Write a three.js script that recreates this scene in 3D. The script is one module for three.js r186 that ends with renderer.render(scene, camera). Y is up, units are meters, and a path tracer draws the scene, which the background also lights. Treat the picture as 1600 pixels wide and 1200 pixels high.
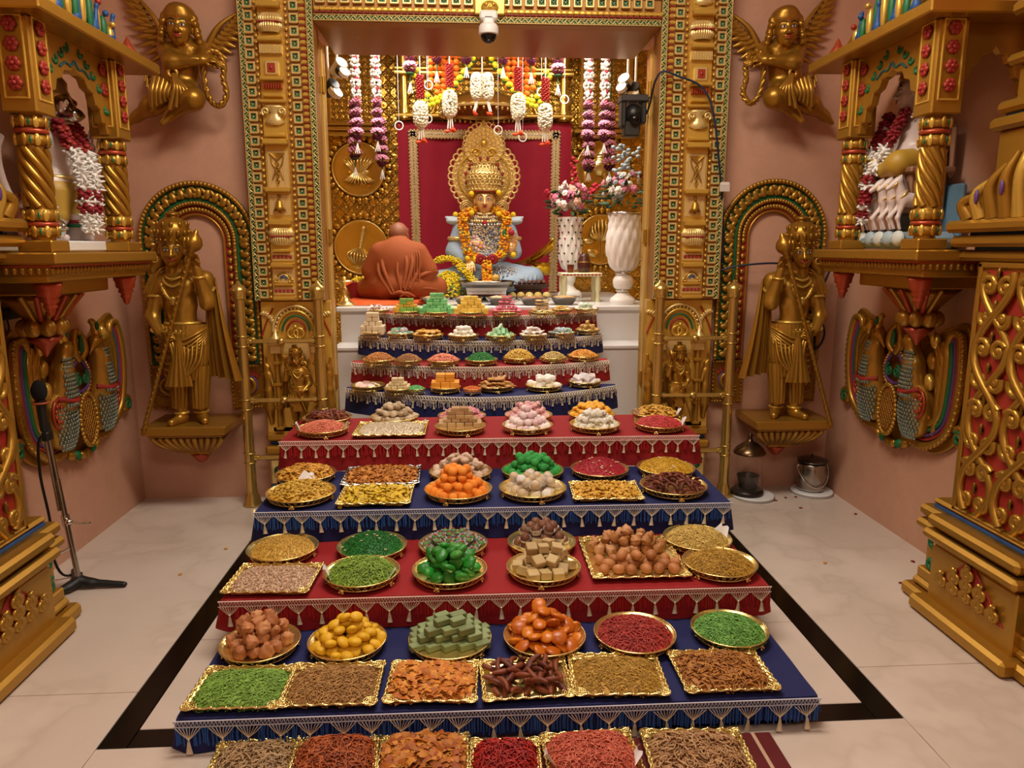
import * as THREE from 'three';
import { mergeGeometries } from 'three/addons/utils/BufferGeometryUtils.js';
import { RectAreaLightUniformsLib } from 'three/addons/lights/RectAreaLightUniformsLib.js';

// ---------------------------------------------------------------- camera, lights, exposure
const scene = new THREE.Scene();
const camera = new THREE.PerspectiveCamera(55.1, 4 / 3, 0.05, 60);
camera.position.set(0, 1.55, 0);
camera.lookAt(Math.sin(0.0598) * Math.cos(0.1823), 1.55 - Math.sin(0.1823), -Math.cos(0.0598) * Math.cos(0.1823));
const renderer = new THREE.WebGLRenderer({ antialias: true });
renderer.toneMapping = THREE.LinearToneMapping;
renderer.toneMappingExposure = 1.0;
renderer.shadowMap.enabled = true;
RectAreaLightUniformsLib.init();
scene.background = new THREE.Color(0x050403);
// ceiling panels of the hall and of the inner shrine room: [x, y, z, width, depth, intensity, colour]
const PANELS = [
  [0.15, 3.72, -2.6, 1.7, 0.7, 22, 0xfff3e2, 'hall'],
  [0.15, 3.72, 0.6, 1.6, 0.7, 8, 0xfff3e2, 'hall'],
  [-0.55, 3.47, -6.35, 0.5, 0.5, 36, 0xfff6ea, 'shrine'],
  [0.85, 3.47, -6.35, 0.5, 0.5, 36, 0xfff6ea, 'shrine'],
  [0.15, 3.47, -5.55, 0.9, 0.3, 34, 0xfff6ea, 'shrine'],
];

// ---------------------------------------------------------------- helpers
const V = (x, y, z) => new THREE.Vector3(x, y, z);
const PI = Math.PI, TAU = PI * 2, { sin, cos, abs, min, max, sqrt, hypot, floor: fl, pow } = Math;
const lerp = (a, b, t) => a + (b - a) * t, clamp = (x, a, b) => min(b, max(a, x));
function rng(s) { return () => { s = (s + 0x6d2b79f5) | 0; let t = Math.imul(s ^ (s >>> 15), 1 | s); t = (t + Math.imul(t ^ (t >>> 7), 61 | t)) ^ t; return ((t ^ (t >>> 14)) >>> 0) / 4294967296; }; }
const R0 = rng(77);
const rr = (a, b, R = R0) => a + (b - a) * R();
const taken = {};
function numbered(n) { const k = taken[n] = (taken[n] ?? -1) + 1; return k ? n + '_' + String(k).padStart(3, '0') : n; }
function thing(name, label, category, p = [0, 0, 0], turn = 0, group) {
  const o = new THREE.Group(); o.name = numbered(name); o.position.set(...p); o.rotation.y = turn;
  o.userData = { label, category }; if (group) o.userData.group = group; scene.add(o); return o;
}
function part(name, geo, mat, parent, p, r) {
  const m = new THREE.Mesh(geo, mat); m.name = name; if (p) m.position.set(...p); if (r) m.rotation.set(...r);
  m.castShadow = m.receiveShadow = true; parent.add(m); return m;
}
function solo(name, label, category, geo, mat, p = [0, 0, 0], turn = 0, group) {
  const m = part(numbered(name), geo, mat, scene, p, [0, turn, 0]); m.userData = { label, category }; if (group) m.userData.group = group; return m;
}
function struct(name, geo, mat, p) { const m = part(name, geo, mat, scene, p); m.userData = { kind: 'structure' }; return m; }
function stuff(m) { m.userData = { ...m.userData, kind: 'stuff' }; return m; }
function prep(g) {
  for (const k of Object.keys(g.attributes)) if (!['position', 'normal', 'uv', 'color'].includes(k)) g.deleteAttribute(k);
  const n = g.attributes.position.count;
  if (!g.attributes.normal) g.computeVertexNormals();
  if (!g.attributes.uv) g.setAttribute('uv', new THREE.BufferAttribute(new Float32Array(n * 2), 2));
  if (!g.index) { const ix = new Uint32Array(n); for (let i = 0; i < n; i++) ix[i] = i; g.setIndex(new THREE.BufferAttribute(ix, 1)); }
  g.morphAttributes = {}; return g;
}
const join = (list) => (list.length === 1 ? list[0] : mergeGeometries(list.map(prep), false));
const _m = new THREE.Matrix4(), _q = new THREE.Quaternion(), _e = new THREE.Euler();
function at(g, p = [0, 0, 0], r = [0, 0, 0], s = 1) {
  const S = Array.isArray(s) ? V(...s) : V(s, s, s);
  _m.compose(V(...p), _q.setFromEuler(_e.set(r[0], r[1], r[2])), S); g.applyMatrix4(_m);
  if (S.x * S.y * S.z < 0) { const ix = prep(g).index.array; for (let i = 0; i < ix.length; i += 3) { const t = ix[i]; ix[i] = ix[i + 1]; ix[i + 1] = t; } }
  return g;
}
function fromTris(pos, uv) {
  const g = new THREE.BufferGeometry(); g.setAttribute('position', new THREE.BufferAttribute(new Float32Array(pos), 3));
  g.setAttribute('uv', new THREE.BufferAttribute(uv ? new Float32Array(uv) : new Float32Array(pos.length / 3 * 2), 2)); g.computeVertexNormals(); return g;
}
const box = (w, h, d, p, r) => { const g = new THREE.BoxGeometry(w, h, d); return p ? at(g, p, r) : g; };
const cbox = (w, h, d, c = 0.004, p, r) => {   // box with chamfered edges, 44 triangles
  c = min(c, w * 0.45, h * 0.45, d * 0.45);
  const X = w / 2, Y = h / 2, Z = d / 2, out = [];
  const quad = (a, b, e, f) => out.push(...a, ...b, ...e, ...a, ...e, ...f);
  const fix = (pts) => { const n = V(...pts[1]).sub(V(...pts[0])).cross(V(...pts[2]).sub(V(...pts[0]))); return n.dot(V(...pts[0]).add(V(...pts[2]))) < 0 ? pts.slice().reverse() : pts; };
  const q = (pts) => { const f = fix(pts); if (f.length === 4) quad(...f); else out.push(...f[0], ...f[1], ...f[2]); };
  for (const s of [-1, 1]) {
    q([[s * X, -Y + c, -Z + c], [s * X, Y - c, -Z + c], [s * X, Y - c, Z - c], [s * X, -Y + c, Z - c]]);
    q([[-X + c, s * Y, -Z + c], [X - c, s * Y, -Z + c], [X - c, s * Y, Z - c], [-X + c, s * Y, Z - c]]);
    q([[-X + c, -Y + c, s * Z], [X - c, -Y + c, s * Z], [X - c, Y - c, s * Z], [-X + c, Y - c, s * Z]]);
    for (const t of [-1, 1]) {
      q([[s * X, t * (Y - c), -Z + c], [s * X, t * (Y - c), Z - c], [s * (X - c), t * Y, Z - c], [s * (X - c), t * Y, -Z + c]]);
      q([[s * X, -Y + c, t * (Z - c)], [s * X, Y - c, t * (Z - c)], [s * (X - c), Y - c, t * Z], [s * (X - c), -Y + c, t * Z]]);
      q([[-X + c, s * Y, t * (Z - c)], [X - c, s * Y, t * (Z - c)], [X - c, s * (Y - c), t * Z], [-X + c, s * (Y - c), t * Z]]);
      for (const u of [-1, 1]) q([[s * X, t * (Y - c), u * (Z - c)], [s * (X - c), t * Y, u * (Z - c)], [s * (X - c), t * (Y - c), u * Z]]);
    }
  }
  const g = fromTris(out), P = g.attributes.position, N = g.attributes.normal, U = g.attributes.uv;
  for (let i = 0; i < P.count; i++) { const ax = abs(N.getX(i)), ay = abs(N.getY(i)); ax > 0.6 ? U.setXY(i, P.getZ(i), P.getY(i)) : ay > 0.6 ? U.setXY(i, P.getX(i), P.getZ(i)) : U.setXY(i, P.getX(i), P.getY(i)); }
  return p ? at(g, p, r) : g;
};
const cyl = (r1, r2, h, n = 12, p, r) => { const g = new THREE.CylinderGeometry(r1, r2, h, n); return p ? at(g, p, r) : g; };
const ball = (r, p, s, n = 10, m = 7, rot) => at(new THREE.SphereGeometry(r, n, m), p, rot, s);
const lathe = (pts, n = 20, p, r, s) => at(new THREE.LatheGeometry(pts.map(([x, y]) => new THREE.Vector2(x, y)), n), p, r, s);
const torus = (R, r, p, rot, n = 24, m = 6, arc = TAU) => at(new THREE.TorusGeometry(R, r, m, n, arc), p, rot);
const curve = (pts, n, closed = false) => { const c = new THREE.CatmullRomCurve3(pts.map((p) => V(...p)), closed).getPoints(n); return c; };
function sweep(pts, rad, sides = 6, flat = 1, flatDir = null) {   // round or flattened bar along points, radius a number or f(t)
  pts = pts.map((p) => (p.isVector3 ? p : V(...p)));
  const n = pts.length, pos = [], nor = [], ix = []; let N = null;
  for (let i = 0; i < n; i++) {
    const t = pts[min(n - 1, i + 1)].clone().sub(pts[max(0, i - 1)]).normalize();
    if (flatDir) N = V(...flatDir).addScaledVector(t, -V(...flatDir).dot(t)).normalize();
    else if (!N) { N = abs(t.y) < 0.9 ? V(0, 1, 0) : V(1, 0, 0); N.addScaledVector(t, -N.dot(t)).normalize(); }
    else { N = N.clone().addScaledVector(t, -N.dot(t)).normalize(); }
    const Bn = t.clone().cross(N), r = typeof rad === 'function' ? rad(i / (n - 1)) : rad;
    for (let k = 0; k < sides; k++) {
      const a = k / sides * TAU, c = cos(a), s = sin(a), o = N.clone().multiplyScalar(c * r * flat).addScaledVector(Bn, s * r), nn = N.clone().multiplyScalar(c / flat).addScaledVector(Bn, s).normalize();
      pos.push(pts[i].x + o.x, pts[i].y + o.y, pts[i].z + o.z); nor.push(nn.x, nn.y, nn.z);
    }
  }
  for (let i = 0; i < n - 1; i++) for (let k = 0; k < sides; k++) { const a = i * sides + k, b = i * sides + (k + 1) % sides, c = a + sides, d = b + sides; ix.push(a, b, c, b, d, c); }
  for (let k = 1; k < sides - 1; k++) { ix.push(0, k + 1, k); const o = (n - 1) * sides; ix.push(o, o + k, o + k + 1); }
  const g = new THREE.BufferGeometry(); g.setAttribute('position', new THREE.BufferAttribute(new Float32Array(pos), 3)); g.setAttribute('normal', new THREE.BufferAttribute(new Float32Array(nor), 3));
  g.setAttribute('uv', new THREE.BufferAttribute(new Float32Array(n * sides * 2), 2)); g.setIndex(ix); return g;
}
function extr(shape, d, bevel = 0.004, p, r, s) {   // extruded outline, front at z = d
  const g = new THREE.ExtrudeGeometry(shape, { depth: max(0.0005, d - 2 * bevel), bevelEnabled: bevel > 0, bevelSize: bevel, bevelThickness: bevel, bevelSegments: 1, curveSegments: 8 });
  g.translate(0, 0, bevel); return at(g, p, r, s);
}
function poly(pts, smooth = false) { const s = new THREE.Shape(); if (smooth) { s.setFromPoints(new THREE.CatmullRomCurve3(pts.map(([x, y]) => V(x, y, 0)), true).getPoints(pts.length * 5).map((v) => new THREE.Vector2(v.x, v.y))); } else s.setFromPoints(pts.map(([x, y]) => new THREE.Vector2(x, y))); return s; }
function spiral(cx, cy, r0, r1, a0, turns, n = 22, z = 0) { const o = []; for (let i = 0; i <= n; i++) { const t = i / n, a = a0 + turns * TAU * t, r = lerp(r0, r1, pow(t, 0.8)); o.push([cx + cos(a) * r, cy + sin(a) * r, z]); } return o; }
function grid(f, nu, nv, closedU = false) {   // surface from f(u, v) -> [x, y, z]
  const pos = [], uv = [], ix = [];
  for (let j = 0; j <= nv; j++) for (let i = 0; i <= nu; i++) { pos.push(...f(i / nu, j / nv)); uv.push(i / nu, j / nv); }
  for (let j = 0; j < nv; j++) for (let i = 0; i < nu; i++) { const a = j * (nu + 1) + i, b = a + 1, c = a + nu + 1, d = c + 1; ix.push(a, b, c, b, d, c); }
  const g = new THREE.BufferGeometry(); g.setAttribute('position', new THREE.BufferAttribute(new Float32Array(pos), 3)); g.setAttribute('uv', new THREE.BufferAttribute(new Float32Array(uv), 2)); g.setIndex(ix); g.computeVertexNormals();
  if (closedU) { const N = g.attributes.normal; for (let j = 0; j <= nv; j++) { const a = j * (nu + 1), b = a + nu; const n = V(N.getX(a) + N.getX(b), N.getY(a) + N.getY(b), N.getZ(a) + N.getZ(b)).normalize(); N.setXYZ(a, n.x, n.y, n.z); N.setXYZ(b, n.x, n.y, n.z); } }
  return g;
}
// Figures: a smooth union of tapered capsules ['c', a, b, ra, rb, k] and ellipsoids ['e', centre, radii, euler, k], meshed by surface nets
function blob(prims, cell = 0.012, K = 0.03) {
  const lo = [1e9, 1e9, 1e9], hi = [-1e9, -1e9, -1e9];
  const bx = prims.map((p) => {
    const b = [[0, 0, 0], [0, 0, 0]];
    for (let i = 0; i < 3; i++) {
      if (p[0] === 'c') { const r = max(p[3], p[4]); b[0][i] = min(p[1][i], p[2][i]) - r; b[1][i] = max(p[1][i], p[2][i]) + r; }
      else { const r = p[3] ? max(...p[2]) : p[2][i]; b[0][i] = p[1][i] - r; b[1][i] = p[1][i] + r; }
      lo[i] = min(lo[i], b[0][i]); hi[i] = max(hi[i], b[1][i]);
    }
    return b;
  });
  for (let i = 0; i < 3; i++) { lo[i] -= cell * 2.5; hi[i] += cell * 2.5; }
  const n = lo.map((l, i) => Math.ceil((hi[i] - l) / cell) + 1), F = new Float32Array(n[0] * n[1] * n[2]).fill(1);
  const id = (i, j, k) => i + n[0] * (j + n[1] * k);
  prims.forEach((p, w) => {
    const kk = p[p[0] === 'c' ? 5 : 4] ?? K, mg = kk + cell * 3, a = [], b = [];
    for (let i = 0; i < 3; i++) { a[i] = max(0, fl((bx[w][0][i] - mg - lo[i]) / cell)); b[i] = min(n[i] - 1, Math.ceil((bx[w][1][i] + mg - lo[i]) / cell)); }
    let f;
    if (p[0] === 'c') {
      const [ax, ay, az] = p[1], dx = p[2][0] - ax, dy = p[2][1] - ay, dz = p[2][2] - az, L = dx * dx + dy * dy + dz * dz || 1e-9;
      f = (x, y, z) => { const px = x - ax, py = y - ay, pz = z - az, t = clamp((px * dx + py * dy + pz * dz) / L, 0, 1); return hypot(px - dx * t, py - dy * t, pz - dz * t) - (p[3] + (p[4] - p[3]) * t); };
    } else {
      const [cx, cy, cz] = p[1], [rx, ry, rz] = p[2], q = p[3] ? new THREE.Quaternion().setFromEuler(new THREE.Euler(...p[3])).invert() : null, v = V(0, 0, 0);
      f = (x, y, z) => { v.set(x - cx, y - cy, z - cz); if (q) v.applyQuaternion(q); const k0 = hypot(v.x / rx, v.y / ry, v.z / rz), k1 = hypot(v.x / rx / rx, v.y / ry / ry, v.z / rz / rz); return k1 < 1e-9 ? -min(rx, ry, rz) : k0 * (k0 - 1) / k1; };
    }
    for (let k = a[2]; k <= b[2]; k++) for (let j = a[1]; j <= b[1]; j++) for (let i = a[0]; i <= b[0]; i++) {
      const d = f(lo[0] + i * cell, lo[1] + j * cell, lo[2] + k * cell), o = id(i, j, k), e = F[o];
      if (p.cut) { F[o] = max(e, -d); continue; }
      const h = max(kk - abs(d - e), 0) / kk; F[o] = min(d, e) - h * h * kk * 0.25;
    }
  });
  const vid = new Int32Array(F.length).fill(-1), pos = [], nor = [], ix = [], ed = [[0, 1], [2, 3], [4, 5], [6, 7], [0, 2], [1, 3], [4, 6], [5, 7], [0, 4], [1, 5], [2, 6], [3, 7]];
  const c8 = new Float32Array(8);
  for (let k = 0; k < n[2] - 1; k++) for (let j = 0; j < n[1] - 1; j++) for (let i = 0; i < n[0] - 1; i++) {
    let m = 0; for (let q = 0; q < 8; q++) { const d = F[id(i + (q & 1), j + (q >> 1 & 1), k + (q >> 2))]; c8[q] = d; if (d < 0) m |= 1 << q; }
    if (m === 0 || m === 255) continue;
    let x = 0, y = 0, z = 0, c = 0;
    for (const [a, b] of ed) { const da = c8[a], db = c8[b]; if ((da < 0) === (db < 0)) continue; const t = da / (da - db); x += lerp(a & 1, b & 1, t); y += lerp(a >> 1 & 1, b >> 1 & 1, t); z += lerp(a >> 2, b >> 2, t); c++; }
    vid[id(i, j, k)] = pos.length / 3; pos.push(lo[0] + (i + x / c) * cell, lo[1] + (j + y / c) * cell, lo[2] + (k + z / c) * cell);
    const g = V(c8[1] + c8[3] + c8[5] + c8[7] - c8[0] - c8[2] - c8[4] - c8[6], c8[2] + c8[3] + c8[6] + c8[7] - c8[0] - c8[1] - c8[4] - c8[5], c8[4] + c8[5] + c8[6] + c8[7] - c8[0] - c8[1] - c8[2] - c8[3]).normalize(); nor.push(g.x, g.y, g.z);
  }
  const quad = (a, b, c, d, flip) => { if (a < 0 || b < 0 || c < 0 || d < 0) return; flip ? ix.push(a, c, b, a, d, c) : ix.push(a, b, c, a, c, d); };
  for (let k = 1; k < n[2] - 1; k++) for (let j = 1; j < n[1] - 1; j++) for (let i = 1; i < n[0] - 1; i++) {
    const d = F[id(i, j, k)] < 0;
    if (d !== F[id(i + 1, j, k)] < 0) quad(vid[id(i, j - 1, k - 1)], vid[id(i, j, k - 1)], vid[id(i, j, k)], vid[id(i, j - 1, k)], !d);
    if (d !== F[id(i, j + 1, k)] < 0) quad(vid[id(i - 1, j, k - 1)], vid[id(i - 1, j, k)], vid[id(i, j, k)], vid[id(i, j, k - 1)], !d);
    if (d !== F[id(i, j, k + 1)] < 0) quad(vid[id(i - 1, j - 1, k)], vid[id(i, j - 1, k)], vid[id(i, j, k)], vid[id(i - 1, j, k)], !d);
  }
  const g = new THREE.BufferGeometry(); g.setAttribute('position', new THREE.BufferAttribute(new Float32Array(pos), 3)); g.setAttribute('normal', new THREE.BufferAttribute(new Float32Array(nor), 3)); g.setIndex(ix); return prep(g);
}
// ---------------------------------------------------------------- textures and materials
function noiseTex(size, seed, octaves, f) {   // tileable value noise -> rgba by f(n, x, y, R)
  const R = rng(seed), lay = octaves.map(([c, a]) => { const g = new Float32Array(c * c); for (let i = 0; i < c * c; i++) g[i] = R(); return { c, a, g }; });
  const d = new Uint8Array(size * size * 4), sm = (t) => t * t * (3 - 2 * t);
  for (let y = 0; y < size; y++) for (let x = 0; x < size; x++) {
    let n = 0, w = 0;
    for (const { c, a, g } of lay) { const u = x / size * c, v = y / size * c, i = fl(u), j = fl(v), s = sm(u - i), t = sm(v - j), i1 = (i + 1) % c, j1 = (j + 1) % c; n += a * lerp(lerp(g[j * c + i], g[j * c + i1], s), lerp(g[j1 * c + i], g[j1 * c + i1], s), t); w += a; }
    const o = f(n / w, x / size, y / size, R), k = (y * size + x) * 4; d[k] = o[0]; d[k + 1] = o[1]; d[k + 2] = o[2]; d[k + 3] = 255;
  }
  const t = new THREE.DataTexture(d, size, size, THREE.RGBAFormat); t.wrapS = t.wrapT = THREE.RepeatWrapping; t.magFilter = THREE.LinearFilter; t.minFilter = THREE.LinearMipmapLinearFilter; t.generateMipmaps = true; t.needsUpdate = true; return t;
}
const srgb = (t, u = 1, v = u) => { t.colorSpace = THREE.SRGBColorSpace; t.repeat.set(u, v); return t; };
const mat = (c, roughness = 0.6, metalness = 0, o = {}) => new THREE.MeshPhysicalMaterial({ color: c, roughness, metalness, side: THREE.DoubleSide, ...o });
const T = {
  marble: srgb(noiseTex(512, 5, [[4, 3], [9, 2], [23, 1], [64, 0.5]], (n, x, y) => { const v = pow(1 - abs(n - 0.5) * 2, 9) * 12, b = 208 + (n - 0.5) * 28; return [b - v, b - 15 - v, b - 27 - v * 1.1]; })),
  plaster: srgb(noiseTex(512, 8, [[3, 3], [8, 2], [40, 1], [128, 1]], (n) => { const b = (n - 0.5) * 26; return [200 + b, 153 + b, 127 + b]; })),
  grain: noiseTex(256, 12, [[32, 1], [90, 2], [128, 1]], (n) => { const b = 255 * n; return [b, b, b]; }),
  leafRelief: noiseTex(512, 21, [[16, 1], [40, 1]], (n, x, y) => {   // hammered foliage relief for the sheet-metal wall
    const u = x * 6, v = y * 6, a = abs(((u + v) % 1) - 0.5), b = abs(((u - v + 6) % 1) - 0.5), lat = max(0, 1 - min(a, b) * 14);
    const cu = (u % 1) - 0.5, cv = (v % 1) - 0.5, r = hypot(cu, cv), th = Math.atan2(cv, cu), petal = max(0, 1 - abs(r - 0.22 - 0.08 * cos(6 * th)) * 14) + max(0, 1 - r * 9);
    const c = clamp(70 + 120 * lat + 110 * petal + (n - 0.5) * 130, 0, 255); return [c, c, c];
  }),
};
T.leafRelief.repeat.set(1.4, 1.4);
const M = {
  wall: mat(0xffffff, 0.55, 0, { map: T.plaster }),
  marble: mat(0xffffff, 0.22, 0, { map: T.marble }),
  marbleWhite: mat(0xdcdcdc, 0.25), blackStone: mat(0x0d0a08, 0.16),
  ceiling: mat(0xe6d9c8, 0.8),
  gold: mat(0xb28632, 0.34, 0.68, { bumpMap: T.grain, bumpScale: 0.0004 }),
  goldDeep: mat(0xa27626, 0.33, 0.68), goldBright: mat(0xe2bc56, 0.28, 0.62), goldPale: mat(0xead08a, 0.3, 0.55),
  brass: mat(0xf0d88e, 0.24, 0.9), brassRail: mat(0xd2b566, 0.26, 0.85), sheet: mat(0xd4aa4e, 0.27, 0.95, { bumpMap: T.leafRelief, bumpScale: 0.016 }), sheetPlain: mat(0xdcb658, 0.25, 0.9),
  red: mat(0x98281e, 0.5), redCopper: mat(0xb04a2e, 0.35, 0.5), green: mat(0x14663a, 0.5), blue: mat(0x1f4f8f, 0.5), purple: mat(0x5b3a74, 0.5), teal: mat(0x2c6f78, 0.45, 0.3),
  silver: mat(0xcfcfcf, 0.2, 1), steel: mat(0xa9a49c, 0.22, 1), chrome: mat(0xd8d8d8, 0.12, 1), black: mat(0x101010, 0.5), white: mat(0xe9e6e1, 0.45), paper: mat(0xeceaea, 0.75),
  skin: mat(0x8a5438, 0.55), marbleSkin: mat(0xd8c6bf, 0.35), eyeWhite: mat(0xf2efe8, 0.3), ink: mat(0x16100c, 0.5), lips: mat(0xb33a3a, 0.45), tilak: mat(0xc0281a, 0.5),
  velvetRed: mat(0x8e0a10, 0.85, 0, { sheen: 0.25, sheenRoughness: 0.5, sheenColor: new THREE.Color(0xc03030) }),
  velvetBlue: mat(0x10174f, 0.85, 0, { sheen: 0.25, sheenRoughness: 0.5, sheenColor: new THREE.Color(0x3040b0) }),
  cordRed: mat(0xb0141a, 0.8), cordBlue: mat(0x2658a8, 0.8), cordCream: mat(0xdccfb4, 0.8), braid: mat(0xe0d6c4, 0.8), cordLilac: mat(0xb9adc0, 0.8),
};
const C = {};   // coloured materials by hex
const col = (hex, r = 0.6, o) => C[hex + '_' + r] ??= mat(hex, r, 0, o);
// ---------------------------------------------------------------- room shell
const XL = -2.04, XR = 2.34, ZB = -4.56, XC = 0.15;
const uvScale = (g, s) => { const U = g.attributes.uv, P = g.attributes.position, N = g.attributes.normal; for (let i = 0; i < P.count; i++) { const ax = abs(N.getX(i)), ay = abs(N.getY(i)); ax > 0.6 ? U.setXY(i, P.getZ(i) * s, P.getY(i) * s) : ay > 0.6 ? U.setXY(i, P.getX(i) * s, P.getZ(i) * s) : U.setXY(i, P.getX(i) * s, P.getY(i) * s); } return g; };
const slab = (x0, x1, y0, y1, z0, z1, s = 0.45) => uvScale(box(x1 - x0, y1 - y0, z1 - z0, [(x0 + x1) / 2, (y0 + y1) / 2, (z0 + z1) / 2]), s);
{
  const fl_ = struct('floor', slab(XL - 0.2, XR + 0.2, -0.2, -0.012, -8.2, 3.2), mat(0x8d8076, 0.8));
  const tile = (x0, x1, z0, z1, m = M.marble, n = 'marble_tile') => part(n, uvScale(cbox(x1 - x0 - 0.003, 0.02, z1 - z0 - 0.003, 0.0015, [(x0 + x1) / 2, -0.0105, (z0 + z1) / 2]), 0.45), m, fl_);
  const bx0 = -1.185, bx1 = 1.448, bi0 = -1.09, bi1 = 1.352, bz = -2.145, bzi = -2.235, zN = -4.2;
  const zs = [-8.19, -6.1, -4.87, -3.65, -2.45, -1.24, 0, 1.2, 2.4, 3.2];
  for (let i = 0; i < zs.length - 1; i++) {
    const a = zs[i], b = zs[i + 1];
    for (const [x0, x1] of [[XL - 0.2, bx0], [bx1, XR + 0.2]]) tile(x0, x1, a, b);
    const za = max(a, bz), zb = b; if (zb > za) { tile(bx0, XC, za, zb); tile(XC, bx1, za, zb); }
  }
  for (const [a, b] of [[-8.19, -6.1], [-6.1, -4.87], [-4.87, -3.95], [-3.95, -2.8], [-2.8, bzi]]) { tile(bi0, XC, a, b); tile(XC, bi1, a, b); }
  for (const [a, b] of [[-8.19, -5], [-5, -3.2], [-3.2, bz]]) { tile(bx0, bi0, a, b, M.blackStone, 'border_strip'); tile(bi1, bx1, a, b, M.blackStone, 'border_strip'); }
  tile(bi0, XC, bzi, bz, M.blackStone, 'border_strip'); tile(XC, bi1, bzi, bz, M.blackStone, 'border_strip');
  // hall walls and ceiling
  struct('wall_left', slab(XL - 0.2, XL, 0, 3.9, -4.76, 3.2), M.wall);
  struct('wall_right', slab(XR, XR + 0.2, 0, 3.9, -4.76, 3.2), M.wall);
  struct('wall_front', slab(XL - 0.2, XR + 0.2, 0, 3.9, 3.0, 3.2), M.wall);
  // back wall with the doorway opening (jamb from z -4.56 to -5.2)
  struct('wall_back', join([slab(XL, -0.89, 0, 3.9, -4.81, ZB), slab(1.17, XR, 0, 3.9, -4.81, ZB), slab(XL, -1.12, 0, 3.9, -5.2, -4.81), slab(1.42, XR, 0, 3.9, -5.2, -4.81), slab(-1.12, 1.42, 2.86, 3.9, -5.2, -4.81), slab(-0.89, 1.17, 2.86, 3.9, -4.81, ZB)]), M.wall);
  struct('ceiling', join([slab(XL - 0.2, XR + 0.2, 3.9, 4.1, -4.76, 3.2), slab(-2.2, 2.5, 3.62, 3.82, -8.2, -5.2)]), M.ceiling);
  // inner shrine room
  const gs = (n, g, m = M.sheet) => struct(n, g, m);
  gs('wall_shrine_back', slab(-2.0, 2.3, 0, 3.62, -8.1, -7.9, 1));
  gs('wall_shrine_left', slab(-2.2, -2.0, 0, 3.62, -8.1, -5.2, 1)); gs('wall_shrine_right', slab(2.3, 2.5, 0, 3.62, -8.1, -5.2, 1));
  gs('wall_shrine_front', join([slab(-2.0, -1.12, 0, 3.62, -5.24, -5.2, 1), slab(1.42, 2.3, 0, 3.62, -5.24, -5.2, 1), slab(-1.12, 1.42, 2.86, 3.62, -5.24, -5.2, 1)]));
  // smooth gilt lining of the doorway
  struct('trim_1', join([slab(-0.89, -0.85, 0, 2.86, -4.63, -4.5), slab(1.13, 1.17, 0, 2.86, -4.63, -4.5), slab(-0.85, 1.13, 2.80, 2.86, -5.2, -4.5)]), mat(0xa5763a, 0.28, 0.75));
  for (const [px, py, pz, w, d, I, c, where] of PANELS) {
    const o = thing('ceiling_light', where === 'hall' ? (pz < -1 ? 'white ceiling light panel above the offering tables' : 'white ceiling light panel behind the camera') : px < 0 ? 'square ceiling light on the left inside the shrine room' : px > 0.5 ? 'square ceiling light on the right inside the shrine room' : 'long ceiling light just inside the doorway', 'light', [px, py, pz]);
    const top = where === 'hall' ? 3.9 : 3.62;
    part('housing', box(w + 0.06, top - py - 0.01, d + 0.06, [0, (top - py + 0.01) / 2, 0]), M.white, o);
    part('diffuser', box(w, 0.01, d, [0, 0.004, 0]), new THREE.MeshStandardMaterial({ color: 0xffffff, emissive: c, emissiveIntensity: 4 }), o);
    const L = new THREE.RectAreaLight(c, I, w, d); L.position.set(px, py - 0.012, pz); L.lookAt(px, 0, pz); L.castShadow = true; scene.add(L);
  }
  // marble platform and steps
  const pf = thing('marble_platform', 'white marble altar platform with stepped front inside the shrine room', 'platform', [0, 0, 0]);
  part('plinth', slab(-1.02, 1.5, 0, 1.05, -7.89, -5.98), M.marbleWhite, pf);
  part('top_slab', uvScale(cbox(2.58, 0.04, 1.95, 0.008, [0.24, 1.07, -6.915]), 0.5), M.marbleWhite, pf);
  part('step', slab(-1.0, 1.5, 0, 0.775, -5.978, -5.66), M.marbleWhite, pf);
  part('tread', cbox(2.55, 0.03, 0.34, 0.006, [0.24, 0.792, -5.81]), M.marbleWhite, pf);
}
// ---------------------------------------------------------------- gilt carved doorway
const ZP = -4.46;   // front plane of the carving
const pgeo = {
  gemFrame: (() => { const o = [], w = 0.05, h = 0.052; for (const s of [-1, 1]) { o.push(cbox(w, 0.011, 0.024, 0.003, [0, s * (h / 2 - 0.005), 0.012]), cbox(0.011, h, 0.024, 0.003, [s * (w / 2 - 0.005), 0, 0.012])); } return join(o); })(),
  gem: join([-1, 1].flatMap((a) => [-1, 1].map((b) => ball(0.0085, [a * 0.0075, b * 0.008, 0.008], [1, 1, 0.6], 6, 4)))), gemDot: ball(0.005, [0, 0, 0.014], 1, 6, 4),
  knob: join([cbox(0.03, 0.022, 0.03, 0.006, [0, 0, 0.015])]), knobBase: cbox(0.03, 0.008, 0.02, 0.002, [0, -0.015, 0.01]),
  bead: ball(0.0095, [0, 0, 0.008], [1, 1.15, 1], 6, 4),
  amalaka: (() => { const o = []; for (let i = 0; i < 15; i++) { const a = lerp(-PI * 0.48, PI * 0.48, i / 14); o.push(sweep(curve([[sin(a) * 0.05, 0.045, cos(a) * 0.03], [sin(a) * 0.068, 0.022, cos(a) * 0.044], [sin(a) * 0.064, 0.006, cos(a) * 0.042]], 6), 0.0075, 5), sweep(curve([[sin(a) * 0.064, -0.006, cos(a) * 0.042], [sin(a) * 0.066, -0.024, cos(a) * 0.044], [sin(a) * 0.046, -0.047, cos(a) * 0.03]], 6), 0.0075, 5)); } return join(o); })(),
};
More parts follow.
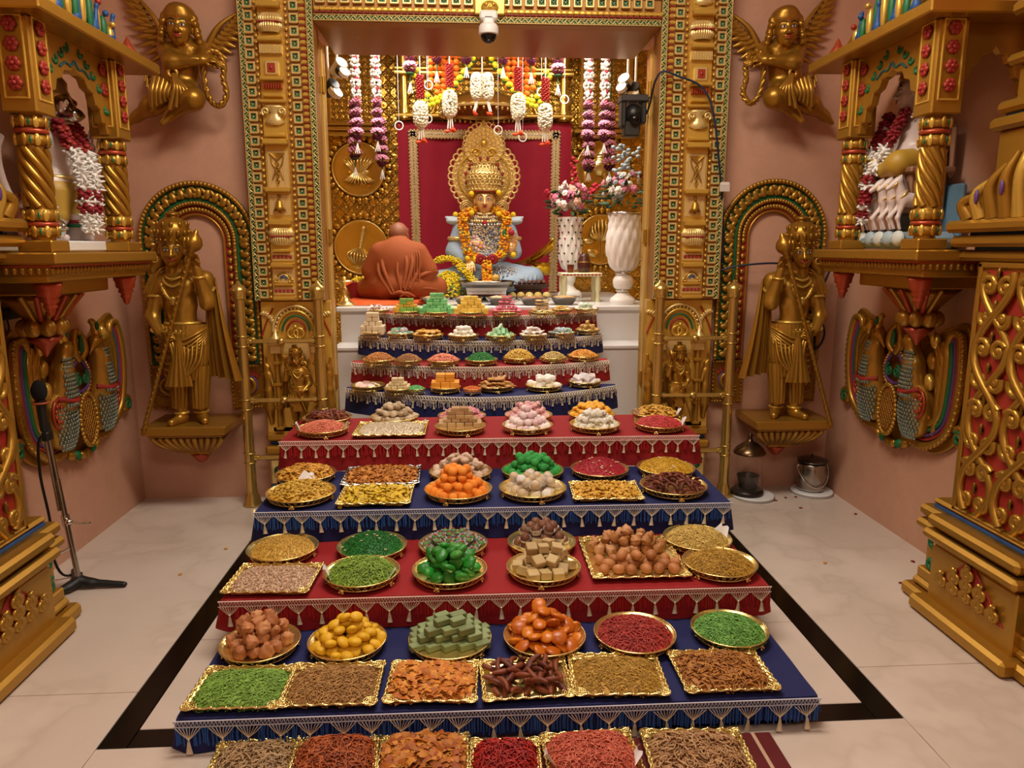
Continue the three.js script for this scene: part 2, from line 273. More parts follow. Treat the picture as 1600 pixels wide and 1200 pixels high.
const PM = { frame: M.goldPale, gem: mat(0x3c7a58, 0.3, 0.2), red: M.red, knob: M.goldBright, deep: mat(0xa87838, 0.45, 0.4) };
function slabRow(o, y, w, h, d, m = M.goldBright, n = 'moulding') { return part(n, cbox(w, h, d, min(h, d) * 0.3, [0, 0, d / 2]), m, o, [0, y, 0]); }
function scrollBand(len, w) {   // gold vine on a coloured ribbon, along +y from 0
  const pts = [], n = Math.round(len / 0.02), o = [];
  for (let i = 0; i <= n; i++) pts.push([(i & 1 ? 1 : -1) * w * 0.27, i * len / n, 0.007]);
  o.push(sweep(curve(pts, n * 3), 0.0034, 4));
  for (let i = 0; i < n; i++) o.push(ball(0.005, [(i & 1 ? -1 : 1) * w * 0.24, i * len / n + 0.004, 0.006], [1, 1, 0.7], 5, 3));
  for (const s of [-1, 1]) o.push(cbox(w * 0.14, len, 0.012, 0.002, [s * w * 0.44, len / 2, 0.005]));
  return join(o);
}
function carvedColumn(s, xi, label) {   // s = -1 left, 1 right; xi = inner edge
  const o = thing('carved_door_column', label, 'column', [xi, 0, ZP - 0.0], 0, 'carved columns of the doorway');
  const y0 = 1.245, y1 = 3.32, H = y1 - y0, X = (u) => s * u;
  part('backing', box(0.41, H, 0.09, [X(0.205), (y0 + y1) / 2, -0.046]), PM.deep, o);
  const band = scrollBand(H, 0.034);
  for (const u of [0.018, 0.392]) { const r = part('scroll_band', box(0.034, H, 0.006, [0, 0, 0.002]), M.green, o, [X(u), (y0 + y1) / 2, 0]); part('vine', band, M.goldPale, r, [0, -H / 2, 0.003]); }
  const addGem = (u, y) => { const f = part('gem_block', pgeo.gemFrame, PM.frame, o, [X(u), y, 0]); part('gem', pgeo.gem, PM.gem, f); part('centre_bead', pgeo.gemDot, M.goldPale, f); };
  for (let y = y0 + 0.03; y < y1 - 0.02; y += 0.0665) { addGem(0.103, y); addGem(0.352, y + 0.01); part('spacer', pgeo.knobBase, PM.red, o, [X(0.103), y + 0.036, 0]); }
  for (let y = y0 + 0.02; y < y1 - 0.01; y += 0.0345) for (const [u, k] of [[0.055, 1], [0.147, 0.7], [0.315, 0.7]]) { const b = part('knob', k === 1 ? pgeo.knob : pgeo.bead, PM.knob, o, [X(u), y, 0]); if (k === 1) part('red_collar', pgeo.knobBase, PM.red, b); }
  // central stack of carved motifs
  const c = part('centre_panel', box(0.132, H, 0.02, [0, 0, 0.01]), M.goldBright, o, [X(0.232), (y0 + y1) / 2, 0]); const q = (y) => y - (y0 + y1) / 2;
  const sub = (n, g, m, y) => part(n, g, m, c, [0, q(y), 0.018]);
  const sl = (y, w = 0.13, h = 0.02, d = 0.035) => sub('moulding', cbox(w, h, d, 0.005, [0, 0, d / 2]), M.goldBright, y);
  const flutes = (w, h, n) => { const a = []; for (let i = 0; i < n; i++) a.push(cbox(w / n * 0.7, h, 0.03, 0.003, [(i + 0.5) / n * w - w / 2, 0, 0.015])); return join(a); };
  const pot = (y) => { sub('ribbed_pot', pgeo.amalaka, M.goldPale, y); sub('red_waist', join([cbox(0.115, 0.012, 0.05, 0.004, [0, 0, 0.022]), ...Array.from({ length: 13 }, (_, i) => ball(0.005, [lerp(-0.055, 0.055, i / 12), 0, 0.046], 1, 5, 3))]), M.red, y); };
  const flowerRow = (y) => { sub('flower_strip', cbox(0.125, 0.05, 0.02, 0.004), M.goldPale, y); for (let i = 0; i < 5; i++) sub('red_flower', join([0, 1, 2, 3].map((k) => ball(0.007, [cos(k * PI / 2 + PI / 4) * 0.006 + (i - 2) * 0.023, sin(k * PI / 2 + PI / 4) * 0.006, 0.012], [1, 1, 0.6], 5, 3))), M.red, y); };
  const vase = (y) => { sub('leaf_capital', join([lathe([[0.02, -0.05], [0.058, -0.035], [0.03, 0.0], [0.024, 0.02], [0.05, 0.045], [0.06, 0.055], [0, 0.056]], 14, [0, 0, 0.005], [0, 0, 0], [1, 1, 0.55]), ...[-1, 1].map((k) => sweep(spiral(k * 0.045, 0.022, 0.024, 0.005, k > 0 ? -1 : PI + 1, k * 1.2, 16, 0.028), 0.007, 5))]), M.goldPale, y); };
  const chainPanel = (y, bell) => {
    sub('niche_panel', cbox(0.118, bell ? 0.12 : 0.21, 0.012, 0.003), M.goldPale, y);
    const a = []; const yt = bell ? 0.05 : 0.09;
    if (!bell) { for (let i = 0; i < 9; i++) a.push(sweep([[0, yt - 0.045, 0.012], [lerp(-0.04, 0.04, i / 8), yt - 0.002, 0.014]], 0.005, 4)); for (let i = 0; i < 8; i++) a.push(torus(0.009, 0.0035, [0, 0.03 - i * 0.016, 0.014], [0, i & 1 ? 1.2 : 0, 0], 8, 4)); for (const k of [-1, 1]) a.push(sweep(curve([[k * 0.035, 0.07, 0.01], [k * 0.028, 0.03, 0.012], [k * 0.012, 0.0, 0.012], [k * 0.03, -0.06, 0.01]], 8), 0.004, 4)); }
    else { a.push(lathe([[0.006, 0.03], [0.02, 0.018], [0.024, -0.012], [0.036, -0.034], [0.0, -0.034]], 12, [0, 0, 0.012]), ball(0.008, [0, -0.04, 0.014], 1, 6, 4)); for (let i = 0; i < 3; i++) a.push(torus(0.008, 0.003, [0, 0.05 - i * 0.011, 0.014], [0, i & 1 ? 1.2 : 0, 0], 8, 4)); }
    sub(bell ? 'bell_relief' : 'chain_relief', join(a), M.gold, y);
    sub('red_wash', join([-1, 1].map((k) => sweep(curve([[k * 0.045, yt, 0.004], [k * 0.028, 0, 0.004], [k * 0.04, -yt, 0.004]], 6), 0.006, 4, 0.4, [0, 0, 1]))), col(0xb8604a, 0.6), y);
  };
  const shell = (y) => { sub('shell_panel', cbox(0.125, 0.085, 0.014, 0.003), M.goldPale, y); for (let i = 0; i < 3; i++) sub('shell_arc', torus(0.016 + i * 0.012, 0.0045, [0, -0.022, 0.012], [0, 0, 0.15], 14, 4, PI * 0.9), [M.blue, M.goldPale, M.gold][i], y); for (const k of [-1, 1]) sub('scroll', sweep(spiral(k * 0.045, -0.026, 0.017, 0.004, PI / 2, k * 1.3, 14, 0.012), 0.0045, 4), M.goldBright, y); };
  const yAt = (py) => 1.246 + (478 - py) * 0.00364;   // height of a carving course
  sl(yAt(474), 0.13, 0.02); flowerRow(yAt(462)); sl(yAt(452), 0.11, 0.012, 0.03); shell(yAt(438)); sl(yAt(421), 0.13, 0.026, 0.045); flowerRow(yAt(408)); sl(yAt(398), 0.1, 0.018, 0.04); pot(yAt(376)); sl(yAt(354), 0.13, 0.03, 0.045);
  chainPanel(yAt(327), true); sl(yAt(304), 0.14, 0.026, 0.05); chainPanel(yAt(272), false); sl(yAt(232), 0.14, 0.03, 0.055); sl(yAt(222), 0.12, 0.02, 0.04); vase(yAt(193)); sl(yAt(172), 0.14, 0.016, 0.045);
  sl(yAt(163), 0.11, 0.02, 0.04); sub('red_cushion', flutes(0.11, 0.032, 8), M.redCopper, yAt(149)); sl(yAt(139), 0.13, 0.022, 0.05);
  sub('emblem_block', cbox(0.075, 0.075, 0.03, 0.006, [0, 0, 0.01]), M.goldPale, yAt(123)); sub('emblem', join([cbox(0.044, 0.05, 0.008, 0.002, [0, 0, 0.026])]), M.redCopper, yAt(123)); sub('emblem_bud', ball(0.012, [0, 0, 0.03], [0.8, 1.2, 0.6], 7, 5), M.red, yAt(123));
  sub('fluted_block', flutes(0.125, 0.05, 13), M.goldPale, yAt(96)); sl(yAt(82), 0.13, 0.024, 0.05); pot(yAt(58)); sl(yAt(33), 0.13, 0.03, 0.05); vase(yAt(8)); sl(yAt(-12), 0.13, 0.03, 0.045); pot(yAt(-42)); sl(yAt(-70), 0.13, 0.03, 0.04);
  return o;
}
carvedColumn(-1, -0.845, 'gilt carved door column standing left of the doorway'); carvedColumn(1, 1.125, 'gilt carved door column standing right of the doorway, cable across it');
{
  const o = thing('carved_lintel', 'gilt carved lintel with gem blocks spanning the doorway', 'lintel', [0.14, 2.795, ZP]);
  const W = 1.96;
  part('backing', box(W, 0.5, 0.09, [0, 0.25, -0.046]), PM.deep, o);
  const r = part('scroll_band', box(W, 0.034, 0.006, [0, 0, 0.002]), M.green, o, [0, 0.02, 0]); const v = part('vine', scrollBand(W, 0.034), M.goldPale, r, [W / 2, 0, 0.003], [0, 0, PI / 2]);
  for (let x = -W / 2 + 0.02; x < W / 2; x += 0.0345) for (const [y, k] of [[0.062, 1], [0.245, 0]]) { const b = part('knob', k ? pgeo.knob : pgeo.bead, PM.knob, o, [x, y, 0]); if (k) part('red_collar', pgeo.knobBase, PM.red, b); }
  for (let x = -W / 2 + 0.04; x < W / 2 - 0.02; x += 0.0685) for (const y of [0.118, 0.2]) { const f = part('gem_block', pgeo.gemFrame, PM.frame, o, [x, y, 0]); part('gem', pgeo.gem, PM.gem, f); part('centre_bead', pgeo.gemDot, M.goldPale, f); }
  part('rail', cbox(W, 0.018, 0.04, 0.004, [0, 0.16, 0.01]), M.goldBright, o);
  const e = part('centre_emblem', cbox(0.17, 0.3, 0.05, 0.006, [-0.0, 0.19, 0.02]), M.goldBright, o); part('face_mask', join([ball(0.045, [0, 0.075, 0.05], [1.1, 0.8, 0.5], 12, 8), ball(0.012, [-0.02, 0.085, 0.072], 1, 6, 4), ball(0.012, [0.02, 0.085, 0.072], 1, 6, 4), ball(0.01, [0, 0.07, 0.075], [1, 1.3, 1], 6, 4), torus(0.02, 0.005, [0, 0.062, 0.065], [0, 0, PI * 1.1], 10, 4, PI * 0.8), sweep(curve([[-0.07, 0.14, 0.048], [-0.03, 0.17, 0.05], [0, 0.15, 0.05], [0.03, 0.17, 0.05], [0.07, 0.14, 0.048]], 14), 0.009, 5)]), M.goldBright, e);
}
// gilt edge strips of the folding doors, with hinges, in the jambs
for (const [s, x] of [[-1, -0.867], [1, 1.147]]) {
  const o = thing('door_leaf_edge', s < 0 ? 'narrow polished brass door edge at the left jamb' : 'narrow polished brass door edge at the right jamb', 'door', [x, 0, -4.72], 0, 'folding door edges');
  part('leaf', cbox(0.04, 2.75, 0.16, 0.006, [0, 1.376, 0]), M.goldBright, o); part('stile', cbox(0.012, 2.7, 0.03, 0.003, [-s * 0.026, 1.352, 0.04]), M.goldPale, o);
  for (const y of [0.72, 1.62, 2.5]) part('hinge', join([cyl(0.011, 0.011, 0.09, 8, [-s * 0.03, y, 0.06]), cbox(0.006, 0.08, 0.04, 0.001, [-s * 0.022, y, 0.05])]), M.gold, o);
}
// ---------------------------------------------------------------- figures: head, hands, gilt guardians, winged figures
const headUnit = blob([   // chin at -0.1, crown at +0.1, looking along +z
  ['e', [0, 0.025, -0.01], [0.074, 0.08, 0.085]], ['e', [0, -0.02, 0.02], [0.06, 0.078, 0.062]], ['e', [0, -0.078, 0.042], [0.03, 0.022, 0.028]],
  ['e', [-0.032, -0.03, 0.046], [0.024, 0.028, 0.024]], ['e', [0.032, -0.03, 0.046], [0.024, 0.028, 0.024]],
  ['c', [0, 0.014, 0.078], [0, -0.028, 0.1], 0.007, 0.013, 0.012], ['e', [-0.013, -0.031, 0.086], [0.01, 0.008, 0.011], null, 0.01], ['e', [0.013, -0.031, 0.086], [0.01, 0.008, 0.011], null, 0.01],
  ['c', [-0.04, 0.022, 0.06], [0.04, 0.022, 0.06], 0.014, 0.014], ['c', [-0.017, -0.052, 0.079], [0.017, -0.052, 0.079], 0.006, 0.006, 0.01], ['c', [-0.012, -0.06, 0.079], [0.012, -0.06, 0.079], 0.007, 0.007, 0.01],
  ['e', [-0.029, 0.004, 0.064], [0.018, 0.011, 0.013], null, 0.01], ['e', [0.029, 0.004, 0.064], [0.018, 0.011, 0.013], null, 0.01],
  ['e', [-0.075, -0.008, -0.002], [0.01, 0.034, 0.02], null, 0.01], ['e', [0.075, -0.008, -0.002], [0.01, 0.034, 0.02], null, 0.01], ['c', [0, -0.07, -0.012], [0, -0.17, -0.03], 0.043, 0.046],
], 0.0055, 0.025);
const faceBits = {   // painted details of the face in the same unit frame
  eye_white: [-1, 1].map((k) => ball(0.0155, [k * 0.029, 0.004, 0.0775], [1, 0.52, 0.55], 8, 5, [0, k * 0.25, 0])),
  pupil: [-1, 1].map((k) => ball(0.0065, [k * 0.028, 0.004, 0.0845], [1, 1.05, 0.5], 6, 4)),
  eyebrow: [-1, 1].map((k) => sweep(curve([[k * 0.012, 0.026, 0.0855], [k * 0.03, 0.034, 0.0795], [k * 0.052, 0.024, 0.073]], 6), 0.0032, 4)),
  eyeliner: [-1, 1].map((k) => sweep(curve([[k * 0.012, 0.004, 0.085], [k * 0.029, 0.0125, 0.0838], [k * 0.049, 0.004, 0.0755]], 6), 0.0022, 3)),
  lips: [join([sweep(curve([[-0.019, -0.053, 0.085], [-0.006, -0.0505, 0.0895], [0, -0.052, 0.09], [0.006, -0.0505, 0.0895], [0.019, -0.053, 0.085]], 8), 0.0042, 4), ball(0.01, [0, -0.06, 0.0865], [1.1, 0.5, 0.5], 7, 4)])],
  tilak: [ball(0.006, [0, 0.044, 0.079], [0.7, 1.5, 0.5], 6, 4)],
};
function placeHead(p, rot, hs) { const s = hs / 0.1; return at(headUnit.clone(), p, rot, s); }
function addFace(parent, p, rot, hs, mats = {}) {
  const s = hs / 0.1, mm = { eye_white: M.eyeWhite, pupil: M.ink, eyebrow: M.ink, eyeliner: M.ink, lips: M.lips, tilak: M.tilak, ...mats };
  for (const k of Object.keys(faceBits)) if (mm[k]) for (const g of faceBits[k]) { const m = part(k, g, mm[k], parent, p, rot); m.scale.setScalar(s); }
}
function handPrims(w, f, n, L, side = 1, curl = 0.5, spread = 0.06) {   // wrist, finger direction, palm normal
  const F = V(...f).normalize(), N = V(...n); N.addScaledVector(F, -N.dot(F)).normalize(); const S = F.clone().cross(N).multiplyScalar(side), W = V(...w), o = [], a = (v) => [v.x, v.y, v.z];
  const pt = (x, y, z) => W.clone().addScaledVector(F, x * L).addScaledVector(S, y * L).addScaledVector(N, z * L);
  o.push(['c', a(pt(-0.08, 0, 0)), a(pt(0.16, 0, 0)), L * 0.15, L * 0.17, L * 0.1]);
  for (let i = 0; i < 4; i++) { const y = (i - 1.5) * 0.125; o.push(['c', a(pt(0.08, y * 0.7, 0)), a(pt(0.46, y, 0)), L * 0.085, L * 0.08, L * 0.06]); }
  const len = [0.42, 0.48, 0.44, 0.34];
  for (let i = 0; i < 4; i++) { let p = pt(0.46, (i - 1.5) * 0.125, 0), ang = curl * 0.5; for (let k = 0; k < 3; k++) { const d = F.clone().multiplyScalar(cos(ang)).addScaledVector(N, sin(ang)).addScaledVector(S, (i - 1.5) * spread), q = p.clone().addScaledVector(d, L * len[i] * [0.45, 0.32, 0.23][k]); o.push(['c', a(p), a(q), L * (0.068 - k * 0.007), L * (0.061 - k * 0.007), L * 0.012]); p = q; ang += curl; } }
  const t0 = pt(0.06, -0.14, 0.02), t1 = pt(0.26, -0.29, 0.1), t2 = pt(0.44, -0.3 + curl * 0.08, 0.14 + curl * 0.12); o.push(['c', a(t0), a(t1), L * 0.085, L * 0.07, L * 0.03], ['c', a(t1), a(t2), L * 0.07, L * 0.055, L * 0.02]);
  return o;
}
const ring = (c, rx, rz, r, rot = [0, 0, 0], n = 22, m = 5) => at(new THREE.TorusGeometry(1, r / max(rx, rz), m, n), c, [PI / 2 + rot[0], rot[1], rot[2]], [rx, rz, max(rx, rz)]);
const pleats = (cx, cz, prof, n, amp, y0, y1, a0 = 0, a1 = TAU, seg = 96) => grid((u, v) => { const a = lerp(a0, a1, u), y = lerp(y0, y1, v), [rx, rz] = prof(v), k = 1 + amp * (0.3 + v) * (abs(sin(a * n / 2)) - 0.5); return [cx + sin(a) * rx * k, y, cz + cos(a) * rz * k]; }, seg, 10, a1 - a0 > 6.2);
const guardCache = {};
function guardianParts(s) {   // list of [name, geometry, material]; s mirrors left-right
  if (guardCache[s]) return guardCache[s];
  const X = (p) => [p[0] * s, p[1], p[2]], c = (a, b, r, q, k) => ['c', X(a), X(b), r, q, k], e = (p, r, k) => ['e', X(p), r, null, k];
  const headP = X([-0.07, 1.0, 0.06]), headR = [0.12, s * 0.28, s * -0.06], hs = 0.088;
  const body = blob([
    e([-0.055, 0.79, 0.0], [0.115, 0.085, 0.075]), e([-0.045, 0.69, 0.005], [0.092, 0.1, 0.066]), e([-0.04, 0.6, 0.0], [0.08, 0.07, 0.06]), e([-0.03, 0.52, 0], [0.115, 0.08, 0.08]), e([-0.095, 0.79, 0.05], [0.05, 0.045, 0.03]), e([-0.01, 0.79, 0.05], [0.05, 0.045, 0.03]),
    c([-0.06, 0.84, 0], [-0.065, 0.92, 0.02], 0.045, 0.04), c([-0.16, 0.835, 0], [-0.2, 0.62, 0.02], 0.046, 0.036), c([-0.2, 0.62, 0.02], [-0.125, 0.535, 0.11], 0.036, 0.025), c([-0.1, 0.84, 0], [-0.17, 0.83, 0], 0.05, 0.048),
    c([0.0, 0.85, 0], [0.085, 0.83, 0], 0.05, 0.046), c([0.085, 0.83, 0], [0.12, 0.7, 0.06], 0.044, 0.037), c([0.12, 0.7, 0.06], [0.075, 0.9, 0.1], 0.036, 0.024),
    c([-0.07, 0.5, 0], [-0.06, 0.28, 0.02], 0.075, 0.052), c([0.03, 0.5, 0], [0.06, 0.28, 0.0], 0.075, 0.05), c([-0.06, 0.28, 0.02], [-0.045, 0.04, 0.01], 0.05, 0.03), c([0.06, 0.28, 0.0], [0.055, 0.04, -0.02], 0.048, 0.03),
    c([-0.045, 0.022, 0.0], [-0.075, 0.018, 0.1], 0.03, 0.022), c([0.055, 0.022, -0.03], [0.1, 0.018, 0.06], 0.03, 0.022),
  ], 0.0095, 0.03);
  const hands = blob([...handPrims(X([-0.125, 0.535, 0.11]), X([0.7, -0.2, 0.5]), X([0.2, 0.3, -0.9]), 0.115, s, 0.9), ...handPrims(X([0.075, 0.9, 0.1]), X([-0.1, 0.95, 0.15]), X([-0.3, 0.1, 0.9]), 0.11, -s, 0.85)], 0.0055, 0.01);
  const L = []; L.push(['body', join([body, hands, placeHead(headP, headR, hs)]), M.gold]);
  // crown and hair
  const cr = (g) => at(g, headP, headR);
  L.push(['crown', cr(join([lathe([[0.079, 0.032], [0.086, 0.05], [0.08, 0.062], [0.088, 0.075], [0.092, 0.1], [0.082, 0.135], [0.06, 0.16], [0.03, 0.175], [0.03, 0.185], [0.042, 0.192], [0.03, 0.202], [0, 0.206]], 24, [0, 0, -0.008]), ...Array.from({ length: 20 }, (_, i) => ball(0.009, [sin(i / 20 * TAU) * 0.09, 0.056, cos(i / 20 * TAU) * 0.09 - 0.008], 1, 6, 4)), ...Array.from({ length: 15 }, (_, i) => ball(0.014, [sin(i / 15 * TAU) * 0.093, 0.095, cos(i / 15 * TAU) * 0.093 - 0.008], [0.9, 1.4, 0.6], 6, 4, [0, i / 15 * TAU, 0])), ...Array.from({ length: 11 }, (_, i) => ball(0.014, [sin(i / 11 * TAU) * 0.081, 0.138, cos(i / 11 * TAU) * 0.081 - 0.008], [0.9, 1.3, 0.6], 6, 4, [0, i / 11 * TAU, 0]))])), M.goldDeep]);
  L.push(['hair', cr(blob([['e', [-0.07, -0.04, -0.05], [0.035, 0.08, 0.04]], ['e', [0.07, -0.04, -0.05], [0.035, 0.08, 0.04]], ['e', [-0.1, -0.1, -0.04], [0.04, 0.05, 0.03]], ['e', [0.1, -0.1, -0.04], [0.04, 0.05, 0.03]], ['e', [0, -0.03, -0.06], [0.07, 0.09, 0.04]]], 0.008, 0.02)), M.goldDeep]);
  for (const k of [-1, 1]) L.push(['earring', cr(torus(0.018, 0.006, [k * 0.085, -0.055, 0.01], [0, 0.5 * k, 0], 12, 5)), M.goldBright]);
  // dhoti: pleated wrap with belt, then leg wraps
  const sk = (v) => [lerp(0.126, 0.108, v) + 0.016 * sin(v * PI), lerp(0.09, 0.092, v) + 0.012 * sin(v * PI)];
  L.push(['dhoti', join([at(pleats(0, 0, sk, 34, 0.1, 0.58, 0.26), X([-0.02, 0, 0.005])), ...[-1, 1].map((k) => at(pleats(0, 0, (v) => [0.062 - 0.02 * v, 0.062 - 0.018 * v], 12, 0.14, 0.34, 0.09), X([k < 0 ? -0.057 : 0.06, 0, 0.01]))),
    ...Array.from({ length: 7 }, (_, i) => sweep(curve([X([-0.15, 0.53 - i * 0.035, 0.0]), X([-0.09, 0.505 - i * 0.037, 0.095]), X([0.0, 0.5 - i * 0.03, 0.118]), X([0.07, 0.53 - i * 0.02, 0.09]), X([0.105, 0.555 - i * 0.012, 0.03])], 14), 0.0085, 5)), ...Array.from({ length: 9 }, (_, i) => sweep(curve([X([lerp(-0.13, 0.1, i / 8), 0.56 - 0.01 * i, 0.085]), X([lerp(-0.06, 0.09, i / 8), 0.46 - 0.012 * i, 0.125]), X([lerp(-0.035, 0.03, i / 8), 0.27 + 0.004 * i, 0.125])], 8), 0.0095, 5)), at(pleats(0, 0, (v) => [0.016 + 0.05 * v, 0.02], 12, 0.3, 0.5, 0.235), X([-0.02, 0, 0.12]))]), M.gold]);
  L.push(['belt', join([ring(X([-0.035, 0.585, 0.003]), 0.098, 0.079, 0.011, [0, 0, 0]), ring(X([-0.03, 0.56, 0.003]), 0.116, 0.088, 0.008), ring(X([-0.03, 0.535, 0.003]), 0.125, 0.096, 0.006), ...Array.from({ length: 12 }, (_, i) => ball(0.009, X([-0.03 + sin((i / 11 - 0.5) * 2.4) * 0.12, 0.545, cos((i / 11 - 0.5) * 2.4) * 0.095]), 1, 6, 4))]), M.goldBright]);
  const neck = (w, d, r) => sweep(curve([X([-0.06 - w, 0.87, 0.02]), X([-0.06 - w * 0.8, 0.87 - d * 0.6, 0.075]), X([-0.06, 0.87 - d, 0.092]), X([-0.06 + w * 0.8, 0.87 - d * 0.6, 0.075]), X([-0.06 + w, 0.87, 0.02])], 18), r, 5);
  L.push(['necklace', join([neck(0.05, 0.035, 0.007), neck(0.065, 0.075, 0.007), neck(0.07, 0.15, 0.009), ...Array.from({ length: 13 }, (_, i) => { const a = lerp(-1.2, 1.2, i / 12); return ball(0.011, X([-0.06 + sin(a) * 0.066, 0.85 - cos(a) * 0.13, 0.088]), [0.7, 1.2, 0.5], 6, 4); }), ball(0.02, X([-0.06, 0.715, 0.09]), [0.8, 1.3, 0.5], 8, 5)]), M.goldBright]);
  for (const g of [ring(X([-0.15, 0.56, 0.08]), 0.031, 0.031, 0.008, [0.7, 0, 0.7 * s]), ring(X([0.087, 0.85, 0.09]), 0.03, 0.03, 0.008, [0.2, 0, 0.2 * s]), ring(X([-0.178, 0.74, 0.008]), 0.045, 0.045, 0.009, [0, 0, -0.15 * s]), ring(X([0.1, 0.775, 0.025]), 0.044, 0.044, 0.009, [0.4, 0, 0.2 * s]), ring(X([-0.047, 0.06, 0.01]), 0.036, 0.036, 0.009), ring(X([0.056, 0.06, -0.018]), 0.036, 0.036, 0.009)]) L.push(['bracelet', g, M.goldBright]);
  // shoulder shawl falling at the raised-arm side and over the other upper arm
  L.push(['shawl', join([grid((u, v) => { const w = lerp(0.03, 0.11, v), x = 0.115 + v * 0.075 + (u - 0.5) * w * 1.7 + 0.012 * sin(u * 26) * v, y = lerp(0.84, 0.27, v) - 0.03 * u * v; return X([x, y, -0.02 + 0.022 * sin(u * 22) * (0.4 + v) + 0.03 * sin(v * 3)]); }, 40, 12), sweep(curve([X([-0.09, 0.9, -0.03]), X([-0.17, 0.86, 0.03]), X([-0.215, 0.76, 0.02]), X([-0.23, 0.66, -0.03])], 12), 0.032, 6, 0.5), ...[-1, 0, 1].map((k) => sweep(curve([X([-0.09 + k * 0.01, 0.91, -0.02]), X([-0.16 + k * 0.018, 0.875 + k * 0.012, 0.05]), X([-0.215 + k * 0.014, 0.76, 0.045])], 10), 0.009, 5))]), M.gold]);
  // mace with twisted shaft and lotus bud head
  const A = X([-0.21, -0.02, 0.15]), B = X([0.068, 0.99, 0.16]), tw = []; for (let k = 0; k < 2; k++) { const q = []; for (let i = 0; i <= 90; i++) { const t = i / 90, a = t * TAU * 15 + k * PI; q.push([lerp(A[0], B[0], t) + cos(a) * 0.008, lerp(A[1], B[1], t), lerp(A[2], B[2], t) + sin(a) * 0.008]); } tw.push(sweep(q, 0.0075, 4)); }
  const budR = [0, 0, s * -0.27];
  L.push(['mace', join([sweep([A, B], 0.012, 8), ...tw, lathe([[0.012, -0.03], [0.03, -0.02], [0.02, -0.005], [0.045, 0.02], [0.052, 0.045], [0.04, 0.075], [0.018, 0.095], [0.012, 0.11], [0, 0.125]], 16, B, budR), ...Array.from({ length: 9 }, (_, i) => ball(0.02, [B[0] + sin(i / 9 * TAU) * 0.036, B[1] + 0.045, B[2] + cos(i / 9 * TAU) * 0.036], [0.7, 1.7, 0.7], 6, 5))]), M.goldDeep]);
  const lean = new THREE.Matrix4().set(1, s * 0.065, 0, 0, 0, 1, 0, 0, 0, 0, 1, 0, 0, 0, 0, 1); for (const l of L) l[1].applyMatrix4(lean); headP[0] += s * 0.065 * headP[1];   // the stance leans a little towards the doorway
  return guardCache[s] = { L, headP, headR, hs };
}
function guardian(parent, s, scale, p, face = true) {
  const { L, headP, headR, hs } = guardianParts(s); const g = parent;
  for (const [n, geo, m] of L) { const q = part(n, geo, m, g, p); q.scale.setScalar(scale); }
  if (face) { const hp = [p[0] + headP[0] * scale, p[1] + headP[1] * scale, p[2] + headP[2] * scale]; addFace(g, hp, headR, hs * scale); }
}
for (const [s, x, y, label] of [[1, -1.635, 0.545, 'gilt standing guardian statue left of the doorway holding a mace'], [-1, 1.955, 0.53, 'gilt standing guardian statue right of the doorway holding a mace, blue cable behind']]) {
  const o = thing('guardian_statue', label, 'statue', [x, y, -4.33], 0, 'guardian statues'); guardian(o, s, 1, [0, 0, 0]);
  const b = thing('wall_bracket', s > 0 ? 'fluted gilt bracket under the left guardian statue' : 'fluted gilt bracket under the right guardian statue', 'bracket', [x, y, -4.555], 0, 'guardian brackets');
  part('top_slab', cbox(0.475, 0.05, 0.36, 0.006, [0, -0.026, 0.182]), M.gold, b); part('lip', cbox(0.43, 0.02, 0.33, 0.005, [0, -0.06, 0.167]), M.goldDeep, b);
  const rib = (i, n) => { const t = (i / (n - 1) - 0.5) * 2; return sweep(curve([[t * 0.2, -0.075, 0.3], [t * 0.17, -0.12, 0.27], [t * 0.1, -0.175, 0.19], [t * 0.07, -0.195, 0.14]], 8), 0.019, 6); };
  for (let i = 0; i < 11; i++) part('flute', rib(i, 11), i % 2 ? M.goldDeep : M.gold, b);
  part('core', join([lathe([[0.06, -0.2], [0.16, -0.13], [0.205, -0.07], [0, -0.07]], 24, [0, 0, 0.13], [0, 0, 0], [1, 1, 0.75])]), M.goldDeep, b);
  part('red_edge', join([ring([0, -0.08, 0.15], 0.2, 0.145, 0.006)]), M.redCopper, b);
  part('collar', cbox(0.16, 0.02, 0.12, 0.006, [0, -0.205, 0.11]), M.gold, b); part('drop', lathe([[0, -0.29], [0.03, -0.27], [0.055, -0.235], [0.07, -0.212], [0, -0.21]], 14, [0, 0, 0.1]), M.redCopper, b);
}
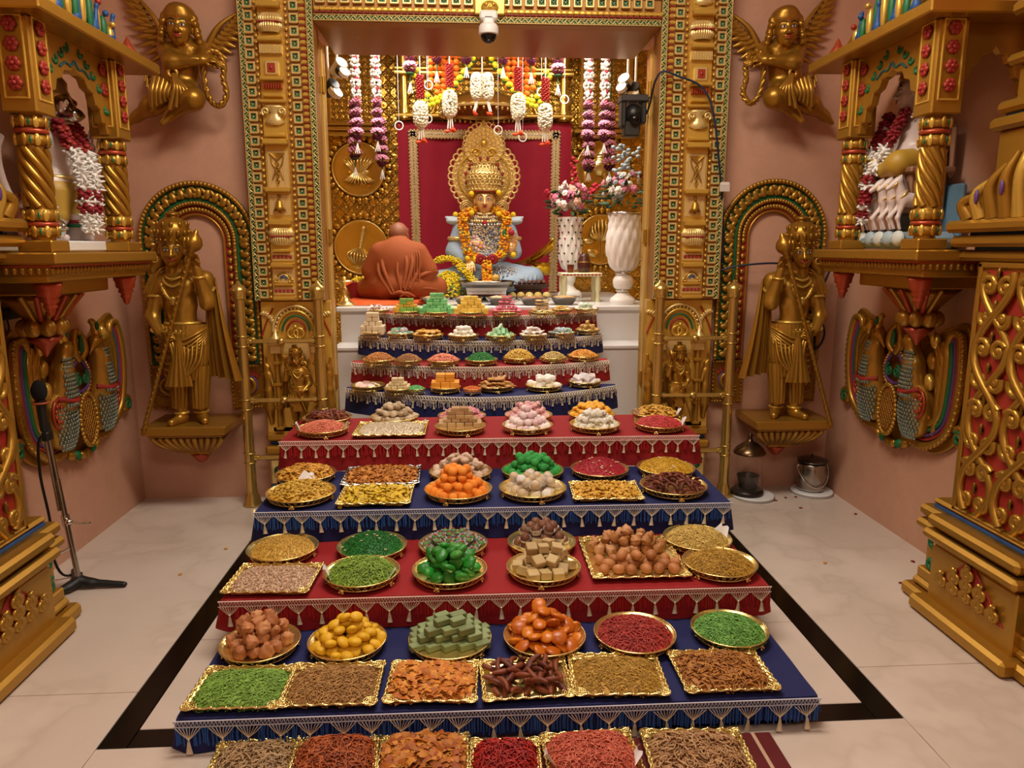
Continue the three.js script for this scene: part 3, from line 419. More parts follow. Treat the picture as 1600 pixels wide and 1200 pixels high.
// ---------------------------------------------------------------- winged figures on the wall
function wing(root, tip, n, sag) {
  const o = [], a = V(...root), b = V(...tip), d = b.clone().sub(a), L = d.length(), T_ = d.clone().normalize(), N = V(T_.y, -T_.x, 0); if (N.y > 0) N.negate();
  for (let i = 0; i < n; i++) { const t = i / (n - 1), p = a.clone().addScaledVector(d, 0.04 + 0.9 * t), len = L * lerp(0.3, 0.42, sin(t * PI * 0.6)) * (1 - 0.35 * t), dir = N.clone().multiplyScalar(lerp(1, 0.2, t)).addScaledVector(T_, lerp(0.1, 0.9, t)).normalize(); const q = p.clone().addScaledVector(dir, len * 0.55).add(V(0, 0, 0.012)), e = p.clone().addScaledVector(dir, len); o.push(sweep(curve([[p.x, p.y, p.z], [q.x, q.y, q.z], [e.x, e.y, e.z]], 6), (u) => 0.02 * (1 - 0.75 * u * u) + 0.001, 5, 0.4, [0, 0, 1])); }
  for (let i = 0; i < n; i++) { const t = i / (n - 1), p = a.clone().addScaledVector(d, 0.02 + 0.85 * t).add(V(0, 0, 0.016)), dir = N.clone().multiplyScalar(lerp(1, 0.3, t)).addScaledVector(T_, lerp(0.1, 0.8, t)).normalize(), e = p.clone().addScaledVector(dir, L * 0.17); o.push(sweep(curve([[p.x, p.y, p.z], [e.x, e.y, e.z]], 3), (u) => 0.016 * (1 - 0.7 * u * u), 5, 0.5, [0, 0, 1])); }
  const pts = curve([root, [lerp(root[0], tip[0], 0.5) - N.x * sag, lerp(root[1], tip[1], 0.5) - N.y * sag, root[2] + 0.01], tip], 12); o.push(sweep(pts, (t) => 0.026 * (1 - t * 0.8), 7)); return join(o);
}
for (const [s, x, y, label] of [[1, -1.515, 2.555, 'gilt winged figure with a rope garland high on the wall left of the doorway'], [-1, 1.79, 2.6, 'gilt winged figure with a rope garland high on the wall right of the doorway']]) {
  const o = thing('winged_figure', label, 'sculpture', [x - s * 0.025, y, -4.47], 0, 'winged wall figures'), X = (p) => [p[0] * s, p[1], p[2]], c = (a, b, r, q, k) => ['c', X(a), X(b), r, q, k], e = (p, r, k) => ['e', X(p), r, null, k];
  const hp = X([-0.005, 0.175, 0.09]), hr = [0.1, s * 0.15, s * -0.05];
  const body = blob([e([-0.02, 0.055, 0.02], [0.11, 0.08, 0.07]), e([-0.035, -0.03, 0.03], [0.1, 0.09, 0.075]), e([-0.06, -0.11, 0.02], [0.105, 0.085, 0.075]), c([-0.01, 0.09, 0.02], [-0.005, 0.14, 0.06], 0.05, 0.045), e([-0.065, 0.06, 0.07], [0.045, 0.04, 0.03]), e([0.02, 0.06, 0.07], [0.045, 0.04, 0.03]),
    c([-0.11, 0.08, 0.03], [-0.05, -0.01, 0.13], 0.048, 0.042), c([-0.05, -0.01, 0.13], [0.115, 0.0, 0.13], 0.04, 0.028), c([0.075, 0.09, 0.02], [0.12, 0.03, 0.08], 0.045, 0.038), c([0.12, 0.03, 0.08], [0.15, 0.0, 0.1], 0.036, 0.028),
    c([-0.1, -0.14, 0.0], [-0.21, -0.22, 0.03], 0.075, 0.055), c([-0.21, -0.22, 0.03], [-0.31, -0.275, 0.0], 0.05, 0.028), c([-0.31, -0.275, 0], [-0.36, -0.315, 0.0], 0.024, 0.015),
    c([-0.03, -0.15, 0.03], [0.045, -0.2, 0.12], 0.08, 0.062), c([0.045, -0.2, 0.12], [-0.09, -0.27, 0.08], 0.055, 0.03), c([-0.09, -0.27, 0.08], [-0.135, -0.325, 0.1], 0.026, 0.017)], 0.0095, 0.032);
  const hands = blob([...handPrims(X([0.115, 0, 0.13]), X([0.95, 0.15, -0.1]), X([0, -0.6, -0.7]), 0.105, s, 0.75), ...handPrims(X([0.15, 0, 0.1]), X([0.9, -0.1, 0.1]), X([0, -0.5, -0.8]), 0.1, s, 0.75)], 0.0055, 0.01);
  part('body', join([body, hands, placeHead(hp, hr, 0.092)]), M.goldDeep, o); addFace(o, hp, hr, 0.092);
  part('hair', at(blob([['e', [0, 0.055, -0.02], [0.085, 0.07, 0.085]], ...[-1, 1].flatMap((k) => [0, 1, 2, 3, 4].map((i) => ['e', [k * (0.075 + 0.006 * i), 0.05 - i * 0.03, -0.005 + (i % 2) * 0.012], [0.022, 0.022, 0.028], null, 0.008])), ['e', [0, 0.09, 0.02], [0.05, 0.028, 0.04]]], 0.008, 0.02), hp, hr), M.goldDeep, o);
  part('wing', wing(X([-0.1, 0.06, -0.03]), X([-0.3, 0.4, -0.05]), 11, 0.03), M.gold, o); part('wing', wing(X([0.08, 0.07, -0.03]), X([0.3, 0.31, -0.05]), 11, 0.03), M.gold, o);
  const folds = []; for (let i = 0; i < 9; i++) { const t = i / 8; folds.push(sweep(curve([X([lerp(-0.16, 0.035, t), -0.075 - 0.01 * i, 0.08 + 0.02 * sin(t * 3)]), X([lerp(-0.15, 0.02, t) - 0.02, -0.16 - 0.004 * i, 0.115]), X([lerp(-0.19, 0.03, t), -0.235 + 0.01 * i, 0.115 - 0.03 * (1 - t)])], 8), 0.017, 6)); }
  for (let i = 0; i < 5; i++) folds.push(sweep(curve([X([-0.045, -0.075, 0.13]), X([-0.03 + i * 0.014, -0.15, 0.165]), X([-0.07 + i * 0.035, -0.26 + 0.012 * i, 0.15])], 8), 0.012, 5)); folds.push(torus(0.022, 0.011, X([-0.045, -0.07, 0.135]), [0, 0.2, 0], 12, 6));
  for (let i = 0; i < 4; i++) folds.push(sweep(curve([X([-0.15, -0.06 - i * 0.02, 0.02]), X([-0.23, -0.03 - i * 0.025, -0.01]), X([-0.25 + i * 0.01, -0.09 - i * 0.03, 0.0])], 8), 0.013, 5, 0.6));
  part('loincloth', join(folds), M.gold, o);
  part('necklace', join([ring(X([-0.008, 0.105, 0.045]), 0.06, 0.055, 0.008, [0.5, 0, 0]), ring(X([0.085, 0.0, 0.13]), 0.03, 0.03, 0.007, [0, 0, PI / 2])]), M.goldBright, o);
  const rope = []; const rp = curve([[0.15, 0.045, 0.11], [0.115, -0.02, 0.1], [0.108, -0.12, 0.08], [0.13, -0.2, 0.07], [0.17, -0.225, 0.07], [0.215, -0.17, 0.07], [0.205, -0.09, 0.08], [0.215, -0.02, 0.09], [0.195, 0.04, 0.1]].map(X), 70, true);
  for (let k = 0; k < 2; k++) rope.push(sweep(rp.map((v, i) => V(v.x + cos(i * 0.9 + k * PI) * 0.007, v.y + sin(i * 0.9 + k * PI) * 0.007, v.z + sin(i * 0.9 + k * PI) * 0.006)), 0.012, 5)); part('rope_garland', join(rope), M.gold, o);
}
// ---------------------------------------------------------------- arched frames behind the guardians
for (const [s, x, yt, label] of [[-1, -1.59, 1.935, 'gilt arched niche frame with green leaf band left of the doorway'], [1, 1.885, 1.965, 'gilt arched niche frame with green leaf band right of the doorway']]) {
  const o = thing('niche_arch', label, 'arch', [x, 0, -4.558], 0, 'niche arches'), Rr = 0.34, yc = yt - Rr, yb = 0.86;
  const arc = (r, n = 40) => { const p = []; p.push([-r, yb]); for (let i = 0; i <= n; i++) { const a = PI - i / n * PI; p.push([cos(a) * r, yc + sin(a) * r]); } p.push([r, yb]); return p; };
  const bandG = (r1, r2, d) => { const sh = poly([...arc(r1), ...arc(r2).reverse()]); return extr(sh, d, 0.004); };
  part('outer_rope', join([sweep(arc(Rr - 0.012).map(([a, b]) => [a, b, 0.03]), 0.014, 6), ...arc(Rr - 0.012, 90).flatMap(([a, b], i, A) => i % 2 || i < 1 ? [] : [ball(0.0165, [a, b, 0.032], 1, 6, 4)]), ...[-1, 1].flatMap((k) => Array.from({ length: 20 }, (_, i) => ball(0.0165, [k * (Rr - 0.012), yb + 0.02 + i * (yc - yb) / 20, 0.032], 1, 6, 4)))]), M.gold, o);
  part('green_band', bandG(Rr - 0.02, Rr - 0.115, 0.018), M.green, o);
  const lg = join([ball(0.026, [0, 0, 0.024], [1.3, 0.8, 0.5], 7, 5), ball(0.02, [0.014, 0.026, 0.024], [0.7, 1.4, 0.5], 7, 5, [0, 0, -0.5]), ball(0.013, [-0.022, 0.018, 0.024], [1, 1, 0.6], 6, 4)]);
  const leafAt = (px, py, rot) => part('leaf', lg, M.gold, o, [px, py, 0.004], [0, 0, rot]);
  for (let i = 0; i < 13; i++) { const y = yb + 0.03 + i * (yc - yb) / 13; leafAt(-Rr + 0.066, y, 0); leafAt(Rr - 0.066, y, 0); }
  for (let i = 0; i <= 17; i++) { const a = PI * i / 17; leafAt(cos(a) * (Rr - 0.066), yc + sin(a) * (Rr - 0.066), a < PI / 2 ? a : a - PI); }
  part('inner_rope', join([sweep(arc(Rr - 0.125).map(([a, b]) => [a, b, 0.03]), 0.012, 6), ...arc(Rr - 0.125, 80).filter((_, i) => i % 2).map(([a, b]) => ball(0.0135, [a, b, 0.032], 1, 6, 4)), ...[-1, 1].flatMap((k) => Array.from({ length: 18 }, (_, i) => ball(0.0135, [k * (Rr - 0.125), yb + 0.02 + i * (yc - yb) / 18, 0.032], 1, 6, 4)))]), M.gold, o);
  part('red_band', bandG(Rr - 0.135, Rr - 0.185, 0.014), M.red, o);
  part('bead_row', join([...arc(Rr - 0.16, 30).slice(1, -1).map(([a, b], i) => ball(0.015, [a, b, 0.018], [1.1, 1.1, 0.8], 6, 4)), ...[-1, 1].flatMap((k) => Array.from({ length: 16 }, (_, i) => ball(0.015, [k * (Rr - 0.16), yb + 0.02 + i * (yc - yb) / 16, 0.018], [1.1, 1.3, 0.8], 6, 4)))]), M.gold, o);
  part('inner_edge', sweep(arc(Rr - 0.19).map(([a, b]) => [a, b, 0.016]), 0.008, 5), M.gold, o);
  for (const k of [-1, 1]) {
    const q = part('scroll_panel', cbox(0.2, 0.27, 0.03, 0.006, [0, 0, 0.015]), M.goldDeep, o, [k * (Rr - 0.1), 0.715, 0]);
    part('border_beads', join(Array.from({ length: 40 }, (_, i) => { const t = i / 40 * 4, e = fl(t), f = t - e, px = [lerp(-1, 1, f), 1, lerp(1, -1, f), -1][e], py = [1, lerp(1, -1, f), -1, lerp(-1, 1, f)][e]; return ball(0.0085, [px * 0.093, py * 0.127, 0.032], 1, 5, 4); })), M.gold, q);
    part('purple_scroll', sweep(spiral(k * -0.005, 0.02, 0.078, 0.03, k > 0 ? -1.9 : PI + 1.9, k * 0.9, 22, 0.03), 0.008, 5), M.purple, q);
    part('gold_scroll', join([sweep(spiral(k * -0.005, 0.015, 0.062, 0.008, k > 0 ? -1.9 : PI + 1.9, k * 1.5, 26, 0.034), (t) => 0.014 - 0.006 * t, 6), ...Array.from({ length: 4 }, (_, i) => sweep(curve([[k * 0.07, -0.05 - i * 0.014, 0.03], [k * 0.02, -0.07 - i * 0.012, 0.036], [k * -0.06, -0.03 - i * 0.02, 0.03]], 8), 0.008, 5))]), M.gold, q);
    part('red_flame', join(Array.from({ length: 7 }, (_, i) => at(new THREE.ConeGeometry(0.011, 0.045, 5), [lerp(-0.07, 0.07, i / 6), 0.098 - 0.02 * pow(abs(i - 3) / 3, 2), 0.032], [0, 0, (3 - i) * 0.18]))), M.red, q);
  }
}
// ---------------------------------------------------------------- relief shrines at the foot of the door columns
for (const [s, x, label] of [[-1, -1.03, 'gilt small deity relief at the foot of the left door column'], [1, 1.305, 'gilt small deity relief at the foot of the right door column']]) {
  const o = thing('relief_shrine', label, 'relief', [x, 0, ZP], 0, 'relief shrines');
  part('back_panel', cbox(0.41, 0.84, 0.07, 0.004, [0, 0.82, -0.055]), M.goldBright, o);
  for (let i = 0; i < 4; i++) { const r = 0.055 + i * 0.026; part(['red_arch', 'green_arch', 'gilt_arch', 'gilt_arch'][i], sweep(Array.from({ length: 23 }, (_, k) => { const a = PI - k / 22 * PI; return [cos(a) * r, 1.06 + sin(a) * r * 1.15 + 0.012 * sin(k * PI), -0.01 + 0.004 * i]; }), i < 2 ? 0.006 : 0.009, 5), [M.red, M.green, M.goldBright, M.goldPale][i], o); }
  part('arch_petals', join(Array.from({ length: 17 }, (_, k) => { const a = PI - k / 16 * PI; return ball(0.013, [cos(a) * 0.12, 1.06 + sin(a) * 0.14, -0.01], [0.8, 1.2, 0.6], 6, 4, [0, 0, a - PI / 2]); })), M.goldPale, o);
  for (const k of [-1, 1]) { part('side_petals', join(Array.from({ length: 8 }, (_, i) => { const a = PI / 2 + k * (PI / 2) * i / 7 * 0.9 + (k > 0 ? -PI / 2 : PI / 2) * 0; return ball(0.014, [k * 0.2 - k * cos(i / 7 * 1.5) * 0.07, 1.08 + sin(i / 7 * 1.5) * 0.09, -0.012], [0.7, 1.3, 0.6], 6, 4, [0, 0, k * i * 0.15]); })), M.goldPale, o);
    part('red_edge', sweep(curve([[k * 0.205, 1.03, -0.01], [k * 0.17, 1.12, -0.01], [k * 0.13, 1.2, -0.01]], 8), 0.005, 4), M.red, o);
    const tp = []; for (let i = 0; i <= 40; i++) tp.push([k * 0.12 + cos(i * 0.9) * 0.006, 0.48 + i * 0.0115, 0.005 + sin(i * 0.9) * 0.006]); part('twisted_pillar', join([cyl(0.016, 0.016, 0.48, 10, [k * 0.12, 0.71, 0.005]), sweep(tp, 0.011, 5), ...[0.47, 0.6, 0.74, 0.87, 0.96].map((y) => cbox(0.05, 0.02, 0.045, 0.005, [k * 0.12, y, 0.005]))]), M.gold, o);
    part('capital', join([cbox(0.07, 0.05, 0.05, 0.006, [k * 0.12, 0.955, 0.005]), cbox(0.09, 0.02, 0.06, 0.005, [k * 0.12, 0.99, 0.005]), lathe([[0.03, 0], [0.035, 0.02], [0.015, 0.04], [0.008, 0.07], [0, 0.085]], 10, [k * 0.12, 1.0, 0.005])]), M.goldPale, o);
    part('attendant_relief', blob([['e', [k * 0.18, 0.84, -0.015], [0.018, 0.024, 0.018]], ['c', [k * 0.18, 0.8, -0.02], [k * 0.182, 0.7, -0.02], 0.026, 0.022], ['c', [k * 0.18, 0.7, -0.02], [k * 0.175, 0.5, -0.02], 0.028, 0.016], ['c', [k * 0.165, 0.79, -0.01], [k * 0.15, 0.73, 0.005], 0.011, 0.009], ['c', [k * 0.195, 0.79, -0.015], [k * 0.195, 0.9, -0.01], 0.011, 0.009], ['e', [k * 0.185, 0.6, -0.02], [0.03, 0.07, 0.02]]], 0.006, 0.014), M.gold, o); }
  part('canopy_scroll', join([torus(0.03, 0.008, [-0.018, 1.05, 0.0], [0, 0, 0], 14, 5), torus(0.03, 0.008, [0.018, 1.05, 0.0], [0, 0, 0], 14, 5), ball(0.014, [0, 1.09, 0.005], 1, 8, 5)]), M.goldBright, o);
  part('halo', lathe([[0.0, 0], [0.075, 0.004], [0.08, 0.012], [0, 0.012]], 24, [0.0, 0.94, -0.025], [PI / 2, 0, 0]), M.goldPale, o);
  guardian(o, s < 0 ? -1 : -1, 0.415, [0.0, 0.485, -0.0], false); const { headP, headR, hs } = guardianParts(-1); addFace(o, [headP[0] * 0.415, 0.485 + headP[1] * 0.415, headP[2] * 0.415], headR, hs * 0.415, { eye_white: null, eyeliner: null });
  // moulded pedestal
  for (const [y, w, h, d, m] of [[0.455, 0.36, 0.05, 0.1, M.goldBright], [0.41, 0.42, 0.05, 0.13, M.gold], [0.372, 0.39, 0.022, 0.11, M.blue], [0.33, 0.43, 0.055, 0.15, M.gold], [0.288, 0.39, 0.022, 0.12, M.blue], [0.19, 0.4, 0.17, 0.12, M.goldPale], [0.095, 0.4, 0.02, 0.12, M.blue], [0.045, 0.44, 0.09, 0.15, M.gold]]) part(m === M.blue ? 'blue_line' : 'plinth_course', cbox(w, h, d, 0.012, [0, y, d / 2 - 0.12]), m, o);
  for (const k of [-1, 1]) part('green_scroll', join([0.06, 0.14].map((q) => sweep(spiral(k * q, 0.2, 0.045, 0.008, 0.6, k * 1.3, 16, 0.004), 0.011, 5))), M.green, o);
}
// ---------------------------------------------------------------- canopied shrines on the side walls
// local frame: x along the wall (towards the camera = +x * k), z out of the wall into the hall
function onWall(name, side, z, y, label, cat, group) { const o = thing(name, label, cat, [side < 0 ? XL + 0.001 : XR - 0.001, y, z], side < 0 ? PI / 2 : -PI / 2, group); return o; }
function twistColumn(parent, x, z, r, y0, y1, name = 'twisted_column') {
  const H = y1 - y0, c = part(name, join([cyl(r * 0.9, r * 0.9, H, 14, [0, H / 2, 0])]), M.gold, parent, [x, y0, z]);
  const yA = H * 0.27, yB = H * 0.74, n = 7;
  for (let k = 0; k < n; k++) { const p = []; for (let i = 0; i <= 16; i++) { const t = i / 16, a = k / n * TAU + t * 3.4; p.push([cos(a) * r * 0.93, lerp(yA, yB, t), sin(a) * r * 0.93]); } part('twist_strand', sweep(p, r * 0.3, 6), M.gold, c); }
  const lot = (y, h, up) => { part('lotus_ring', join([lathe([[r * 0.8, -h / 2], [r * 1.22, -h * 0.25], [r * 1.32, h * 0.1], [r * 1.1, h * 0.4], [r * 0.9, h / 2]], 16, [0, y, 0])]), M.gold, c); for (let i = 0; i < 8; i++) { const a = i / 8 * TAU; part('petal', at(ball(r * 0.34, [0, 0, 0], [0.8, 1.5, 0.5], 7, 5), [sin(a) * r * 1.22, y, cos(a) * r * 1.22], [0, a, 0]), i % 2 ? M.goldBright : M.gold, c); if (i % 2 === 0) part('green_petal', at(ball(r * 0.2, [0, 0, 0], [0.6, 1.6, 0.5], 6, 4), [sin(a + 0.39) * r * 1.25, y, cos(a + 0.39) * r * 1.25], [0, a + 0.39, 0]), M.green, c); } };
  lot(H * 0.07, H * 0.1); lot(H * 0.2, H * 0.12); lot(H * 0.8, H * 0.1); lot(H * 0.94, H * 0.1);
  for (const y of [0.13, 0.87]) part('red_ring', torus(r * 1.08, r * 0.22, [0, H * y, 0], [PI / 2, 0, 0], 16, 6), M.redCopper, c);
  return c;
}
const rosetteG = join([0, 1, 2, 3, 4, 5].map((i) => ball(0.0135, [cos(i * PI / 3) * 0.0155, sin(i * PI / 3) * 0.0155, 0.006], [1, 1, 0.6], 6, 4)).concat([ball(0.009, [0, 0, 0.012], 1, 6, 4)]));
for (const [side, zc, h0, h1, label] of [[-1, -3.355, 1.535, 2.385, 'gilt canopied shrine with twisted columns on the left wall'], [1, -3.42, 1.545, 2.45, 'gilt canopied shrine with twisted columns on the right wall']]) {
  const o = onWall('wall_shrine', side, zc, 0, label, 'shrine', 'canopied wall shrines'), k = side < 0 ? -1 : 1;   // +x * k points to the camera
  const D = 0.47, W = 0.9;
  part('shelf', join([cbox(W + 0.02, 0.045, D + 0.03, 0.006, [0, h0 - 0.0235, (D + 0.03) / 2]), cbox(W - 0.03, 0.03, D - 0.02, 0.005, [0, h0 - 0.1, (D - 0.02) / 2])]), M.gold, o);
  part('scallop_band', join([box(W - 0.02, 0.045, D - 0.005, [0, h0 - 0.066, (D - 0.005) / 2]), ...Array.from({ length: 30 }, (_, i) => ball(0.014, [lerp(-W / 2 + 0.025, W / 2 - 0.025, i / 29), h0 - 0.07, D - 0.004], [1, 1.2, 0.6], 6, 4)), ...Array.from({ length: 15 }, (_, i) => ball(0.014, [k * (W / 2 - 0.01), h0 - 0.07, 0.03 + i * 0.03], [0.6, 1.2, 1], 6, 4))]), M.goldDeep, o);
  part('red_line', join([box(W - 0.01, 0.008, D + 0.004, [0, h0 - 0.052, (D + 0.004) / 2])]), M.redCopper, o);
  const drop = (x, z) => part('red_pendant', lathe([[0, -0.14], [0.012, -0.13], [0.02, -0.105], [0.026, -0.1], [0.022, -0.085], [0.034, -0.078], [0.03, -0.062], [0.042, -0.055], [0.044, -0.03], [0.05, -0.02], [0.05, 0], [0, 0]], 12, [x, h0 - 0.115, z]), M.redCopper, o);
  drop(k * 0.33, 0.39); drop(-k * 0.33, 0.39);
  part('bracket_slab', cbox(0.46, 0.06, 0.36, 0.006, [0, h0 - 0.146, 0.18]), M.gold, o);
  part('bracket_bowl', lathe([[0.075, -0.3], [0.1, -0.27], [0.15, -0.22], [0.2, -0.177], [0, -0.177]], 20, [0, h0, 0.17], [0, 0, 0], [1, 1, 0.8]), M.goldDeep, o);
  for (let i = 0; i < 9; i++) { const a = (i / 8 - 0.5) * 2.8; part('bowl_rib', sweep(curve([[sin(a) * 0.195, h0 - 0.182, 0.17 + cos(a) * 0.155], [sin(a) * 0.15, h0 - 0.225, 0.17 + cos(a) * 0.12], [sin(a) * 0.085, h0 - 0.29, 0.17 + cos(a) * 0.07]], 6), 0.013, 5), i % 2 ? M.redCopper : M.gold, o); }
  for (let i = 0; i < 8; i++) { const a = i / 8 * TAU; part('bead', ball(0.04, [sin(a) * 0.08, h0 - 0.325, 0.17 + cos(a) * 0.07], [0.9, 1, 0.9], 9, 7), M.gold, o); }
  part('finial', lathe([[0, -0.46], [0.01, -0.45], [0.02, -0.43], [0.05, -0.395], [0.075, -0.37], [0, -0.36]], 14, [0, h0, 0.17]), M.redCopper, o);
  // columns on blocks, fluted heads with red rosettes
  const yc1 = lerp(h0, h1, 0.60);
  for (const q of [1, -1]) {
    const cx = k * q * 0.325, cz = 0.39, r = 0.047;
    part('column_base', cbox(0.13, 0.045, 0.13, 0.005, [cx, h0 + 0.0225, cz]), M.gold, o);
    twistColumn(o, cx, cz, r, h0 + 0.045, yc1);
    part('column_head', cbox(0.13, h1 - yc1, 0.13, 0.006, [cx, (yc1 + h1) / 2, cz]), M.gold, o);
    const nR = 4, hh = (h1 - yc1);
    for (let i = 0; i < nR; i++) { const yy = yc1 + hh * (0.3 + 0.2 * i); part('red_rosette', rosetteG, M.red, o, [cx, yy, cz + 0.066]); part('red_rosette', rosetteG, M.red, o, [cx + k * 0.066, yy, cz], [0, k * PI / 2, 0]); }
    for (const [rx, rz, rot] of [[cx, cz + 0.066, 0], [cx + k * 0.066, cz, k * PI / 2]]) { const f = []; for (const t of [-1, 1]) f.push(cbox(0.008, hh * 0.84, 0.008, 0.002, [t * 0.042, 0, 0])); for (const t of [-1, 1]) f.push(cbox(0.09, 0.008, 0.008, 0.002, [0, t * hh * 0.42, 0])); part('gilt_border', join(f), M.goldBright, o, [rx, yc1 + hh * 0.57, rz], [0, rot, 0]); }
  }
  // cusped arch between the columns, side arch to the wall
  const cusps = (w, h) => { const p = [[-w, h], [-w, 0]]; const st = [[0, 0], [0.06, 0.0], [0.1, 0.12], [0.2, 0.14], [0.24, 0.3], [0.38, 0.34], [0.44, 0.48], [0.6, 0.52], [0.68, 0.62], [0.85, 0.64], [1, 0.72]]; for (const [a, b] of st) p.push([-w + a * w, b * h]); for (const [a, b] of st.slice(0, -1).reverse()) p.push([w - a * w, b * h]); p.push([w, 0], [w, h]); return poly(p.slice(2).length ? [[-w, h], ...st.map(([a, b]) => [-w + a * w, b * h]), ...st.slice(0, -1).reverse().map(([a, b]) => [w - a * w, b * h]), [w, h]] : p); };
  const ah = (h1 - yc1) * 0.95;
  part('cusped_arch', extr(cusps(0.265, ah), 0.04, 0.004, [0, h1 - ah, 0.375]), M.gold, o);
  const leafG = join([ball(0.016, [0, 0, 0], [1, 0.7, 0.6], 6, 4), ball(0.012, [0.014, 0.012, 0], [0.7, 1.2, 0.6], 6, 4), ball(0.01, [-0.014, 0.01, 0], [0.7, 1.2, 0.6], 6, 4)]);
  for (const t of [-1, 1]) { for (let i = 0; i < 5; i++) part('green_leaf', leafG, M.green, o, [t * lerp(0.24, 0.05, i / 4), h1 - ah * lerp(0.72, 0.12, pow(i / 4, 0.6)), 0.416], [0, 0, -t * 0.6]); part('red_rosette', rosetteG, M.red, o, [t * 0.235, h1 - ah * 0.16, 0.414]); part('red_rosette', rosetteG, M.red, o, [t * 0.24, h1 - ah * 0.42, 0.414]); }
  part('teal_line', sweep(curve([[-0.12, h1 - ah * 0.36, 0.417], [-0.07, h1 - ah * 0.28, 0.417], [-0.03, h1 - ah * 0.3, 0.417], [0, h1 - ah * 0.22, 0.417], [0.03, h1 - ah * 0.3, 0.417], [0.07, h1 - ah * 0.28, 0.417], [0.12, h1 - ah * 0.36, 0.417]], 24), 0.005, 5), M.teal, o);
  part('side_arch', extr(cusps(0.16, ah * 0.9), 0.03, 0.003, [k * 0.33, h1 - ah * 0.9, 0.17], [0, -PI / 2, 0]), M.gold, o);
  // roof slab with sloping eaves
  part('roof', join([cbox(1.05, 0.05, 0.54, 0.006, [-k * 0.06, h1 + 0.026, 0.27]), extr(poly([[-0.51, 0], [0.51, 0], [0.3, 0.14], [-0.3, 0.14]]), 0.4, 0.004, [-k * 0.06, h1 + 0.052, 0.0]), cbox(1.0, 0.02, 0.5, 0.004, [-k * 0.06, h1 + 0.06, 0.25])]), M.gold, o);
  // coloured crest on the roof: peacock pair with leaves, partly out of view
  for (let i = 0; i < 9; i++) { const x = -k * 0.06 + (i - 4) * 0.06, hh = 0.08 + 0.12 * (1 - abs(i - 4) / 4); part('crest_leaf', at(ball(0.05, [0, 0, 0], [0.4, hh / 0.1, 0.35], 8, 6), [x, h1 + 0.07 + hh / 2, 0.44]), i % 2 ? M.green : M.goldBright, o); part('crest_tip', ball(0.014, [x, h1 + 0.075 + hh, 0.455], 1, 7, 5), [M.red, M.blue, M.goldBright][i % 3], o); }
  for (const t of [-0.2, -0.05, 0.1, 0.25]) part('blue_peacock', blob([['e', [0, 0.06, 0], [0.035, 0.05, 0.03]], ['c', [0.01, 0.1, 0.005], [0.02, 0.19, 0.01], 0.02, 0.013], ['e', [0.025, 0.21, 0.015], [0.02, 0.018, 0.016]], ['c', [-0.02, 0.05, 0], [-0.08, 0.02, 0], 0.025, 0.015]], 0.008, 0.015), M.blue, o, [t - k * 0.06, h1 + 0.07, 0.44]).scale.setScalar(0.62);
  part('red_finial', lathe([[0.035, 0], [0.04, 0.02], [0.02, 0.05], [0.012, 0.07], [0, 0.09]], 10, [-k * 0.5, h1 + 0.07, 0.43]), M.redCopper, o);
}
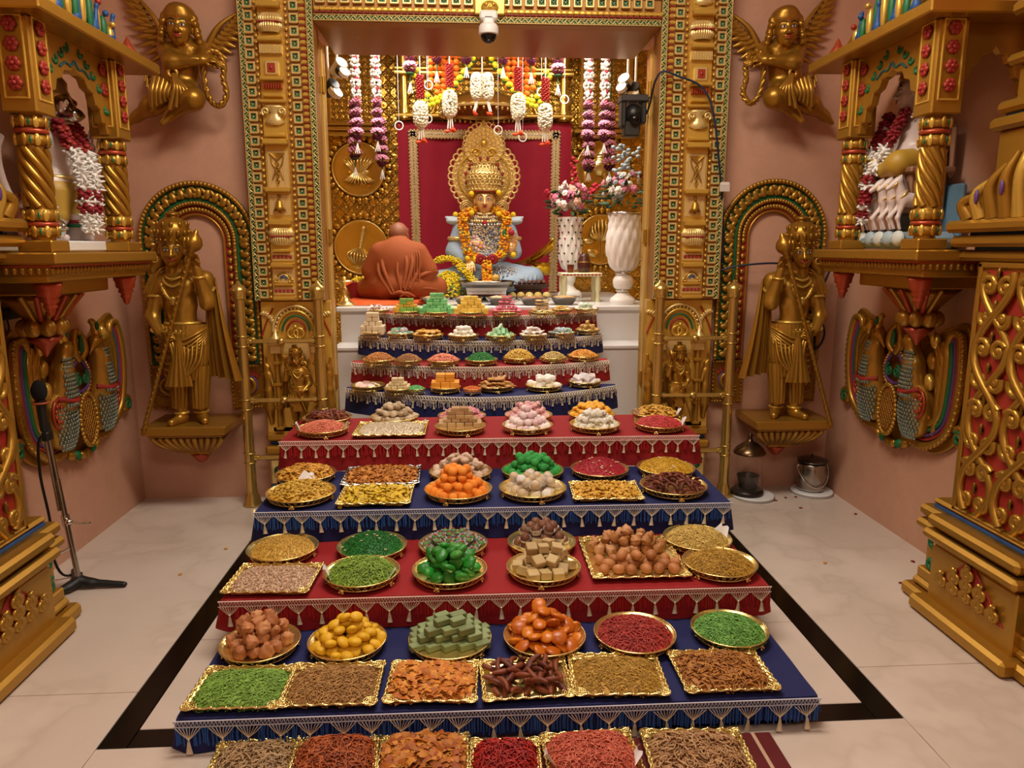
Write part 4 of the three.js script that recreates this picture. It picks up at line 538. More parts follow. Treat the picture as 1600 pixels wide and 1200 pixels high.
// ---------------------------------------------------------------- marble deities in the shrines
function flowerGarland(o, pts, spec, R) {   // spec(i, n) -> [material, radius, kind]
  pts.forEach((p, i) => { const [m, r, kind, inner] = spec(i, pts.length), b = []; const n = kind === 'spiky' ? 13 : 9;
    for (let q = 0; q < n; q++) { const a = q / n * TAU + i, up = (q % 3 - 1) * 0.7; b.push(at(ball(r * 0.5, [0, 0, 0], kind === 'spiky' ? [0.35, 0.35, 1.35] : [0.9, 0.5, 0.9], 5, 4), [cos(a) * cos(up) * r * 0.6, sin(up) * r * 0.6, sin(a) * cos(up) * r * 0.6], [-up, PI / 2 - a, 0])); } b.push(ball(r * 0.55, [0, 0, 0], [1, 0.8, 1], 6, 4)); part('flower', join(b), m, o, [p[0], p[1], p[2]], [rr(-0.3, 0.3, R), rr(0, 3, R), 0]); });
}
{
  // left: standing figure with silver mask, yellow dhoti, mace on the ground
  const o = onWall('marble_deity', -1, -3.56, 1.536, 'white marble deity with silver mask, yellow dhoti and mace in the left wall shrine', 'statue');
  part('base', cbox(0.52, 0.045, 0.3, 0.006, [0, 0.0235, 0.2]), M.marbleWhite, o);
  const c = (a, b, r, q, k) => ['c', a, b, r, q, k], e = (p, r, k) => ['e', p, r, null, k];
  part('body', join([blob([e([0, 0.47, 0.19], [0.095, 0.075, 0.07]), e([0, 0.38, 0.2], [0.075, 0.08, 0.065]), e([0, 0.3, 0.19], [0.09, 0.06, 0.075]), c([0.0, 0.5, 0.2], [0, 0.57, 0.21], 0.04, 0.038), c([0.1, 0.5, 0.19], [0.16, 0.4, 0.22], 0.045, 0.036), c([0.16, 0.4, 0.22], [0.1, 0.47, 0.3], 0.034, 0.025), c([-0.1, 0.5, 0.19], [-0.17, 0.36, 0.2], 0.045, 0.036), c([-0.17, 0.36, 0.2], [-0.19, 0.24, 0.24], 0.034, 0.024), c([0.05, 0.29, 0.2], [0.07, 0.16, 0.23], 0.07, 0.05), c([0.07, 0.16, 0.23], [0.07, 0.075, 0.2], 0.045, 0.03), c([-0.05, 0.29, 0.19], [-0.06, 0.16, 0.2], 0.07, 0.05), c([-0.06, 0.16, 0.2], [-0.06, 0.075, 0.17], 0.045, 0.03), c([0.07, 0.065, 0.19], [0.085, 0.06, 0.27], 0.024, 0.018), c([-0.06, 0.065, 0.16], [-0.075, 0.06, 0.24], 0.024, 0.018), e([0, 0.63, 0.21], [0.06, 0.07, 0.065])], 0.0095, 0.03), blob([...handPrims([0.1, 0.47, 0.3], [0.1, 1, 0.1], [0.1, -0.1, 1], 0.09, 1, 0.15, 0.12), ...handPrims([-0.19, 0.24, 0.24], [0, -1, 0.2], [1, 0, 0], 0.09, 1, 0.8)], 0.005, 0.01)]), M.marbleSkin, o);
  part('silver_mask', blob([e([0, 0.635, 0.245], [0.062, 0.068, 0.05]), e([0, 0.6, 0.29], [0.045, 0.035, 0.04]), c([-0.035, 0.6, 0.31], [0.035, 0.6, 0.31], 0.014, 0.014), e([-0.03, 0.655, 0.285], [0.018, 0.012, 0.012]), e([0.03, 0.655, 0.285], [0.018, 0.012, 0.012])], 0.006, 0.015), M.silver, o);
  part('crown', lathe([[0.066, 0], [0.07, 0.02], [0.06, 0.04], [0.062, 0.07], [0.04, 0.1], [0.02, 0.13], [0, 0.15]], 18, [0, 0.665, 0.21]), M.goldPale, o);
  part('dhoti', join([blob([e([0.02, 0.27, 0.2], [0.105, 0.07, 0.085]), c([0.06, 0.26, 0.21], [0.075, 0.17, 0.235], 0.078, 0.058), c([-0.055, 0.26, 0.2], [-0.06, 0.17, 0.205], 0.074, 0.056)], 0.009, 0.03)]), col(0xb8933c, 0.5), o);
  for (const [y, m] of [[0.2, M.goldPale], [0.17, M.goldPale], [0.135, M.red], [0.115, M.green]]) part('hem_band', ring([0.073, y, 0.23], 0.056, 0.056, 0.007), m, o);
  part('waist_band', join([ring([0, 0.325, 0.195], 0.098, 0.082, 0.01)]), M.goldPale, o); part('arm_band', ring([0.135, 0.45, 0.2], 0.046, 0.046, 0.007, [0.2, 0, 0.5]), M.goldBright, o); part('bead_collar', ring([0, 0.535, 0.2], 0.06, 0.06, 0.009), M.goldBright, o);
  part('tail', sweep(curve([[-0.06, 0.25, 0.1], [-0.15, 0.2, 0.08], [-0.23, 0.3, 0.08], [-0.24, 0.42, 0.08], [-0.2, 0.48, 0.08]], 20), (t) => 0.026 - 0.008 * t, 8), M.marbleSkin, o);
  part('mace', join([cyl(0.014, 0.014, 0.26, 10, [-0.2, 0.2, 0.26], [0, 0, 0.03]), ball(0.05, [-0.2, 0.1, 0.26], [1, 0.9, 1], 12, 8), torus(0.05, 0.008, [-0.2, 0.1, 0.26], [PI / 2, 0, 0], 16, 5)]), M.silver, o); part('blue_grip', sweep(Array.from({ length: 40 }, (_, i) => [-0.2 + cos(i * 0.8) * 0.015, 0.18 + i * 0.0035, 0.26 + sin(i * 0.8) * 0.015]), 0.004, 4), M.blue, o);
  part('green_scarf', sweep(curve([[0.12, 0.52, 0.13], [0.19, 0.4, 0.1], [0.2, 0.25, 0.1], [0.18, 0.12, 0.12]], 14), 0.03, 6, 0.5), M.green, o);
  part('back_slab', cbox(0.3, 0.22, 0.03, 0.01, [0.12, 0.155, 0.07]), mat(0xa8623a, 0.6), o);
  part('lattice_panel', join([cbox(0.2, 0.2, 0.02, 0.004, [-0.06, 0.15, 0.09]), ...Array.from({ length: 6 }, (_, i) => sweep([[-0.16, 0.06 + i * 0.035, 0.102], [-0.16 + min(0.2, 0.24 - i * 0.035), 0.06 + i * 0.035 + min(0.19, 0.19 - i * 0.035), 0.102]], 0.002, 3))]), mat(0x8a4a2c, 0.6), o);
  const R = rng(9), g = thing('flower_garland', 'red and white flower garland on the left marble deity', 'garland', [XL, 1.536, -3.56], PI / 2, 'garlands on the wall shrine statues'); const pts = [];
  for (let i = 0; i < 16; i++) { const t = i / 15; for (const k of [-1, 1]) pts.push([k * lerp(0.075, 0.035, t) - 0.035 * t, lerp(0.55, 0.1, t), 0.26 + 0.08 * sin(min(1, t * 1.6) * PI / 2)]); }
  flowerGarland(g, pts, (i) => { const r = fl(i / 2); return (r < 4) ? [r % 2 ? M.red : col(0x8c1620, 0.7), 0.036, 'petal'] : r < 9 ? [M.white, 0.038, 'spiky'] : r < 13 ? [r % 2 ? M.white : col(0x8c1620, 0.7), 0.038, r % 2 ? 'spiky' : 'petal'] : [M.white, 0.033, 'spiky']; }, R);
}
{
  // right: seated figure on a carved throne drawn by white horses
  const o = onWall('marble_deity', 1, -3.63, 1.546, 'white marble seated deity on a throne drawn by horses in the right wall shrine', 'statue');
  const c = (a, b, r, q, k) => ['c', a, b, r, q, k], e = (p, r, k) => ['e', p, r, null, k];
  const cloud = part('cloud_base', lumpy(cbox(0.56, 0.08, 0.3, 0.03, [0, 0.042, 0.2]), 0.02, 3, 9), mat(0x7f97a6, 0.6), o);
  for (let i = 0; i < 7; i++) part('cloud_puff', ball(0.045, [-0.24 + i * 0.08, 0.05, 0.33], [1, 0.8, 0.5], 10, 7), i % 2 ? mat(0x9fb2bb, 0.6) : mat(0xc7cdc9, 0.6), o);
  part('blue_backboard', cbox(0.5, 0.26, 0.03, 0.01, [0.02, 0.17, 0.05]), mat(0x5d8097, 0.6), o);
  part('throne', join([cbox(0.3, 0.2, 0.18, 0.01, [0.03, 0.27, 0.17]), cbox(0.36, 0.03, 0.22, 0.008, [0.03, 0.365, 0.17]), cbox(0.3, 0.24, 0.03, 0.012, [0.03, 0.45, 0.06])]), mat(0x9a7358, 0.5, 0.4), o);
  part('throne_scrolls', join([-1, 1].flatMap((k) => [sweep(spiral(0.03 + k * 0.07, 0.27, 0.05, 0.01, 0, k * 1.5, 20, 0.262), 0.009, 5), sweep(spiral(0.03 + k * 0.06, 0.2, 0.035, 0.008, 2, -k * 1.4, 16, 0.262), 0.007, 5)])), mat(0xb08a6c, 0.4, 0.5), o);
  part('body', join([blob([e([0.02, 0.56, 0.16], [0.085, 0.075, 0.06]), e([0.02, 0.47, 0.17], [0.075, 0.09, 0.065]), c([0.02, 0.6, 0.16], [0.01, 0.67, 0.17], 0.036, 0.034), c([0.1, 0.58, 0.15], [0.14, 0.47, 0.17], 0.04, 0.034), c([0.14, 0.47, 0.17], [0.06, 0.41, 0.26], 0.032, 0.024), c([-0.06, 0.58, 0.15], [-0.11, 0.48, 0.19], 0.04, 0.033), c([-0.11, 0.48, 0.19], [-0.09, 0.58, 0.26], 0.032, 0.023), e([0.02, 0.415, 0.18], [0.15, 0.06, 0.11])], 0.009, 0.03), blob(handPrims([0.06, 0.41, 0.26], [-0.8, -0.3, 0.5], [0, -1, 0], 0.085, 1, 0.3), 0.005, 0.01), placeHead([0.01, 0.745, 0.185], [0, -0.35, 0], 0.08)]), M.marbleSkin, o);
  addFace(o, [0.01, 0.745, 0.185], [0, -0.35, 0], 0.08);
  part('hair', at(blob([e([0, 0.045, -0.025], [0.078, 0.06, 0.08]), e([0, -0.04, -0.055], [0.07, 0.1, 0.05])], 0.008, 0.02), [0.01, 0.745, 0.185], [0, -0.35, 0], 0.82), M.ink, o);
  part('crown', at(lathe([[0.073, 0], [0.078, 0.02], [0.066, 0.045], [0.05, 0.07], [0.02, 0.1], [0, 0.115]], 18), [0.008, 0.79, 0.175]), M.goldBright, o);
  part('yellow_dhoti', blob([c([0.1, 0.41, 0.18], [0.11, 0.4, 0.28], 0.07, 0.06), c([-0.06, 0.41, 0.18], [-0.08, 0.4, 0.28], 0.07, 0.06), c([0.11, 0.4, 0.28], [0.02, 0.38, 0.3], 0.055, 0.04)], 0.009, 0.03), col(0xb08a2c, 0.5), o);
  part('green_shawl', sweep(curve([[0.09, 0.62, 0.12], [0.14, 0.56, 0.13], [0.16, 0.46, 0.12], [0.17, 0.37, 0.13]], 12), 0.035, 6, 0.5), M.green, o);
  part('pearl_strand', join([-1, 1].flatMap((k) => Array.from({ length: 9 }, (_, i) => ball(0.007, [0.01 + k * 0.07 + 0.0 * i, 0.73 - i * 0.014, 0.19 + 0.004 * i], 1, 5, 4)))), M.white, o);
  const horse = blob([c([0, 0.16, 0.0], [0, 0.17, 0.09], 0.032, 0.034), c([0, 0.18, 0.1], [0, 0.25, 0.125], 0.026, 0.019), c([0, 0.255, 0.125], [0, 0.22, 0.17], 0.018, 0.011), c([-0.012, 0.15, 0.1], [-0.014, 0.09, 0.145], 0.014, 0.009), c([-0.014, 0.09, 0.145], [-0.014, 0.035, 0.12], 0.009, 0.008), c([0.014, 0.15, 0.1], [0.016, 0.085, 0.12], 0.014, 0.009), c([0.016, 0.085, 0.12], [0.016, 0.03, 0.105], 0.009, 0.008), c([-0.01, 0.265, 0.118], [-0.012, 0.285, 0.115], 0.006, 0.003), c([0.01, 0.265, 0.118], [0.012, 0.285, 0.115], 0.006, 0.003)], 0.0055, 0.014);
  const mane = sweep(curve([[0, 0.28, 0.112], [0, 0.24, 0.095], [0, 0.19, 0.075]], 8), 0.011, 5), hoof = join([-1, 1].map((k) => cyl(0.009, 0.011, 0.016, 7, [k * 0.015, 0.026, k < 0 ? 0.12 : 0.105]))), harness = join([ring([0, 0.19, 0.103], 0.03, 0.028, 0.005, [0.9, 0, 0]), ring([0, 0.24, 0.14], 0.019, 0.019, 0.004, [0.9, 0, 0])]);
  for (let i = 0; i < 6; i++) { const h = part('horse', horse, M.marbleSkin, o, [-0.22 + i * 0.082, 0.06, 0.19], [0, (i - 2.5) * -0.06, 0]); part('mane', mane, mat(0x8a7a70, 0.7), h); part('hooves', hoof, M.ink, h); part('harness', harness, M.goldBright, h); }
  const R = rng(19), g = thing('flower_garland', 'red and white flower garland on the right marble deity', 'garland', [XR, 1.546, -3.63], -PI / 2, 'garlands on the wall shrine statues'); const pts = [];
  for (let i = 0; i < 16; i++) { const t = i / 15; for (const k of [-1, 1]) pts.push([k * lerp(0.07, 0.03, t) - 0.06 * t - 0.02, lerp(0.64, 0.14, t), lerp(0.24, 0.36, min(1, t * 1.7))]); }
  flowerGarland(g, pts, (i) => { const r = fl(i / 2); return r < 5 ? [r % 2 ? col(0x8c1620, 0.7) : col(0x7c1018, 0.7), 0.036, 'petal'] : r < 9 ? [M.white, 0.04, 'spiky'] : r < 13 ? [r === 10 ? M.white : col(0x8c1620, 0.7), 0.038, r === 10 ? 'spiky' : 'petal'] : [r === 14 ? col(0x8c1620, 0.7) : M.white, 0.033, 'spiky']; }, R);
}
// ---------------------------------------------------------------- peacock reliefs
const scaleG = join([ball(0.0085, [0, 0, 0], [1, 1, 0.45], 6, 4)]);
for (const [side, zc, yc, label] of [[-1, -3.82, 0.825, 'coloured gilt relief of two facing peacocks on the left wall'], [1, -3.76, 0.835, 'coloured gilt relief of two facing peacocks on the right wall']]) {
  const o = onWall('peacock_relief', side, zc, yc, label, 'relief', 'peacock reliefs');
  part('back_plate', extr(poly([[0, 0.26], [0.07, 0.2], [0.12, 0.3], [0.2, 0.24], [0.28, 0.3], [0.38, 0.34], [0.47, 0.36], [0.53, 0.24], [0.54, 0.0], [0.48, -0.2], [0.34, -0.29], [0.16, -0.29], [0.07, -0.33], [0, -0.36], [-0.07, -0.33], [-0.16, -0.29], [-0.34, -0.29], [-0.48, -0.2], [-0.54, 0.0], [-0.53, 0.24], [-0.47, 0.36], [-0.38, 0.34], [-0.28, 0.3], [-0.2, 0.24], [-0.12, 0.3], [-0.07, 0.2]], true), 0.025, 0.006), M.goldDeep, o);
  for (const k of [-1, 1]) {
    const X = (pts) => pts.map(([a, b, c = 0.035]) => [a * k, b, c]);
    const tailP = (d) => curve(X([[0.14 + d * 0.2, -0.27 + d, 0.03], [0.3 - d * 0.3, -0.265 + d, 0.035], [0.45 - d * 0.8, -0.16 + d * 0.5, 0.04], [0.505 - d, 0.02, 0.045], [0.505 - d, 0.2, 0.045], [0.47 - d, 0.31 - d * 0.4, 0.04], [0.41 - d * 0.4, 0.31 - d, 0.04], [0.385 - d * 0.1, 0.24 - d * 0.3, 0.04]]), 40);
    part('tail_rim', join([sweep(tailP(0), 0.02, 7), ...tailP(-0.012).filter((_, i) => i % 1 === 0).map((v) => ball(0.0125, [v.x, v.y, v.z + 0.008], 1, 5, 4))]), M.gold, o);
    part('red_stripe', sweep(tailP(0.03), 0.009, 5), M.red, o); part('purple_stripe', sweep(tailP(0.05), 0.01, 5), M.purple, o); part('green_stripe', sweep(tailP(0.075), 0.012, 5), M.green, o); part('gold_stripe', sweep(tailP(0.105), 0.02, 6), M.gold, o);
    for (let i = 0; i < 5; i++) part('tail_feather', sweep(curve(X([[0.33 + i * 0.012, -0.2 + i * 0.05, 0.03], [0.37, -0.06 + i * 0.06, 0.045], [0.34 - i * 0.01, 0.1 + i * 0.045, 0.04]]), 10), (t) => 0.022 - 0.012 * abs(t - 0.5), 6), M.gold, o);
    for (let i = 0; i < 4; i++) part('leaf_curl', ball(0.033, [k * (0.3 - 0.006 * i), 0.27 - i * 0.105, 0.05], [0.85, 1.35, 0.7], 9, 7, [0, 0, k * 0.3]), i % 2 ? M.gold : M.goldBright, o);
    part('outer_curl', sweep(spiral(k * 0.53, -0.17, 0.055, 0.012, k > 0 ? 2.4 : PI - 2.4, -k * 1.4, 20, 0.03), 0.018, 6), M.gold, o); part('green_curl', sweep(spiral(k * 0.53, -0.17, 0.038, 0.01, k > 0 ? 2.4 : PI - 2.4, -k * 1.3, 18, 0.042), 0.009, 5), M.green, o);
    part('peacock_body', blob([['e', [k * 0.2, -0.1, 0.04], [0.105, 0.15, 0.06]], ['c', [k * 0.19, 0.0, 0.06], [k * 0.185, 0.14, 0.075], 0.075, 0.05], ['c', [k * 0.185, 0.14, 0.075], [k * 0.16, 0.235, 0.08], 0.05, 0.034], ['e', [k * 0.145, 0.255, 0.085], [0.036, 0.032, 0.03]], ['c', [k * 0.12, 0.245, 0.09], [k * 0.075, 0.185, 0.085], 0.018, 0.005], ['e', [k * 0.255, -0.1, 0.05], [0.06, 0.12, 0.055]]], 0.009, 0.03), M.gold, o);
    const sc = []; for (let r = 0; r < 23; r++) for (let q = 0; q < 10; q++) { const t = r / 22, y = lerp(-0.235, 0.2, t); if (abs(y - 0.005) < 0.014) continue; const cx = t < 0.55 ? 0.205 : lerp(0.195, 0.185, (t - 0.55) / 0.45), hw = t < 0.5 ? 0.09 * sqrt(max(0, 1 - pow((y + 0.1) / 0.16, 2))) + 0.012 : lerp(0.066, 0.04, (t - 0.5) / 0.5), u = (q + (r & 1) * 0.5) / 9.5 * 2 - 1, x = cx + u * hw; if (abs(u) > 0.97 || (t > 0.55 && u < -0.6)) continue; const bz = t < 0.5 ? 0.066 * sqrt(max(0.05, 1 - u * u * 0.7)) * (1 - 0.35 * pow((y + 0.1) / 0.16, 2)) + 0.05 : lerp(0.07, 0.075, t) + lerp(0.07, 0.046, (t - 0.5) * 2) * sqrt(max(0.05, 1 - u * u * 0.6)); sc.push(at(scaleG.clone(), [k * x, y, bz], [0.3, k * u * 0.8, 0], [1, 1.2, 1.2])); }
    stuff(part('breast_scales', join(sc), mat(0x8fa39a, 0.28, 0.75), o));
    part('red_collar', join([sweep(curve(X([[0.115, 0.01, 0.085], [0.19, -0.005, 0.135], [0.27, 0.02, 0.09]]), 10), 0.014, 6)]), M.red, o);
    part('wing_disc', join([ring([k * 0.285, -0.05, 0.095], 0.05, 0.07, 0.009, [PI / 2, 0, 0]), ...Array.from({ length: 9 }, (_, i) => ball(0.013, [k * 0.285 + cos(i / 9 * TAU) * 0.028, -0.05 + sin(i / 9 * TAU) * 0.042, 0.1], [1, 1, 0.6], 6, 4))]), M.redCopper, o);
    part('eye', ball(0.006, [k * 0.135, 0.265, 0.113], 1, 6, 4), M.ink, o); part('crest', join([sweep(curve(X([[0.15, 0.28, 0.085], [0.155, 0.33, 0.08], [0.13, 0.355, 0.08]]), 8), 0.018, 6), sweep(curve(X([[0.17, 0.275, 0.08], [0.19, 0.315, 0.075]]), 4), 0.012, 5)]), M.goldBright, o); part('crest_green', ball(0.018, [k * 0.15, 0.325, 0.098], [0.8, 1.4, 0.5], 6, 5), M.green, o);
    part('heart_spiral', sweep(spiral(k * 0.035, 0.07, 0.035, 0.006, k > 0 ? PI / 2 : PI / 2, -k * 1.5, 22, 0.07), 0.009, 5), M.green, o);
    part('heart_outline', sweep(curve(X([[0, 0.0, 0.06], [0.06, 0.02, 0.06], [0.085, 0.075, 0.06], [0.06, 0.13, 0.06], [0, 0.19, 0.065]]), 16), 0.011, 6), M.purple, o);
    part('heart_beads', join(curve(X([[0.01, -0.012, 0.06], [0.075, 0.008, 0.06], [0.1, 0.08, 0.06], [0.072, 0.145, 0.06], [0.01, 0.205, 0.065]]), 16).map((v) => ball(0.009, [v.x, v.y, v.z], 1, 6, 4))), M.goldBright, o);
    part('bud_leaf', sweep(curve(X([[0.012, 0.17, 0.07], [0.05, 0.21, 0.075], [0.045, 0.27, 0.07], [0.005, 0.315, 0.06]]), 10), 0.018, 6), M.gold, o);
    for (let i = 0; i < 3; i++) part('foot_leaf', ball(0.03, [k * (0.02 + i * 0.055), -0.3 - 0.012 * (2 - i), 0.045], [1.1, 0.8, 0.7], 8, 6, [0, 0, k * 0.5]), [M.gold, M.green, M.gold][i], o);
  }
  part('green_bud', ball(0.02, [0, 0.25, 0.085], [0.8, 2.4, 0.6], 8, 6), M.green, o);
  part('red_teeth', join(Array.from({ length: 14 }, (_, i) => { const k = i < 7 ? -1 : 1, t = (i % 7) / 6; return at(new THREE.ConeGeometry(0.008, 0.025, 5), [k * (0.1 + 0.012 * sin(t * PI)), lerp(0.0, 0.13, t), 0.06], [0, 0, -k * 1.3]); })), M.red, o);
  part('medallion', lathe([[0, 0.02], [0.07, 0.016], [0.078, 0], [0, 0]], 28, [0, -0.14, 0.07], [PI / 2, 0, 0], [1, 1, 1.65]), mat(0xa5642a, 0.5, 0.5), o);
  part('rope_rim', join(Array.from({ length: 34 }, (_, i) => ball(0.0135, [sin(i / 34 * TAU) * 0.082, -0.14 + cos(i / 34 * TAU) * 0.135, 0.085], 1, 6, 4))), M.gold, o);
  part('hatching', join(Array.from({ length: 11 }, (_, i) => i - 5).flatMap((i) => [-1, 1].map((d) => { const x = i * 0.024; const q = []; for (let t = -1; t <= 1; t += 0.1) { const px = x + t * 0.07 * d, py = t * 0.1; if (hypot(px / 0.07, py / 0.117) < 1) q.push([px, -0.14 + py, 0.09]); } return q.length > 1 ? sweep(q, 0.0028, 3) : null; })).filter(Boolean)), M.goldDeep, o);
}
// ---------------------------------------------------------------- carved pilasters in front
for (const [side, label] of [[-1, 'gilt carved pilaster with red and green scrollwork at the left edge'], [1, 'gilt carved pilaster with red and green scrollwork at the right edge']]) {
  const o = onWall('carved_pilaster', side, -2.62, 0, label, 'pilaster', 'carved pilasters'), k = side < 0 ? -1 : 1;   // -k is away from the camera
  const step = (y0, y1, w, d, m = M.gold, n = 'plinth_course', c = 0.014) => part(n, cbox(w, y1 - y0, d, c, [0, (y0 + y1) / 2, d / 2]), m, o);
  step(0, 0.06, 0.86, 0.37); step(0.06, 0.1, 0.8, 0.34); step(0.1, 0.15, 0.76, 0.33, M.gold, 'plinth_course', 0.006); step(0.15, 0.33, 0.72, 0.31, M.gold, 'plinth_block', 0.006);
  part('corner_block', cbox(0.5, 0.3, 0.36, 0.006, [0, 0.16, 0.18]), M.gold, o); part('corner_course', cbox(0.58, 0.065, 0.42, 0.014, [0, 0.034, 0.21]), M.gold, o);
  step(0.33, 0.375, 0.8, 0.35); step(0.375, 0.39, 0.72, 0.31, M.blue, 'blue_line', 0.002); step(0.39, 0.44, 0.78, 0.345); step(0.44, 0.455, 0.675, 0.31, M.blue, 'blue_line', 0.002);
  part('corner_course', cbox(0.55, 0.045, 0.4, 0.014, [0, 0.353, 0.2]), M.gold, o); part('corner_course', cbox(0.53, 0.05, 0.39, 0.014, [0, 0.415, 0.195]), M.gold, o);
  step(0.455, 0.48, 0.69, 0.315); step(0.48, 1.5, 0.66, 0.235, M.gold, 'shaft', 0.004); part('shaft_front', cbox(0.46, 1.045, 0.3, 0.004, [0, 0.978, 0.15]), M.gold, o);
  // red field with interlaced gilt vines on the front, green strip on the set-back flank
  part('red_field', cbox(0.4, 0.97, 0.004, 0.001, [0, 0.98, 0.3015]), M.red, o); for (const q of [-1, 1]) part('frame_bar', cbox(0.022, 1.03, 0.016, 0.004, [q * 0.215, 0.98, 0.304]), M.gold, o); for (const y of [0.475, 1.485]) part('frame_bar', cbox(0.45, 0.022, 0.016, 0.004, [0, y, 0.304]), M.gold, o);
  for (const ph of [0, 1]) for (const q of [-1, 1]) { const p = []; for (let i = 0; i <= 40; i++) { const t = i / 40; p.push([q * 0.1 + (ph ? -1 : 1) * 0.085 * sin(t * TAU * 1.75 + 0.4), 0.5 + t * 0.96, 0.31 + (ph ? 0.007 : 0) + 0.004 * cos(t * TAU * 3.5)]); } part('vine', sweep(p, 0.0165, 6), M.gold, o); }
  for (let r = 0; r < 8; r++) for (const q of [-1, 1]) for (const e of [-1, 1]) { const y = 0.55 + r * 0.122; part('leaf_scroll', join([sweep(spiral(q * 0.1 + e * 0.043, y, 0.042, 0.006, e > 0 ? 0.5 : PI - 0.5, e * (r % 2 ? 1.3 : -1.3), 18, 0.312), (t) => 0.0155 - 0.005 * t, 6), ball(0.019, [q * 0.1 + e * 0.043, y, 0.314], [1, 1, 0.7], 7, 5), ball(0.014, [q * 0.1, y + 0.05, 0.314], [0.6, 1.8, 0.7], 7, 5)]), M.gold, o); }
  for (const q of [-1, 1]) {
    part('green_strip', cbox(0.05, 0.98, 0.004, 0.001, [q * 0.285, 0.98, 0.237]), M.green, o); part('strip_vine', join([sweep(Array.from({ length: 60 }, (_, i) => [q * 0.285 + 0.014 * sin(i * 0.62), 0.5 + i * 0.0163, 0.243]), 0.008, 5), ...Array.from({ length: 19 }, (_, i) => ball(0.013, [q * 0.285 + (i & 1 ? 1 : -1) * 0.012, 0.51 + i * 0.051, 0.244], [0.8, 1.2, 0.6], 6, 4))]), M.gold, o);
    for (const e of [-1, 1]) part('frame_bar', cbox(0.01, 1.0, 0.012, 0.003, [q * 0.285 + e * 0.031, 0.98, 0.24]), M.gold, o);
    // side flank facing along the hall
    part('flank_strip', cbox(0.004, 0.98, 0.12, 0.001, [q * 0.332, 0.98, 0.13]), M.green, o); part('flank_vine', sweep(Array.from({ length: 60 }, (_, i) => [q * 0.336, 0.5 + i * 0.0163, 0.13 + 0.035 * sin(i * 0.5)]), 0.011, 5), M.gold, o);
    // corner leaves on the pedestal and a triangular spray
    for (const yy of [0.285, 0.185]) part('green_leaf', join([sweep(spiral(q * 0.31, yy, 0.035, 0.006, 1, q * 1.3, 14, 0.314), 0.012, 5)]), M.green, o);
    part('corner_leaf', sweep(spiral(q * 0.27, 0.3, 0.03, 0.006, 0.5, -q * 1.3, 14, 0.316), 0.011, 5), M.gold, o);
  }
  part('red_triangle', extr(poly([[-0.2, 0], [0.2, 0], [0.03, 0.155], [-0.03, 0.155]]), 0.006, 0.001, [0, 0.155, 0.36]), M.red, o);
  for (let r = 0; r < 3; r++) for (let i = 0; i < 5 - r * 2; i++) for (const e of [-1, 1]) part('pedestal_scroll', sweep(spiral((i - (4 - r * 2) / 2) * 0.076 + e * 0.012, 0.185 + r * 0.047, 0.032, 0.006, 1.5, e * 1.4, 16, 0.374), (t) => 0.011 - 0.004 * t, 6), M.gold, o);
  // capital, crest of leaves and the upper column
  step(1.5, 1.54, 0.7, 0.32); step(1.54, 1.555, 0.64, 0.27, M.blue, 'blue_line', 0.002); step(1.555, 1.6, 0.74, 0.35); step(1.6, 1.612, 0.66, 0.29, M.blue, 'blue_line', 0.002); step(1.612, 1.66, 0.76, 0.37);
  part('upper_block', cbox(0.56, 0.34, 0.25, 0.006, [0, 1.83, 0.125]), M.gold, o);
  for (let i = 0; i < 9; i++) { const x = (i - 4) * 0.07, hh = 0.1 + 0.16 * (1 - pow(abs(i - 4) / 4, 1.3)); part('crest_leaf', sweep(curve([[x, 1.665, 0.33], [x + (i - 4) * 0.006, 1.665 + hh * 0.6, 0.35], [x * 0.8, 1.665 + hh, 0.325]], 10), (t) => 0.034 * (1 - 0.7 * t), 6), i % 3 === 1 ? M.goldBright : M.gold, o); if (i % 2) part('purple_leaf', ball(0.016, [x * 0.95, 1.7 + hh * 0.3, 0.37], [0.7, 1.8, 0.5], 6, 5), M.purple, o); }
  step(2.0, 2.05, 0.62, 0.28); step(2.05, 2.065, 0.54, 0.24, M.blue, 'blue_line', 0.002); step(2.065, 2.11, 0.58, 0.27);
  part('upper_panel', cbox(0.5, 0.13, 0.22, 0.006, [0, 2.175, 0.11]), M.gold, o); part('red_scroll', join([-1, 1].flatMap((e) => [sweep(spiral(e * 0.16, 2.175, 0.04, 0.008, 0, e * 1.4, 16, 0.224), 0.01, 5), sweep(spiral(e * 0.06, 2.175, 0.04, 0.008, PI, -e * 1.4, 16, 0.224), 0.01, 5)])), M.red, o);
  step(2.24, 2.28, 0.56, 0.26); step(2.28, 2.42, 0.44, 0.19); step(2.42, 2.47, 0.56, 0.26); part('green_scroll', join([-0.15, 0, 0.15].map((x) => sweep(spiral(x, 2.35, 0.045, 0.008, 0, 1.4, 16, 0.194), 0.01, 5))), M.green, o); step(2.47, 3.89, 0.5, 0.22, M.gold, 'upper_shaft');
  part('red_field', cbox(0.36, 1.2, 0.004, 0.001, [0, 3.15, 0.2215]), M.red, o);
}
